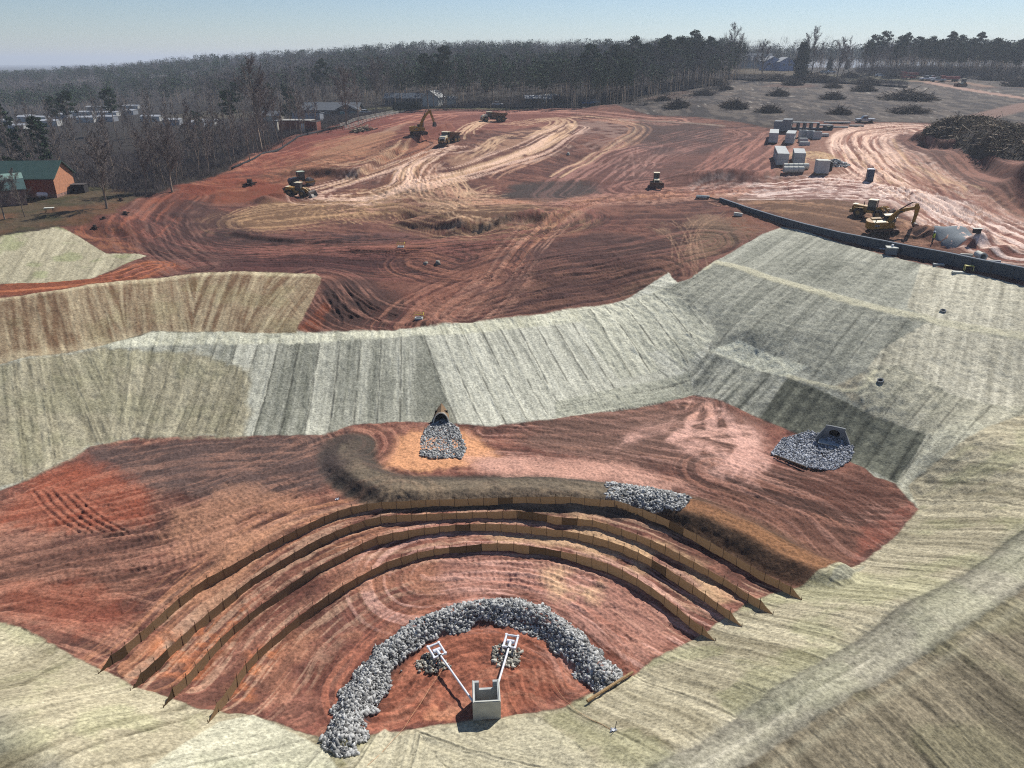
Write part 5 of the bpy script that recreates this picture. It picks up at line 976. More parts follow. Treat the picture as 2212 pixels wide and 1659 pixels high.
c=P3(1879,470,.05); loader(c,R(-42),'yellow wheel loader with tall glazed cab parked behind the excavator',(0,0),.8,.7)
def compactor(loc,rz):
    t=thing('soil_compactor','dark hooded soil compactor parked behind the mustard wheel loader','soil compactor',loc,rz)
    MB().prism([(-2.6,1.0),(-.5,1.0),(-.5,1.9),(-2.2,1.85),(-2.6,1.5)],-.8,.8).build('engine_hood',mat('dark_hood',(66,58,66),.5),t); MB().box((-1.1,.2,1.95),(.6,.8,.1)).build('vent',CREAM,t)
    cabbox(t,(.2,0,1.3),(1.4,1.4,1.75),mat('pale_green_roof',(176,188,168),.6)); 
    for s in (-1,1): wheel(t,(-1.5,s*1.0,.8),.8,.55); MB().box((1.7,s*1.15,.9),(2.0,.12,.3)).build('drum_frame',YEL,t)
    b=MB().cyl((2.2,-1.05,.8),(2.2,1.05,.8),.78,n=20)
    for i in range(14):
        for j in range(5): a=2*math.pi*(i+.5*(j%2))/14; b.box((2.2+.82*math.cos(a),-.84+.42*j,.8+.82*math.sin(a)),(.14,.14,.12),0,-a)
    b.build('drum',STL,t); MB().box((2.95,0,.95),(.12,2.4,.3)).build('front_bar',YEL,t)
c=P3(650,402,0); compactor(c,R(35))
def dozer(loc,rz,label,s_=1.,cat='bulldozer'):
    t=thing('bulldozer',label,cat,loc,rz); t.scale=(s_,)*3
    for s in (-1,1): track(t,3.4,1.1,.6,s*1.1)
    MB().prism([(.1,.9),(2.0,.9),(2.0,1.75),(.1,1.9)],-.6,.6).build('hood',CREAM,t); MB().box((2.02,0,1.3),(.06,1.0,.7)).build('grille',BLK,t); MB().box((-1.0,0,1.1),(1.6,1.5,.7)).build('body',YEL,t)
    cabbox(t,(-.6,0,1.4),(1.4,1.3,1.65),CREAM); MB().cyl((1.1,.3,1.8),(1.1,.3,2.5),.07,n=8).build('exhaust',BLK,t)
    for s in (-1,1): MB().box((1.4,s*1.5,.6),(2.6,.16,.25)).build('push_arm',YEL,t)
    pr=[(2.75,.1),(2.6,.5),(2.62,.9),(2.8,1.25),(2.9,1.25),(2.75,.9),(2.72,.5),(2.87,.1)]; MB().prism(pr,-1.65,1.65).build('blade',MUD,t); return t
c=P3(1417,402,-.05); dozer(c,R(-97),'small bulldozer with pale roof facing the pond in the red valley',.85)
c=P3(2077,187,0); dozer(c,R(200),'bulldozer far off beside the pale dirt road at the tree line')
# ================================================================ pickup and far traffic
def car(loc,rz,label,body,kind='pickup',s_=1.,cat=None,group=None):
    t=thing(kind+'_truck' if kind=='pickup' else kind,label,cat or ('pickup' if kind=='pickup' else kind),loc,rz,group); t.scale=(s_,)*3
    if kind=='pickup': b=MB().prism([(-2.7,.5),(2.7,.5),(2.75,.95),(1.4,1.12),(.3,1.12),(-2.7,1.15)],-.98,.98)
    else: b=MB().prism([(-2.2,.4),(2.2,.4),(2.25,.8),(1.3,1.0),(-2.1,1.05)],-.88,.88)
    b.build('body',body,t)
    MB().prism([(-.6,1.1),(1.35,1.1),(.7,1.75),(-.5,1.78)] if kind=='pickup' else [(-1.7,1.0),(1.2,1.0),(.5,1.5),(-1.2,1.5)],-.85,.85).build('window',GLS,t)
    MB().prism([(-.5,1.76),(.7,1.74),(.65,1.84),(-.45,1.86)] if kind=='pickup' else [(-1.2,1.48),(.5,1.48),(.45,1.56),(-1.15,1.56)],-.84,.84).build('roof',body,t)
    for x in (-1.6,1.7):
        for s in (-1,1): MB().cyl((x*(1 if kind=='pickup' else .82),s*.98,.4),(x*(1 if kind=='pickup' else .82),s*.75,.4),.4,n=12).build('wheel',RUB,t)
    return t
RED=mat('red_truck_paint',(150,52,46),.5,0,.1,2); WCAR=mat('white_car_paint',(214,216,218),.4,0,.05,2); SIL=mat('silver_paint',(150,158,164),.35,.3,.05,2); BLC=mat('blue_car_paint',(84,112,150),.4,0,.05,2)
c=P3(1868,264); car(c,R(172),'grey pickup truck parked at the edge of the cleared field above the stored pipes',SIL,'pickup',.95)
for u,v,a,m,l in [(1962,171,10,RED,'far red truck alone at the left of the row by the pine woods'),(2001,174,170,WCAR,'far white pickup, left one beside the dirt road'),(2013,173,175,WCAR,'far white pickup, middle one beside the dirt road'),(2026,177,160,SIL,'far silver pickup, right one beside the dirt road')]: car(P3(u,v),R(a),l,m,'pickup',1.15)
def flatbed(loc,rz,label):
    t=thing('heavy_truck',label,'truck',loc,rz); MB().box((3.2,0,1.6),(1.8,2.3,2.0)).build('cab',RED,t); MB().box((-1.2,0,1.3),(6.6,2.4,.5)).box((-1.2,0,1.9),(6.4,2.3,.7)).build('bed',RED,t); MB().box((4.12,0,2.1),(.04,2.0,.7)).build('window',GLS,t)
    for x in (-3.4,-2.2,2.9):
        for s in (-1,1): MB().cyl((x,s*1.1,.5),(x,s*.8,.5),.5,n=10).build('wheel',RUB,t)
flatbed(P3(2049,176),R(178),'far dark red heavy truck parked right of the white pickups'); flatbed(P3(1962,167),R(185),'far dark red heavy truck behind the lone red pickup')
# ================================================================ stored concrete
def boxculvert(w,l,h,th=.22):
    b=MB()
    for z0,z1 in ((0,th),(h-th,h)): b.box((0,0,(z0+z1)/2),(w,l,th))
    for s in (-1,1): b.box((0,s*(l/2-th/2),h/2),(w-.002,th,h-2*th))
    return b
_bc=None
CG='precast concrete culvert sections stacked in the storage area'
def stackc(u,v,uf,vf,nd,tiers,wx,h,lab,mt=CON):
    """near face bottom centre at (u,v), far end ground at (uf,vf)"""
    c=P3(u,v); f=P3(uf,vf); L=math.hypot(f[0]-c[0],f[1]-c[1]); dx,dy=(f[0]-c[0])/L,(f[1]-c[1])/L; rz=math.atan2(-dx,dy); dl=min(L/nd,3.2); me=None; shift=(0,0)
    for k in range(nd):
        for t_ in range(tiers):
            x=c[0]+dx*(k*dl+dl/2)+shift[0]*k; y=c[1]+dy*(k*dl+dl/2)+shift[1]*k; z=zat(c[0]+dx*nd*dl/2,c[1]+dy*nd*dl/2)+t_*(h+.03)
            if me is None:
                o=boxculvert(wx,dl-.08,h).build('culvert_section',mt,None,(x,y,z),rz); me=o
            else: o=me.copy(); link(o); o.location=(x,y,z); o.rotation_euler.z=rz+random.uniform(-.015,.015)
            rows=['nearest','second','third','fourth','fifth','sixth'][k]; tr='single' if tiers==1 else (('bottom','top') if tiers==2 else ('bottom','middle','top'))[t_]
            tag(o,f'{tr} culvert section, {rows} row, {lab}','culvert section',CG)
stackc(1689,359,1676,322,5,2,2.35,1.15,'the long front left stack'); stackc(1725,356,1719,332,3,2,2.3,1.1,'the short front stack right of the long one')
stackc(1669,311,1672,287,4,2,2.3,1.15,'the back left stack'); stackc(1704,312,1713,290,3,2,2.2,1.2,'the back stack left of the square chambers')
stackc(1680,286,1684,277,2,2,2.6,1.3,'the far left pair of stacks',COND); stackc(1697,286,1701,277,2,2,2.4,1.5,'the far block stack at the field edge',COND)
for k,u in enumerate((1716,1730,1744,1758,1774,1788)):
    c=P3(u,277+k*.3); o=boxculvert(2.9,2.2,1.7 if k<4 else 1.1,.2).build('culvert_section',COND,None,c,R(80)); tag(o,f'dark culvert section, number {["one","two","three","four","five","six"][k]} from the left in the far shaded row','culvert section',CG)  # darker concrete colour stands for the shadow over this row
for k,(u,v) in enumerate(((1734,297),(1748,298),(1763,300))):
    c=P3(u,v); t=thing('square_chamber',['left','middle','right'][k]+' one of three tall square concrete chambers in a row','concrete chamber',c,R(-8),'three square concrete chambers'); b=MB(); w=2.05
    for s in (-1,1): b.box((s*(w/2-.1),0,.95),(.2,w,1.9)); b.box((0,s*(w/2-.1),.949),(w-.4,.2,1.898))
    b.build('wall',CON,t); MB().box((0,0,.6),(w-.4,w-.4,.1)).build('floor',COND,t)
for u,v,w,h,l in [(1734,307,2.2,.9,'low concrete base unit behind the lower slab'),(1737,314,2.4,.75,'lower concrete base slab nearest the row of rings'),(1780,294,2.2,.6,'flat concrete slab right of the tall square chambers')]:
    o=MB().box((0,0,h/2),(w,1.4,h)).box((0,0,h+.05),(w*.92,1.25,.1)).build('concrete_slab',CON,None,P3(u,v),R(-4)); tag(o,l,'slab')
for row,(v,u0,n) in enumerate(((373,1697,4),(366,1697,5))):
    for k in range(n):
        c=P3(u0+k*10.6,v,.0); t=thing('manhole_ring',f'{["left end","second","third","fourth","right end"][k]} pale concrete ring of the {"front" if row==0 else "rear"} row beside the big chamber','manhole ring',c,R(-3),'pale concrete manhole rings laid in two rows'); MB().ring((-.5,0,.62),(.5,0,.62),.62,.48,18).build('barrel',CON2,t); MB().ring((.5,0,.62),(.56,0,.62),.56,.48,18).build('lip',CON2,t)
c=P3(1773,376); t=thing('concrete_vault','large square grey concrete vault standing on timbers near the portable toilet','vault',c,R(-6)); MB().box((0,0,1.45),(2.3,2.2,2.4)).build('body',CON,t); MB().box((0,0,2.69),(2.4,2.3,.1)).build('lid',CON2,t)
for s in (-1,1): MB().box((0,s*.8,.12),(2.5,.2,.24)).build('timber',WOOD,t)
c=P3(1791,368); o=MB().box((0,0,.8),(.8,.8,1.6)).cyl((0,0,1.6),(0,0,1.75),.3,n=12).build('barrel_drum',BLK,None,c,R(10)); tag(o,'dark upright drum between the vault and the rubble heap','drum')
c=P3(1877,391); t=thing('portable_toilet','dark blue portable toilet with white roof standing beside the haul road','portable toilet',c,R(-12)); MB().box((0,0,1.1),(1.2,1.2,2.1),taper=.97).build('cabin',mat('navy_plastic',(52,66,84),.5,0,.08,2),t); MB().box((0,0,.04),(1.3,1.3,.12)).build('skid',BLK,t)
MB().prism([(-.64,2.15),(.64,2.15),(.5,2.32),(-.5,2.32)],-.64,.64).build('roof',mat('white_plastic_roof',(222,226,228),.4),t); MB().box((0,-.6,1.1),(.8,.04,1.85)).build('door',mat('navy_plastic_door',(60,76,96),.5),t); MB().cyl((.4,.45,2.2),(.4,.45,2.6),.06,n=8).build('vent_pipe',BLK,t)
for u,v,L,l,m in [(1808,266,7.5,'long pale beam stack at the field edge, rear one',CON2),(1806,276,6.5,'long pale beam stack at the field edge, front one',CON2),(1850,273,4,'low pale slab near the grey pickup',CON2)]:
    o=MB().box((0,0,.25),(L,.6,.35)).box((.3,.5,.2),(L*.8,.35,.3)).build('beam_stack',m,None,P3(u,v),R(-3)); tag(o,l,'beam')
# small bundle at the left end of the wall
c=P3(1518,428); t=thing('pipe_bundle','small bundle of grey pipes at the left end of the retaining wall','pipe bundle',c,R(-20))
for k in range(5): MB().cyl((-1.2,-.6+.3*k,.2+.18*(k%2)),(1.2,-.6+.3*k,.2+.18*(k%2)),.14,n=8).build('pipe',CON if k%2 else COND,t)
for u,v,l in [(1546,432,'black pipe leaning near the left end of the retaining wall')]:
    o=MB().tube([(-1.6,.6,.5),(0,0,.2),(1.8,-.7,.1)],.09,6).tube([(-1.2,-.2,.3),(.4,-.6,.1)],.08,6).build('black_pipe',BLK,None,P3(u,v)); tag(o,l,'pipe')
o=MB().box((0,0,.25),(1.4,.5,.5),0,.1).build('boulder',RK2,None,P3(1594,466),R(-10)); 
tag(o,'pale block lying below the left half of the retaining wall','boulder'); o.data.materials.clear(); o.data.materials.append(CON2)
# worker
def person(loc,rz):
    V=[(0,0,.95),(0,0,1.2),(0,0,1.42),(0,0,1.52),(0,0,1.66),(.1,0,.88),(.13,.05,.48),(.14,0,.05),(.15,.14,.03),(-.1,0,.88),(-.12,-.06,.48),(-.13,-.1,.05),(-.13,.04,.03),(.2,0,1.4),(.27,.05,1.12),(.2,.25,1.02),(-.2,0,1.4),(-.28,.02,1.12),(-.22,.2,.95)]
    E_=[(0,1),(1,2),(2,3),(3,4),(0,5),(5,6),(6,7),(7,8),(0,9),(9,10),(10,11),(11,12),(2,13),(13,14),(14,15),(2,16),(16,17),(17,18)]
    rad=[.15,.14,.16,.06,.11,.1,.07,.05,.045,.1,.07,.05,.045,.07,.05,.04,.07,.05,.04]
    me=bpy.data.meshes.new('person'); me.from_pydata(V,E_,[]); o=bpy.data.objects.new('person',me); link(o); sk=o.modifiers.new('skin','SKIN')
    for i,r in enumerate(rad): me.skin_vertices[0].data[i].radius=(r,r*.85)
    me.skin_vertices[0].data[0].use_root=True; o.modifiers.new('smooth','SUBSURF').render_levels=2; me.materials.append(mat('dark_work_trousers',(52,54,66),.9)); o.location=loc; o.rotation_euler.z=rz
    tag(o,'worker in yellow safety vest and white hard hat standing near the digging bucket','person')
    hv=mat('bright_yellow_vest',(205,230,70),.6); b=MB()
    n=12; vs=[]
    for z,rx,ry in ((.92,.2,.17),(1.15,.19,.16),(1.38,.24,.17),(1.48,.15,.12)): vs+=[(rx*math.cos(2*math.pi*i/n),ry*math.sin(2*math.pi*i/n),z) for i in range(n)]
    b.add(vs,[(k*n+i,k*n+(i+1)%n,(k+1)*n+(i+1)%n,(k+1)*n+i) for k in range(3) for i in range(n)]); b.build('vest',hv,o)
    b=MB(); vs=[(0,0,1.86)]
    for z,r in ((1.82,.1),(1.74,.15),(1.72,.19)): vs+=[(r*math.cos(2*math.pi*i/n),r*math.sin(2*math.pi*i/n),z) for i in range(n)]
    b.add(vs,[(0,1+i,1+(i+1)%n) for i in range(n)]+[(1+k*n+i,1+(k+1)*n+i,1+(k+1)*n+(i+1)%n,1+k*n+(i+1)%n) for k in range(2) for i in range(n)]); b.build('hard_hat',WCAR,o)
person(P3(2013,527,.05),R(200))
# ================================================================ buildings
BR=mat('red_brick',(128,74,60),.9,0,.3,3,dark=(104,58,48)); BRS=mat('brick_painted_sunlit',(176,122,92),.9,0,.2,3); STN=mat('brown_fieldstone',(134,104,92),.9,0,.5,1.3,dark=(84,64,58)); GRN=mat('green_metal_roof',(66,88,80),.5,.1,.12,1); SHG=mat('grey_shingle',(98,102,106),.9,0,.15,2)  # the lighter brick is the same red brick with sunlight painted in
SID=mat('pale_siding',(168,168,164),.8,0,.06,1); BSD=mat('pale_blue_siding',(128,146,178),.8,0,.06,1); TRIM=mat('white_trim',(216,216,212),.6); TEAL=mat('teal_glass',(70,128,118),.3,0,.2,1); WRF=mat('white_metal_roof',(160,162,164),.5,0,.08,.6); GRY=mat('grey_metal_wall',(134,138,144),.6,0,.1,1); LTW=mat('light_wall',(170,164,150),.9)
def house(name,label,loc,rz,w,d,h,rise,wm,rm,ov=.4,gable=None,wins=(),door=None,cat='house',found=None,sink=.8):
    """ridge along local x; front faces -y"""
    t=thing(name,label,cat,loc,rz); b=MB().box((0,0,(h-sink)/2),(w,d,h+sink)); b.build('wall',wm,t)
    g=MB(); 
    for s in (-1,1): x0,x1=(s*w/2,s*(w/2-.12)) if s<0 else (w/2-.12,w/2); g.prismx([(-d/2,h),(d/2,h),(0,h+rise)],min(x0,x1),max(x0,x1))
    g.build('gable',gable or wm,t)
    r=MB(); k=rise/(d/2)
    for s in (-1,1):
        y0,z0=s*(d/2+ov),h-ov*k; r.add([(-w/2-ov,y0,z0),(w/2+ov,y0,z0),(w/2+ov,0,h+rise),(-w/2-ov,0,h+rise),(-w/2-ov,y0,z0+.15),(w/2+ov,y0,z0+.15),(w/2+ov,0,h+rise+.15),(-w/2-ov,0,h+rise+.15)],[(0,1,2,3),(7,6,5,4),(0,4,5,1),(1,5,6,2),(3,7,4,0)] )
    ro=r.build('roof',rm,t)
    for (x,z,ww,hh) in wins:
        f=MB().box((x,-d/2-.03,z),(ww+.2,.08,hh+.2)).build('window',TRIM,t); MB().box((x,-d/2-.08,z),(ww,.04,hh)).build('pane',GLS,f); MB().box((x,-d/2-.11,z),(.07,.03,hh)).box((x,-d/2-.108,z),(ww,.025,.07)).build('sash_bar',TRIM,f)
    if door: x,ww,hh=door; MB().box((x,-d/2-.04,hh/2),(ww,.1,hh)).build('door',TRIM,t)
    if found: MB().box((0,0,.3),(w+.06,d+.06,found)).build('foundation',STN,t)
    return t
# brick house with green roof (far left)
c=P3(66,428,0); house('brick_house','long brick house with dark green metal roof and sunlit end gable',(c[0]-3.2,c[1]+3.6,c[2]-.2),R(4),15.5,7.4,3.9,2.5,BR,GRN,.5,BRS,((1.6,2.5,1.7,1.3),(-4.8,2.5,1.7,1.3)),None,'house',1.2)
MB_=MB()
o=[q for q in sc.objects if q.name.startswith('brick_house') and q.type=='EMPTY'][0]
MB().box((7.77,0,2.4),(.04,7.3,3.2)).build('end_wall',BRS,o)  # thin facing that paints sunlight onto the right end wall
# gambrel shed
c=P3(22,440,-.2); t=thing('gambrel_shed','small stone walled shed with pale green gambrel roof beside the brick house','shed',(c[0]-.2,c[1]+.6,c[2]),R(36))
pr=[(-2.6,0),(2.6,0),(2.6,3.0),(1.9,4.5),(0,5.2),(-1.9,4.5),(-2.6,3.0)]; MB().prismx(pr,-2.2,2.4).build('wall',STN,t)
r=MB(); rp=[(-2.85,2.8),(-2.0,4.55),(0,5.3),(2.0,4.55),(2.85,2.8)]
for a,b_ in zip(rp,rp[1:]): r.add([(-2.5,a[0],a[1]),(2.8,a[0],a[1]),(2.8,b_[0],b_[1]),(-2.5,b_[0],b_[1]),(-2.5,a[0],a[1]+.12),(2.8,a[0],a[1]+.12),(2.8,b_[0],b_[1]+.12),(-2.5,b_[0],b_[1]+.12)],[(0,1,2,3),(7,6,5,4),(0,4,5,1),(1,5,6,2),(2,6,7,3),(3,7,4,0)])
r.build('roof',mat('pale_green_metal_roof',(126,152,140),.45,.1,.1,1),t)
c=P3(94,427,0); t=thing('propane_tank','white propane tank lying behind the gambrel shed','propane tank',c,R(20)); MB().cyl((-.85,0,.62),(.85,0,.62),.45,n=14).cyl((.85,0,.62),(1.1,0,.62),.45,.2,n=14).cyl((-1.1,0,.62),(-.85,0,.62),.2,.45,n=14).build('tank',PVC,t)
for s in (-.6,.6): MB().box((s,0,.12),(.15,.7,.3)).build('leg',CON,t)
c=P3(108,458,0); t=thing('garden_table','pale topped small garden table on the yard grass','table',c,R(15)); MB().box((0,0,.72),(1.5,.85,.08)).build('table_top',CON2,t)
for a in (-.6,.6):
    for b_ in (-.3,.3): MB().box((a,b_,.34),(.08,.08,.68)).build('leg',DW,t)
c=P3(174,415,0); t=thing('dark_shed','low dark flat roofed lean to right of the sunlit gable','shed',c,R(8)); MB().box((0,0,.75),(2.4,2.,1.5)).build('wall',mat('black_tarp',(44,40,40),.9),t); MB().box((0,0,1.55),(2.6,2.2,.1)).build('roof',mat('dark_roofing',(72,66,64),.9),t)
for k,(u,v) in enumerate(((225,474),(271,463),(205,492),(261,433),(540,398),(238,476))[:5]):
    c=P3(u,v,0); rg=np.random.default_rng(k); b=MB().cyl((0,0,-.2),(0,0,.5),.34,.26,8)
    for i in range(6): a=i*1.05+rg.uniform(0,.5); b.cyl((0,0,.1),(math.cos(a)*.7,math.sin(a)*.7,rg.uniform(-.05,.3)),.12,.04,5)
    s_=(1,1.1,1,1,2.2)[k]; o=b.build('tree_stump',mat('dark_stump',(62,48,42),.95,0,.3,5),None,c); o.scale=(s_,)*3; tag(o,['dark stump left of the lone bare yard tree','dark stump right of the lone bare yard tree','dark stump on the red clay edge below the yard','dark stump behind the lone yard tree','large uprooted stump on the red slope left of the machines'][k],'stump')
# middle group
c=P3(640,285,0); t=thing('brick_garage','long low dark brick building with flat pale edged roof beside the site','building',(c[0],c[1]+2.0,c[2]),R(-4)); W_=9.6
MB().box((0,0,1.4),(W_,5.2,3.6)).build('wall',BR,t); MB().box((-.0,0,3.27),(W_+.3,5.5,.16)).build('roof',mat('flat_pale_roof',(150,146,138),.9),t); MB().box((2.5,-2.64,1.3),(.8,.06,2.3)).build('door',TRIM,t); MB().box((5.7,-.4,1.2),(2.2,4.0,3.4)).build('annex_wall',BR,t); MB().box((5.7,-.4,2.97),(2.3,4.1,.1)).build('annex_roof',mat('dark_roofing',(72,66,64),.9),t)
c=P3(662,268,0); t=thing('metal_shed','grey corrugated metal shed behind the long brick building','shed',(c[0],c[1]+3,c[2]),R(-4)); MB().box((0,0,1.6),(9.5,4,3.8)).build('wall',GRY,t); MB().box((0,-.1,3.6),(9.9,4.4,.18),0,0,R(-6)).build('roof',GRY,t)
c=P3(597,285,0); t=thing('low_outbuilding','pale walled outbuilding with a dark flat roof left of the brick building','shed',(c[0],c[1]+2,c[2]),R(-4)); MB().box((0,0,1.4),(1.6,4.5,3.4)).build('wall',LTW,t); MB().box((0,0,3.2),(1.9,4.8,.15)).build('roof',SHG,t)
c=P3(583,266,0); house('small_house','small grey roofed cabin left of the brick building',(c[0],c[1]+4,c[2]),R(-6),7,6,2.6,1.4,LTW,SHG)
c=P3(708,254,0); house('ranch_house','long single storey ranch house with grey shingle roof and teal windows',(c[0]+1.0,c[1]+5,c[2]-.2),R(-5),21.5,8.5,2.9,2.3,mat('dark_brick',(88,76,70),.9,0,.2,2),SHG,.5,None,((-6,1.6,1.6,1.2),(-1,1.6,1.8,1.2)))
o=[q for q in sc.objects if q.name.startswith('ranch_house')][0]
MB().box((7.4,-5.2,1.3),(7.4,2.2,3.2)).build('wing_wall',mat('dark_brick',(88,76,70)),o)
r=MB()
for s in (-1,1): r.add([(7.4,-7.0,5.0),(7.4,-3.8,5.0),(7.4+s*4.3,-3.8,3.0),(7.4+s*4.3,-7.0,3.0),(7.4,-7.0,5.15),(7.4,-3.8,5.15),(7.4+s*4.3,-3.8,3.15),(7.4+s*4.3,-7.0,3.15)],[(0,1,2,3),(7,6,5,4),(0,3,7,4),(2,6,7,3)])
r.build('wing_roof',SHG,o); MB().prism([(3.7,2.9),(11.1,2.9),(7.4,4.8)],-6.3,-6.2).build('wing_gable',mat('dark_brick',(88,76,70)),o)
for x in (5.6,9.4): f=MB().box((x,-6.33,1.5),(1.9,.06,1.8)).build('window',TRIM,o); MB().box((x,-6.38,1.5),(1.7,.05,1.6)).build('pane',TEAL,f)
c=P3(687,262,0); t=thing('gazebo','white pointed canopy tent between the ranch house and the brick building','gazebo',c,R(8)); 
for a in (-1.5,1.5):
    for b_ in (-1.2,1.2): MB().cyl((a,b_,0),(a,b_,2.2),.05,n=6).build('pole',TRIM,t)
MB().add([(-1.8,-1.5,2.1),(1.8,-1.5,2.1),(1.8,1.5,2.1),(-1.8,1.5,2.1),(0,0,3.1)],[(0,1,4),(1,2,4),(2,3,4),(3,0,4),(3,2,1,0)]).build('canopy',WRF,t)
c=P3(936,229,0); house('white_house','white gabled house behind the hedge and the two tall pines',(c[0],c[1]+3,c[2]-.3),R(72),7,7,3.6,2.4,SID,mat('pale_grey_roof',(150,152,152)),.3,None,((-1.5,2.5,1.4,1.4),(1.5,2.5,1.4,1.4)))
c=P3(873,227,0); house('dark_roof_house','low house with dark blue grey roof left of the white gabled house',(c[0],c[1]+6,c[2]),R(-3),17,7,2.6,1.8,mat('dark_grey_wall',(86,88,92)),mat('dark_blue_roof',(62,76,92),.7))  # walls in plain dark grey
c=P3(975,229,0); house('garden_shed','small pale garden shed right of the tall pines',(c[0],c[1]+2,c[2]),R(20),3,3,2.6,1.0,SID,SHG,cat='shed')
c=P3(1156,227,0); t=thing('open_barn','open sided barn with long white metal roof at the wood edge','barn',(c[0],c[1]+2,c[2]),R(2)); 
for a in (-3.8,-1.3,1.3,3.8):
    for b_ in (-2,2): MB().box((a,b_,1.3),(.2,.2,2.8)).build('post',DW,t)
MB().box((0,0,2.95),(8.4,5,.15),0,0,R(12)).build('roof',WRF,t); MB().box((0,2,1.2),(8,.1,2.4)).build('wall',mat('dark_grey_wall',(86,88,92)),t)  # rear wall in the same dark grey
c=P3(1191,227,0); house('grey_shed','pale grey gabled shed beside the open barn and the brush pile',(c[0],c[1]+4,c[2]),R(5),6,5,2.4,1.3,SID,mat('pale_grey_roof',(150,152,152)),cat='shed')
# hillside houses to the right
c=P3(1667,152,0); house('blue_gabled_house','pale blue two storey house, left gable of the attached pair on the hill',(c[0],c[1]+4,c[2]-.5),R(93),9,8.2,5.2,2.2,BSD,mat('pale_grey_roof',(150,152,152)),.4,None,(),None)
for nm,u in (('blue_gabled_house',1667),('blue_gabled_house',1696)):
    pass
c=P3(1697,153,0); house('blue_gabled_house','pale blue two storey house, right gable of the attached pair by the big evergreen',(c[0],c[1]+4,c[2]-.5),R(93),9,8.2,5.0,2.2,BSD,mat('pale_grey_roof',(150,152,152)),.4,None,())
for o in [q for q in sc.objects if q.name.startswith('blue_gabled_house')]:
    for y in (-2.2,1.8):
        f=MB().box((-4.55,y,3.6),(.1,1.3,1.1)).build('window',TRIM,o); MB().box((-4.62,y,3.6),(.05,1.1,.9)).build('pane',GLS,f)
c=P3(1636,150,0); house('long_hill_house','long grey roofed house with dormers on the hill left of the blue houses',(c[0],c[1]+12,c[2]+1.6),R(-2),21,9,3.2,3.4,mat('grey_green_wall',(122,132,132)),mat('slate_roof',(84,96,106),.8),.4,None,tuple((x,1.6,1.3,1.6) for x in (-8,-5,5,8)))
o=[q for q in sc.objects if q.name.startswith('long_hill_house')][0]
for x in (-2.5,1.5,5.5):
    d_=MB().box((x,-2.6,4.9),(1.6,1.6,1.5)).build('dormer',SID,o); MB().box((x,-3.43,4.9),(.9,.05,1.0)).build('window',GLS,d_)
MB().box((8.6,0,6.8),(.9,.9,2.2)).build('chimney',BR,o)
c=P3(1558,146,0); house('white_roof_barn','small building with bright white roof at the end of the wood',(c[0],c[1]+5,c[2]),R(0),5.5,7,3.2,1.0,mat('grey_green_wall',(122,132,132)),WRF,cat='barn')
# mobile home park in the valley
hp=[(65,258,16,'W'),(75,262,60,'F'),(12,270,24,'W'),(140,256,22,'W'),(172,250,64,'F'),(212,238,38,'W'),(226,262,44,'F'),(236,252,36,'W'),(286,236,28,'F'),(284,248,18,'W'),(105,272,40,'F'),(30,282,46,'F'),(430,276,12,'W'),(455,272,14,'W'),(330,262,36,'F'),(374,270,30,'F'),(190,264,30,'W')]
for k,(u,v,wpx,kd) in enumerate(hp):
    c=P3(u,v); L=max(5,min(wpx*math.hypot(c[0],c[1])/1536,17)); nm=['first','second','third','fourth','fifth','sixth','seventh','eighth','ninth','tenth','eleventh','twelfth','thirteenth','fourteenth','fifteenth','sixteenth','seventeenth'][k]
    t=thing('mobile_home','white roofed mobile home in the valley park, seen between bare trees','mobile home',(c[0],c[1],c[2]-1.1),R(random.uniform(-14,6)),'mobile homes in the valley park')
    b=MB().box((0,0,1.6),(L,4.0,3.2)); b.build('wall',SID if k%3 else GRY,t); MB().prismx([(-2.15,3.2),(2.15,3.2),(0,3.75)],-L/2-.1,L/2+.1).build('roof',WRF,t)
    for q in range(int(L/4)): MB().box((-L/2+2+q*4,-2.03,1.9),(1.1,.06,.9)).build('window',GLS,t)
for k,(u,v,m,l) in enumerate([(1075,229,WCAR,'white car parked at the wood edge left of the barn'),(1270,226,BLC,'blue car parked at the wood edge beyond the brush heap'),(1283,224,SIL,'silver car parked behind the blue one at the wood edge'),(1322,221,WCAR,'white car parked furthest right along the wood edge'),(790,246,WCAR,'white car on the lawn right of the ranch house'),(1795,158,WCAR,'white car on the hill right of the big evergreen'),(1780,159,SIL,'silver car on the hill beside the big evergreen'),(1900,166,WCAR,'white car alone on the mown strip before the far woods')]): car(P3(u,v),R(random.uniform(-20,20)),l,m,'car',1.)
# fences
def rail_fence(uv,label,h=1.1,sp=2.6,rails=(.4,.75,1.05),m=WOOD,r=.05,name='rail_fence'):
    pl=[p[:2] for p in G2(uv)]; d=[0]
    for a,b in zip(pl,pl[1:]): d.append(d[-1]+math.hypot(b[0]-a[0],b[1]-a[1]))
    n=max(2,int(d[-1]/sp)); X=np.interp(np.linspace(0,d[-1],n+1),d,[p[0] for p in pl]); Y=np.interp(np.linspace(0,d[-1],n+1),d,[p[1] for p in pl]); Z=Zs(X,Y); t=thing(name,label,'fence',(X[0],Y[0],Z[0])); p0=None
    for i in range(min(n+1,99)):
        if p0 is None: p0=MB().box((0,0,h/2-.1),(.13,.13,h+.2)).build('post',m,t); o=p0
        else: o=p0.copy(); link(o,t)
        o.location=(X[i]-X[0],Y[i]-Y[0],Z[i]-Z[0])
    for q in rails:
        b=MB()
        for i in range(n): b.cyl((X[i]-X[0],Y[i]-Y[0],Z[i]-Z[0]+q),(X[i+1]-X[0],Y[i+1]-Y[0],Z[i+1]-Z[0]+q),r,n=5)
        b.build('rail',m,t)
rail_fence([(735,275),(790,258),(850,246)],'pale split rail fence running down the lawn towards the site, upper line',m=mat('pale_grey_wood',(170,166,154)))
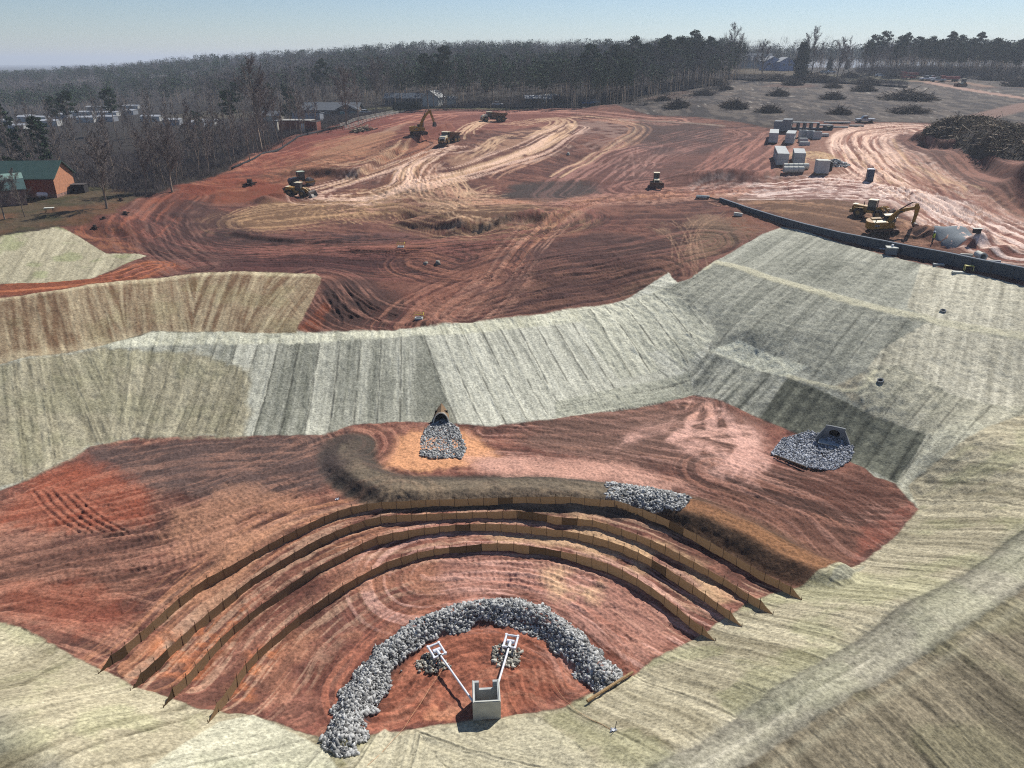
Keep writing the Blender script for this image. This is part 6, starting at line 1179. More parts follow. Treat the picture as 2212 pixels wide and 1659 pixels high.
rail_fence([(745,280),(800,262),(862,247)],'pale split rail fence nearest the red slope, lower line',m=mat('pale_grey_wood',(170,166,154)))
rail_fence([(715,284),(740,280)],'short dark wooden fence at the corner of the brick building',m=DW)
BFB=mat('black_silt_cloth',(40,40,44),.9,0,.2,4)
def siltline(uv,label,h=.5):
    pl=[p[:2] for p in smooth(G2(uv),6)]; P=np.array(pl); Z=Zs(P[:,0],P[:,1]); t=thing('silt_fence',label,'fence',(P[0,0],P[0,1],Z[0])); V=[];Fq=[]
    for i,(p,z) in enumerate(zip(P,Z)): V+= [(p[0]-P[0,0],p[1]-P[0,1],z-Z[0]-.2),(p[0]-P[0,0],p[1]-P[0,1],z-Z[0]+h)]
    Fq=[(2*i,2*i+2,2*i+3,2*i+1) for i in range(len(P)-1)]; me=rawmesh('fabric',V,[np.array(Fq)]); me.materials.append(BFB); o=bpy.data.objects.new('fabric',me); link(o,t); o.modifiers.new('thickness','SOLIDIFY').thickness=.04
    p0=None
    for i in range(0,len(P),2):
        if p0 is None: p0=MB().cyl((0,0,-.2),(0,0,h+.3),.035,n=5).build('post',DW,t); o=p0
        else: o=p0.copy(); link(o,t)
        o.location=(P[i,0]-P[0,0],P[i,1]-P[0,1],Z[i]-Z[0])
siltline([(500,366),(560,338),(620,314),(690,286),(760,264),(840,247),(900,237),(960,234)],'black silt fence curving along the left edge of the red site below the woods')
siltline([(960,234),(1050,233),(1130,234),(1200,233),(1280,229),(1350,217),(1410,202),(1470,194)],'black silt fence along the foot of the tall woods')
siltline([(1570,172),(1640,175),(1720,178),(1800,180),(1900,186),(1960,190)],'black silt fence crossing below the hillside houses',.7)
# ================================================================ brush piles
BRN=mat('dark_brush',(68,58,50),.95,0,.35,2,vert=True); BRL=mat('bleached_branch',(150,136,116),.9,0,.2,2)
def sticks(n,fx,fy,h,rg,lmin,lmax,r,zoff=.0,tone=(.5,1.5)):
    V=np.zeros((n,8,3)); 
    a=rg.uniform(0,2*np.pi,n); q=np.sqrt(rg.uniform(0,1,n)); cx=fx*q*np.cos(a); cy=fy*q*np.sin(a); cz=h*(1-q**1.6)*rg.uniform(.25,1.05,n)+zoff; th=rg.uniform(0,2*np.pi,n); ph=rg.normal(.1,.38,n); L=rg.uniform(lmin,lmax,n)
    d=np.stack([np.cos(th)*np.cos(ph),np.sin(th)*np.cos(ph),np.sin(ph)],-1); u=np.cross(d,[0,0,1.]); u/=np.linalg.norm(u,axis=1)[:,None]+1e-9; w_=np.cross(d,u); rr=rg.uniform(.4,1.4,n)*r
    C0=np.stack([cx,cy,np.maximum(cz,.05)],-1)
    for e,s in enumerate((-1,1)):
        for k in range(3):
            an=2*np.pi*k/3; V[:,e*3+k]=C0+d*(s*L/2)[:,None]+(u*math.cos(an)+w_*math.sin(an))*(rr*(1 if e==0 else .5))[:,None]
    V=V[:,:6]; base=np.array([(0,1,4,3),(1,2,5,4),(2,0,3,5)]); Fc=(base[None]+6*np.arange(n)[:,None,None]).reshape(-1,4); t=rg.uniform(*tone,n)[:,None,None]*np.ones((1,6,3)); return V.reshape(-1,3),Fc,t.reshape(-1,3)
def brush_proto(seed,n=420):
    rg=np.random.default_rng(seed); V,Fc,T=sticks(n,2.9,2.1,1.7,rg,1.0,3.4,.06); m2=24; b=MB(); vs=[];fs=[]
    K=10; 
    for i in range(K+1):
        for j in range(16): q=1-i/K; a=2*math.pi*j/16; k=1+.18*math.sin(a*3+seed)+.1*rg.normal(); vs.append((2.6*q*k*math.cos(a),1.9*q*k*math.sin(a),1.45*(1-q**1.7)+rg.normal()*.08-.15))
    fs=[(i*16+j,i*16+(j+1)%16,(i+1)*16+(j+1)%16,(i+1)*16+j) for i in range(K) for j in range(16)]; nb=len(vs)
    V=np.r_[np.array(vs),V]; T=np.r_[np.ones((nb,3))*.55,T]; me=rawmesh('branches',V,[np.array(fs),Fc+nb],False,T); me.materials.append(BRN)
    V,Fc,T=sticks(12,2.8,1.8,1.3,rg,1.2,3.2,.09); ml=rawmesh('logs',V,[Fc],False,T); ml.materials.append(BRL); return me,ml
BP=[brush_proto(s) for s in (1,2,3)]
piles=[(1203,229,50,'large dark brush pile at the site edge in front of the grey shed'),(1336,224,52,'long reddish brush pile in front of the tall woods'),(1433,221,30,'small tan brush pile beside the dirt track leaving the woods'),(1466,234,46,'brush pile nearest the red clay, right of the small tan one'),(1521,209,34,'brush pile with pale logs right beside the dirt track'),(1552,187,36,'brush pile at the corner of the tall woods'),(1568,197,28,'low brush pile just below the wood corner pile'),(1583,236,50,'green tinged brush pile with an upright stub'),(1663,246,44,'brush pile just above the stored culvert stacks'),(1683,210,40,'brush pile right of centre below the blue houses'),(1672,176,60,'wide brush heap with white debris beside the upper track'),(1714,187,34,'dark round brush pile below the big evergreen'),(1760,179,80,'long flat brush windrow along the upper track'),(1799,193,30,'small conical brush pile in the upper middle of the field'),(1800,217,40,'brush pile directly below the small conical one'),(1815,250,44,'brush pile just above the parked grey pickup'),(1873,186,44,'flat brush pile in the upper right of the field, rear one of two'),(1868,200,42,'flat brush pile in the upper right of the field, front one of two'),(1963,218,92,'longest brush windrow on the field, nearly black'),(1963,246,68,'bushy dark brush pile below the longest windrow'),(2200,190,50,'brush pile at the right end of the pale far road'),(1837,171,36,'brush pile under the far woods left of the parked trucks'),(1930,172,30,'small brush pile against the far woods'),(2150,176,60,'brush windrow below the pine woods at the right')]
for k,(u,v,w_,l) in enumerate(piles):
    c=P3(u,v-3); s=w_*c[1]/1536/5.2; t=thing('brush_pile',l,'brush pile',(c[0],c[1]+.5,c[2]-.1),R(random.uniform(-15,15)),'brush piles scattered over the cleared field'); hs=(.72 if w_>58 else 1.0); t.scale=(s,s*.9,s*hs*.85 if w_>58 else s*1.0)
    for me,nm in zip(BP[k%3],('branches','logs')): o=bpy.data.objects.new(nm,me); link(o,t)
c=P3(785,283); t=thing('log_pile','heap of bleached logs on the red slope below the rail fence','log pile',c,R(10)); rg=np.random.default_rng(3)
V,Fc,T=sticks(46,3.6,1.8,1.2,rg,2,4.5,.16,.1,(.6,1.4)); me=rawmesh('log',V,[Fc],False,T); me.materials.append(BRL); o=bpy.data.objects.new('logs',me); link(o,t); o['kind']='stuff'
V,Fc,T=sticks(160,3.6,1.6,1.1,rg,.8,2.4,.05); me=rawmesh('branches',V,[Fc],False,T); me.materials.append(BRN); o=bpy.data.objects.new('branches',me); link(o,t)
# giant brush pile on the bank at the right
def big_pile():
    rg=np.random.default_rng(11); spine=[gpz(u,v) for u,v in [(2012,292),(2040,287),(2080,287),(2120,292),(2170,303),(2230,322),(2330,345)]]; hs=[.7,3.0,3.9,3.2,2.8,3.2,3.4]; wd=[2.5,5,6,6.5,7,8,8]
    sp=np.array(smooth(spine,8)); q=np.linspace(0,len(spine)-1,len(sp)); hh=np.interp(q,range(len(hs)),hs); ww=np.interp(q,range(len(wd)),wd); T_=np.gradient(sp[:,:2],axis=0); T_/=np.linalg.norm(T_,axis=1)[:,None]; Nn=np.c_[-T_[:,1],T_[:,0]]
    x0,y0,z0=spine[2]; t=thing('brush_pile','huge tangled heap of cleared trees and brush on the bank beside the haul road','brush pile',spine[2]); V=[];K=18
    for i in range(len(sp)):
        for j in range(K+1):
            f=j/K*2-1; f0=f; x=sp[i,0]+Nn[i,0]*f*ww[i]; y=sp[i,1]+Nn[i,1]*f*ww[i]; h=hh[i]*(1-abs(f)**2.2)*(0.72+.5*float(fbm(np.array([x/2.2]),np.array([y/2.2]),3,5)[0])); V.append((x,y,zat(x,y)+h*.85-.15))
    n=len(sp); V=np.array(V)-np.array([x0,y0,z0]); Fq=np.array([(i*(K+1)+j,(i+1)*(K+1)+j,(i+1)*(K+1)+j+1,i*(K+1)+j+1) for i in range(n-1) for j in range(K)])
    me=rawmesh('core',V,[Fq],False,np.ones((len(V),3))*.5); me.materials.append(BRN); o=bpy.data.objects.new('brush_core',me); link(o,t)
    def scat(N_,l0,l1,r,nm,m,tone,up=.4):
        i=rg.integers(0,n-1,N_); j=rg.integers(1,K-1,N_); P=V[i*(K+1)+j]+rg.normal(0,.35,(N_,3)); P[:,2]+=rg.uniform(-.1,.45,N_)
        v,f,tt=sticks(N_,.01,.01,0,rg,l0,l1,r,0,tone); v=v.reshape(N_,6,3)+P[:,None,:]; me=rawmesh(nm,v.reshape(-1,3),[f],False,tt); me.materials.append(m); o=bpy.data.objects.new(nm,me); link(o,t); o['kind']='stuff'
    scat(5200,.5,2.2,.05,'branches',BRN,(.4,2.6)); scat(420,1.2,5.5,.10,'logs',BRL,(.5,1.2)); scat(4200,.25,.8,.14,'leaf_litter',mat('dry_brown_litter',(84,76,58),.95,0,.3,2,vert=True),(.5,1.5))
big_pile()
for k,(u,v,L,l) in enumerate([(2000,290,8,'pale log beam beside the track left of the giant brush heap'),(1340,262,0,'')][:1]): pass
# ================================================================ trees
TWG=mat('bare_twigs',(112,103,99),.95,0,.2,.5,vert=True,spec=.05); TRK=mat('grey_bark',(128,114,100),.95,0,.3,2,vert=True,spec=.05); NDL=mat('pine_needles',(52,70,46),.9,0,.35,.4,vert=True,spec=.1); EVG=mat('dark_evergreen',(44,62,46),.9,0,.3,.4,vert=True,spec=.1)
class Segs:
    def __init__(s): s.a=[];s.b=[];s.r0=[];s.r1=[]
    def add(s,a,b,r0,r1): s.a.append(a);s.b.append(b);s.r0.append(r0);s.r1.append(r1)
    def mesh(s,name,m,k=3,tone=(.8,1.2),rg=None):
        a=np.array(s.a);b=np.array(s.b);r0=np.array(s.r0);r1=np.array(s.r1);n=len(a); d=b-a; d/=np.linalg.norm(d,axis=1)[:,None]+1e-9; ref=np.where(np.abs(d[:,2:3])>.9,np.array([[1.,0,0]]),np.array([[0,0,1.]])); u=np.cross(d,ref); u/=np.linalg.norm(u,axis=1)[:,None]; w_=np.cross(d,u)
        V=np.zeros((n,2*k,3))
        for j in range(k):
            c,s_=math.cos(2*math.pi*j/k),math.sin(2*math.pi*j/k); o=u*c+w_*s_; V[:,j]=a+o*r0[:,None]; V[:,k+j]=b+o*r1[:,None]
        base=np.array([(j,(j+1)%k,k+(j+1)%k,k+j) for j in range(k)]) if k>2 else np.array([(0,1,3,2)]); F_=(base[None]+2*k*np.arange(n)[:,None,None]).reshape(-1,4)
        t=(rg.uniform(*tone,n)[:,None,None]*np.ones((1,2*k,3))).reshape(-1,3); me=rawmesh(name,V.reshape(-1,3),[F_],False,t); me.materials.append(m); return me
def bare_tree(seed,h,spread,clear=.35,limbs=12,sub_=5,tw=7,r=.2,twr=.022,up=.9,multi=1):
    rg=np.random.default_rng(seed); T=Segs(); W_=Segs()
    for q in range(multi):
        lean=rg.normal(0,.04 if multi==1 else .13,2); pts=[np.array([rg.normal(0,.2)*(multi>1),rg.normal(0,.2)*(multi>1),-.3])]; n=7
        for i in range(n): pts.append(pts[-1]+np.array([lean[0]*h/n+rg.normal(0,.02)*h/n*2,lean[1]*h/n+rg.normal(0,.02)*h/n*2,h/n*1.0]))
        for i in range(n): T.add(pts[i],pts[i+1],r*(1-i/n)**.8+.02,r*(1-(i+1)/n)**.8+.02)
        for l in range(limbs):
            f=clear+(1-clear)*(l+rg.uniform(0,1))/limbs; f=min(f,.98); k=int(f*n); k=min(k,n-1); p=pts[k]+(pts[k+1]-pts[k])*(f*n-k); az=rg.uniform(0,2*math.pi); ln=spread*(1.15-.75*(f-clear)/(1-clear))*rg.uniform(.7,1.1); upv=up*rg.uniform(.7,1.3)
            d=np.array([math.cos(az),math.sin(az),upv]); d/=np.linalg.norm(d); seg=4; a=p; rr=r*.42*(1.1-f)
            for s_ in range(seg):
                d=d+rg.normal(0,.13,3)+np.array([0,0,.09]); d/=np.linalg.norm(d); b=a+d*ln/seg; T.add(a,b,rr*(1-s_/seg)+.012,rr*(1-(s_+1)/seg)+.012)
                for c_ in range(sub_ if s_ else 2):
                    e=d+rg.normal(0,.55,3)+np.array([0,0,.25]); e/=np.linalg.norm(e); l2=ln*.38*rg.uniform(.5,1.1)*(1-.1*s_); g0=a+(b-a)*rg.uniform(0,1); g1=g0+e*l2; W_.add(g0,g1,twr*1.6,twr*.8)
                    for w2 in range(tw):
                        e2=e+rg.normal(0,.55,3)+np.array([0,0,.2]); e2/=np.linalg.norm(e2); q0=g0+(g1-g0)*rg.uniform(.2,1); W_.add(q0,q0+e2*l2*rg.uniform(.3,.7),twr,twr*.4)
                a=b
    return T.mesh('trunk',TRK,5,(.8,1.2),rg),W_.mesh('twigs',TWG,3,(.75,1.25),rg)
def leafcl(rg,centres,rad,per,size,flat=.6):
    n=len(centres)*per; c=np.repeat(np.array(centres),per,0); rr=np.repeat(np.asarray(rad),per); d=rg.normal(size=(n,3)); d/=np.linalg.norm(d,axis=1)[:,None]; p=c+d*(rr*rg.uniform(.35,1,n)**.6)[:,None]*np.array([1,1,flat]); a=rg.normal(size=(n,3)); a/=np.linalg.norm(a,axis=1)[:,None]; b=np.cross(a,rg.normal(size=(n,3))); b/=np.linalg.norm(b,axis=1)[:,None]; s=(size*rg.uniform(.6,1.3,n))[:,None]
    V=np.stack([p-a*s,p+b*s*.45,p+a*s,p-b*s*.45],1); F_=np.arange(4*n).reshape(n,4); t=np.repeat(np.repeat(rg.uniform(.65,1.35,len(centres)),per)*rg.uniform(.8,1.2,n),4)[:,None]*np.ones((1,3)); return V.reshape(-1,3),F_,t
def pine_tree(seed,h,clear,spread,ncl=34,per=46,size=.34,m=NDL):
    rg=np.random.default_rng(seed); T=Segs(); n=6; pts=[np.array([0,0,-.3])]
    for i in range(n): pts.append(pts[-1]+np.array([rg.normal(0,.12),rg.normal(0,.12),(h*.97)/n]))
    for i in range(n): T.add(pts[i],pts[i+1],.2*(1-i/n)+.05,.2*(1-(i+1)/n)+.05)
    C_=[];Rr=[]
    for l in range(ncl):
        f=clear+(1-clear)*((l+rg.uniform(0,1))/ncl); k=min(int(f*n),n-1); p=pts[k]+(pts[k+1]-pts[k])*(f*n-k); az=rg.uniform(0,6.28); g=(f-clear)/(1-clear); ln=spread*(math.sin(math.pi*min(1,.25+g*.62))**.6)*rg.uniform(.3,1.0)*(1 if g<.85 else .7); e=p+np.array([math.cos(az)*ln,math.sin(az)*ln,ln*.25]); T.add(p,e,.05,.02); C_.append(e); Rr.append(spread*.30*rg.uniform(.7,1.2))
    V,F_,t=leafcl(rg,C_,Rr,per,size); me=rawmesh('crown',V,[F_],False,t); me.materials.append(m); return T.mesh('trunk',TRK,5,(.8,1.2),rg),me
def cone_tree(seed,h,w_,per=36,size=.3):
    rg=np.random.default_rng(seed); T=Segs(); T.add(np.array([0,0,-.3]),np.array([0,0,h*.9]),.18,.03); C_=[];Rr=[]
    for l in range(90): f=(l+.5)/90; a=rg.uniform(0,6.28); r_=w_*math.sin(math.pi*(.12+.86*f)**.8)**.8*rg.uniform(.3,.85); C_.append((r_*math.cos(a),r_*math.sin(a),.3+f*h*.95)); Rr.append(w_*.34)
    V,F_,t=leafcl(rg,C_,Rr,per,size,.9); me=rawmesh('crown',V,[F_],False,t); me.materials.append(EVG); return T.mesh('trunk',TRK,5,(.8,1.2),rg),me
FB=[bare_tree(100+i,h,s,cl,lm,4,5,.15,.03,1.1) for i,(h,s,cl,lm) in enumerate([(17,2.9,.35,15),(15,3.2,.3,14),(18,2.7,.45,13),(13,2.6,.25,13),(16,3.6,.3,15)])]
OB=[bare_tree(200,11.5,5.6,.25,20,6,7,.2,.024,1.1),bare_tree(201,13,5.2,.25,18,6,6,.2,.026,1.3),bare_tree(202,19,8.5,.3,22,6,7,.36,.034,1.0),bare_tree(203,19,8.6,.22,20,5,6,.3,.026,1.7)]
PN=[pine_tree(300,18,.52,3.3,38,50,.36),pine_tree(301,16.5,.5,3.1,36,50,.36),pine_tree(302,20,.5,3.7,44,50,.38),pine_tree(303,12,.15,2.8,44)]
CN=[cone_tree(400,9,2.4),cone_tree(401,2.6,.95,24,.16)]
def tree(pr,kind,u,v,label,cat,group=None,s=1.,sz=1.,rz=None,loc=None,parts=('trunk','twigs')):
    c=loc or P3(u,v); t=thing(kind,label,cat,(c[0],c[1],c[2]-.1),random.uniform(0,6.28) if rz is None else rz,group); t.scale=(s,s,s*sz)
    for me,nm in zip(pr,parts): o=bpy.data.objects.new(nm,me); link(o,t)
    return t
PP=('trunk','crown')
# named single trees
tree(OB[0],'bare_tree',231,451,'lone bare tree on the yard right of the brick house','tree',s=1.0)
tree(OB[0],'bare_tree',10,474,'bare tree at the left picture edge before the gambrel shed','tree',s=.62)
tree(OB[1],'bare_tree',54,468,'slender young bare tree in front of the gambrel shed','tree',s=.42,sz=1.4)
tree(OB[1],'bare_tree',315,419,'pale trunked bare tree at the yard edge of the woods','tree',s=.92)
tree(OB[2],'bare_tree',372,415,'gnarled mossy tree with forked limbs at the wood edge','tree',s=.62)
tree(OB[2],'bare_tree',565,326,'tallest spreading bare tree standing on the left edge of the site','tree',s=1.05)
tree(OB[1],'bare_tree',748,274,'bare tree standing in front of the ranch house gable','tree',s=1.3)
tree(OB[2],'bare_tree',813,243,'broad round crowned bare tree left of the hedge','tree',s=.92)
tree(FB[0],'bare_tree',774,268,'thin tall bare tree beside the rail fence','tree',s=.9); tree(FB[3],'bare_tree',687,290,'thin bare tree beside the brick building door','tree',s=.95)
tree(PN[2],'pine_tree',960,236,'tallest pine, dark green, right of the white gabled house','pine tree',s=1.12,parts=PP); tree(PN[0],'pine_tree',925,235,'tall pine standing left of the tallest one','pine tree',s=1.12,parts=PP)
tree(PN[0],'pine_tree',938,234,'thinner pine between the two tall ones','pine tree',s=.9,parts=PP)
tree(OB[3],'bare_tree',1574,172,'tall vase shaped bare tree at the corner of the tall woods','tree',s=1.12); tree(OB[3],'bare_tree',1588,168,'second tall bare tree beside the vase shaped one','tree',s=.9)
tree(OB[1],'bare_tree',1646,172,'thin bare tree in front of the long hill house','tree',s=1.25); tree(OB[3],'bare_tree',1752,168,'large twin trunked bare tree behind the big evergreen','tree',s=1.05); tree(OB[3],'bare_tree',1738,165,'bare tree touching the big evergreen','tree',s=.9)
tree(OB[1],'bare_tree',1806,176,'leaning bare tree right of the hillside houses','tree',s=1.35)
tree(CN[0],'evergreen_tree',1726,174,'big dark evergreen right of the blue houses','evergreen tree',s=1.75,parts=PP); tree(CN[0],'evergreen_tree',1697,140,'dark evergreen rising behind the blue houses','evergreen tree',s=1.5,parts=PP); tree(CN[0],'evergreen_tree',1790,155,'conical evergreen beside the parked white car on the hill','evergreen tree',s=.8,parts=PP); tree(CN[0],'evergreen_tree',1829,150,'small conical evergreen in the mown strip','evergreen tree',s=.6,parts=PP)
tree(PN[3],'pine_tree',92,360,'bushy green pine behind the brick house','pine tree',s=1.05,parts=PP); tree(PN[3],'pine_tree',15,330,'bushy dark pine at the left picture edge','pine tree',s=1.35,parts=PP); tree(PN[3],'pine_tree',55,365,'bushy pine left of the one behind the brick house','pine tree',s=.85,parts=PP); tree(PN[3],'pine_tree',30,400,'low yellow green pine directly behind the green roof','pine tree',s=.5,parts=PP)
tree(PN[3],'pine_tree',625,262,'leafy evergreen rising behind the brick building','pine tree',s=1.1,parts=PP)
for k in range(8): tree(CN[1],'hedge_shrub',853+k*7.4,237,'rounded green shrub in the row in front of the white house','shrub','row of clipped shrubs before the white house',s=1.05,parts=PP)
# rows and zones of trees
def zone(poly,n,protos,kind,cat,label,group,s0,s1,seed,mn=3.0,parts=('trunk','twigs'),sink=0):
    rg=np.random.default_rng(seed); P=np.array([gpz(u,v)[:2] for u,v in poly]); x0,x1,y0,y1=P[:,0].min(),P[:,0].max(),P[:,1].min(),P[:,1].max(); pts=[];tr=0
    while len(pts)<n and tr<n*60:
        tr+=1; x=rg.uniform(x0,x1); y=rg.uniform(y0,y1)
        if not inpoly(np.array([x]),np.array([y]),P.tolist())[0]: continue
        if pts and min((a-x)**2+(b-y)**2 for a,b in pts)<mn*mn: continue
        pts.append((x,y)); tree(protos[int(rg.integers(len(protos)))],kind,0,0,label,cat,group,rg.uniform(s0,s1),1.,rg.uniform(0,6.28),(x,y,zat(x,y)),parts)
    return pts
zone([(0,412),(0,345),(200,345),(330,350),(340,405),(270,410),(190,402)],26,FB,'bare_tree','tree','bare tree in the thicket right behind the brick house','bare trees behind the brick house',.62,.85,1,2.6)
zone([(300,412),(330,350),(480,330),(620,296),(660,278),(690,283),(640,300),(560,336),(500,368),(440,385),(380,400)],84,FB+[FB[3]],'bare_tree','tree','bare tree in the dense belt along the left edge of the red site','bare trees along the left site edge',.55,.82,2,2.0)
zone([(180,340),(500,318),(600,285),(580,262),(480,272),(300,288),(100,300),(0,330)],46,FB,'bare_tree','tree','bare tree in the valley before the white roofed mobile homes','bare trees before the mobile homes',.65,.9,3,4)
zone([(620,262),(800,242),(880,232),(860,226),(700,228),(560,240)],20,FB,'bare_tree','tree','bare tree behind the ranch house','bare trees behind the ranch house',.8,1.05,4,5)
zone([(985,232),(1130,229),(1230,226),(1320,219),(1400,203),(1460,193),(1540,184),(1552,172),(1480,176),(1380,192),(1280,210),(1100,222),(985,225)],66,FB,'bare_tree','tree','tall bare tree on the front edge of the big woods','bare trees on the front edge of the big woods',.85,1.12,5,3.4)
zone([(1220,225),(1320,219),(1400,203),(1460,193),(1540,184),(1555,168),(1480,174),(1380,190),(1260,212)],46,PN[:3],'pine_tree','pine tree','tall pine in the right half of the big woods edge','pines on the edge of the big woods',.85,1.1,6,3.6,PP)
zone([(1860,165),(2000,166),(2212,172),(2300,174),(2300,165),(2100,160),(1980,158),(1860,158)],48,PN[:3],'pine_tree','pine tree','dark pine in the far wood behind the parked trucks','pines in the far wood',.8,1.05,7,4,PP)
zone([(1800,168),(1960,172),(1990,164),(1860,158),(1800,158)],22,FB,'bare_tree','tree','bare tree in the hazy far wood left of the parked trucks','bare trees in the hazy far wood',.7,1.0,8,4)
zone([(1590,160),(1780,166),(1780,158),(1600,152)],9,FB,'bare_tree','tree','thin bare tree on the slope around the hillside houses','bare trees around the hillside houses',.45,.75,9,5)
for k,(u,v,s) in enumerate([(505,300,.8),(520,262,.9),(700,232,1.),(430,300,.75),(160,300,.9),(130,295,.85),(250,290,.8),(215,240,1.0),(1180,226,.9),(585,250,.8)]): tree(PN[k%4],'pine_tree',u,v,'dark pine standing among the bare valley trees','pine tree','pines among the bare valley trees',s=s,parts=PP)
# ---- the far woods as one mass
def woods():
    rg=np.random.default_rng(21); P=[]; n=15000; u=rg.uniform(-260,2480,n); d=235+rg.uniform(0,1,n)**1.5*780; x=(u-CX)/F*d*1.0; y=d
    ubase=np.interp(u,[-260,0,300,560,700,820,960,1300,1400,1550,1600,1900,2000,2480],[400,400,390,340,330,320,300,272,285,320,425,410,385,375])
    k=(d>ubase); x=x[k];y=y[k];u=u[k]
    z=Zs(x,y); d=y; dens=np.ones(len(x))
    # leave the mobile home park and hill houses open
    park=((u>-50)&(u<480)&(d>300)&(d<460)&(rg.uniform(0,1,len(u))<.72)); hill=((u>1560)&(u<1800)&(d<560)&(rg.uniform(0,1,len(u))<.85))
    k=~(park|hill); x,y,z,u=x[k],y[k],z[k],u[k]; N_=len(x); pn=rg.uniform(0,1,N_)<np.clip(.12+.55*(fbm(x/60,y/60,2,9)>.52)+.3*(u>1880)+.12*((u>1250)&(u<1550)),0,1); h=rg.uniform(12.5,17.5,N_)*(np.where(pn,1.0,1.))
    TV=[];TF=[];TT=[];nb=0
    def emit(V,F_,T,store):
        store[0].append(V); store[1].append(F_+store[3]); store[2].append(T); store[3]+=len(V)
    A_=[[],[],[],0];B_=[[],[],[],0];C_=[[],[],[],0]
    # trunks: three sided spikes
    a=np.arange(3)*2.094; nT=N_; V=np.zeros((nT,4,3)); 
    for j in range(3): V[:,j,0]=x+.10*math.cos(a[j]); V[:,j,1]=y+.10*math.sin(a[j]); V[:,j,2]=z-.3
    V[:,3]=np.stack([x,y,z+h*.7],-1); F_=(np.array([(0,1,3),(1,2,3),(2,0,3)])[None]+4*np.arange(nT)[:,None,None]).reshape(-1,3); me=rawmesh('trunks',V.reshape(-1,3),[F_],False,np.ones((4*nT,3))); me.materials.append(TRK); o=bpy.data.objects.new('woodland_trunks',me)
    # bare crowns: thin upward slivers
    def crown(idx,per,rad,zlo,ln,wd,up,m,name,label,tone):
        n=len(idx); c=np.stack([x[idx],y[idx],z[idx]],-1); hh=h[idx]; q=rg.uniform(0,1,(n,per)); az=rg.uniform(0,6.283,(n,per)); rr=rad*np.sqrt(rg.uniform(0,1,(n,per)))*np.sin(np.pi*(.22+.6*q))
        p=np.stack([c[:,None,0]+rr*np.cos(az),c[:,None,1]+rr*np.sin(az),c[:,None,2]+hh[:,None]*(zlo+(1-zlo)*q*.93)],-1); dr=np.stack([np.cos(az)*.45,np.sin(az)*.45,np.full_like(az,up)],-1)+rg.normal(0,.3,(n,per,3)); dr/=np.linalg.norm(dr,axis=2)[:,:,None]; L=ln*rg.uniform(.6,1.4,(n,per,1)); sd_=rg.normal(size=(n,per,3)); sd_=np.cross(dr,sd_); sd_/=np.linalg.norm(sd_,axis=2)[:,:,None]
        V=np.stack([p-sd_*wd,p+sd_*wd,p+dr*L],2).reshape(-1,3); F_=np.arange(len(V)).reshape(-1,3); t=(rg.uniform(*tone,(n,1))*rg.uniform(.85,1.15,(n,per)))[:,:,None,None]*np.ones((1,1,3,3)); return V,F_,t.reshape(-1,3)
    ib=np.nonzero(~pn)[0]; ip=np.nonzero(pn)[0]
    for nm,idx,arg,m,l in (('bare_woodland',ib,(110,3.3,.30,1.9,.05,.9),TWG,'hazy mass of bare woodland covering the far hills'),('pine_woodland',ip,(150,3.0,.5,.7,.30,.1),NDL,'dark pines scattered through the far wooded hills')):
        V,F_,t=crown(idx,*arg,m,nm,l,(.7,1.3)); me=rawmesh(nm,V,[F_],False,t); me.materials.append(m); o2=bpy.data.objects.new(nm,me); link(o2); tag(o2,l,'woods',None,'stuff')
    link(o); tag(o,'thin grey trunks of the far woodland','woods',None,'stuff'); print('woods',N_)
woods()
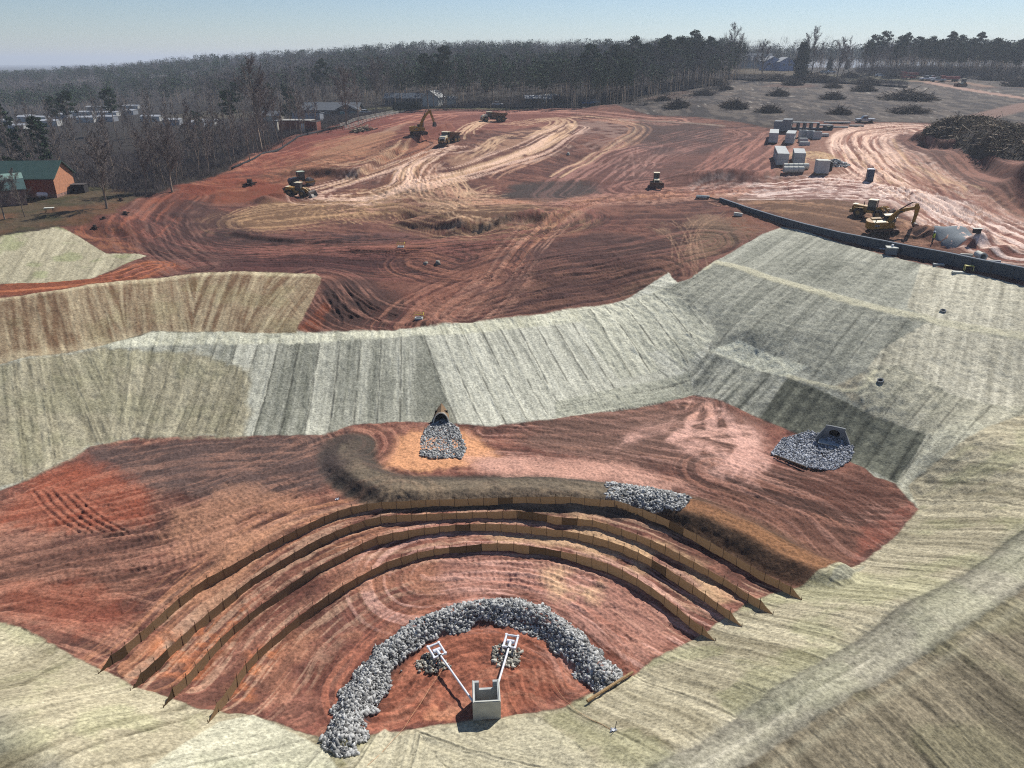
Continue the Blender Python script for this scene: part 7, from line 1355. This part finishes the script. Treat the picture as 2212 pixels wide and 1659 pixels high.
# low scrub along the wood edges
def scrub(poly,n,label,seed,h=1.6):
    rg=np.random.default_rng(seed); P=[gpz(u,v)[:2] for u,v in poly]; A_=np.array(P); x=rg.uniform(A_[:,0].min(),A_[:,0].max(),n*3); y=rg.uniform(A_[:,1].min(),A_[:,1].max(),n*3); k=inpoly(x,y,P); x=x[k][:n];y=y[k][:n]; n=len(x); z=Zs(x,y); per=26
    az=rg.uniform(0,6.28,(n,per)); L=h*rg.uniform(.4,1.2,(n,per)); d=np.stack([np.cos(az)*.5,np.sin(az)*.5,np.ones_like(az)],-1)+rg.normal(0,.25,(n,per,3)); d/=np.linalg.norm(d,axis=2)[:,:,None]; p=np.stack([x,y,z-.05],-1)[:,None,:]+rg.normal(0,.5,(n,per,3))*np.array([1,1,0]); s_=np.cross(d,rg.normal(size=(n,per,3))); s_/=np.linalg.norm(s_,axis=2)[:,:,None]
    V=np.stack([p-s_*.025,p+s_*.025,p+d*L[:,:,None]],2).reshape(-1,3); me=rawmesh('undergrowth',V,[np.arange(len(V)).reshape(-1,3)],False,(rg.uniform(.6,1.3,n*per)[:,None,None]*np.ones((1,3,3))).reshape(-1,3)); me.materials.append(TWG); o=bpy.data.objects.new('undergrowth',me); link(o); tag(o,label,'undergrowth',None,'stuff')
scrub([(170,402),(300,425),(395,396),(470,378),(560,330),(650,288),(760,262),(850,243),(700,240),(560,262),(300,330),(0,340),(0,412)],6500,'bare brown undergrowth below the trees along the left edge of the site',5)
scrub([(960,233),(1230,230),(1400,203),(1480,192),(1560,172),(1500,170),(1300,205),(1000,222)],2600,'bare undergrowth at the foot of the big woods',6)
scrub([(1560,172),(1700,176),(1960,186),(1960,176),(1800,170),(1560,160)],900,'scrub on the bank below the hillside houses',7,1.3)
scrub([(1850,162),(2000,165),(2400,170),(2400,158),(2000,153),(1850,153)],1700,'tall leafless thicket filling the foot of the far right woods',8,4.5)
# ================================================================ haze
def haze():
    V=[(x,y,z) for z in (-60,95) for x,y in ((-9500,-9500),(9500,-9500),(9500,9500),(-9500,9500))]; b=MB().add(V,[(3,2,1,0),(4,5,6,7),(0,1,5,4),(1,2,6,5),(2,3,7,6),(3,0,4,7)])
    m=bpy.data.materials.new('air_haze'); m.use_nodes=True; n=m.node_tree; n.nodes.clear(); v=n.nodes.new('ShaderNodeVolumePrincipled'); v.inputs['Color'].default_value=(.80,.88,1,1); v.inputs['Density'].default_value=HAZE; v.inputs['Anisotropy'].default_value=.2; o=n.nodes.new('ShaderNodeOutputMaterial'); n.links.new(v.outputs[0],o.inputs['Volume'])
    q=b.build('haze',m); q['kind']='stuff'; q['label']='thin pale blue haze over the whole site'; q['category']='haze'
HAZE=.00028
if HAZE: haze()
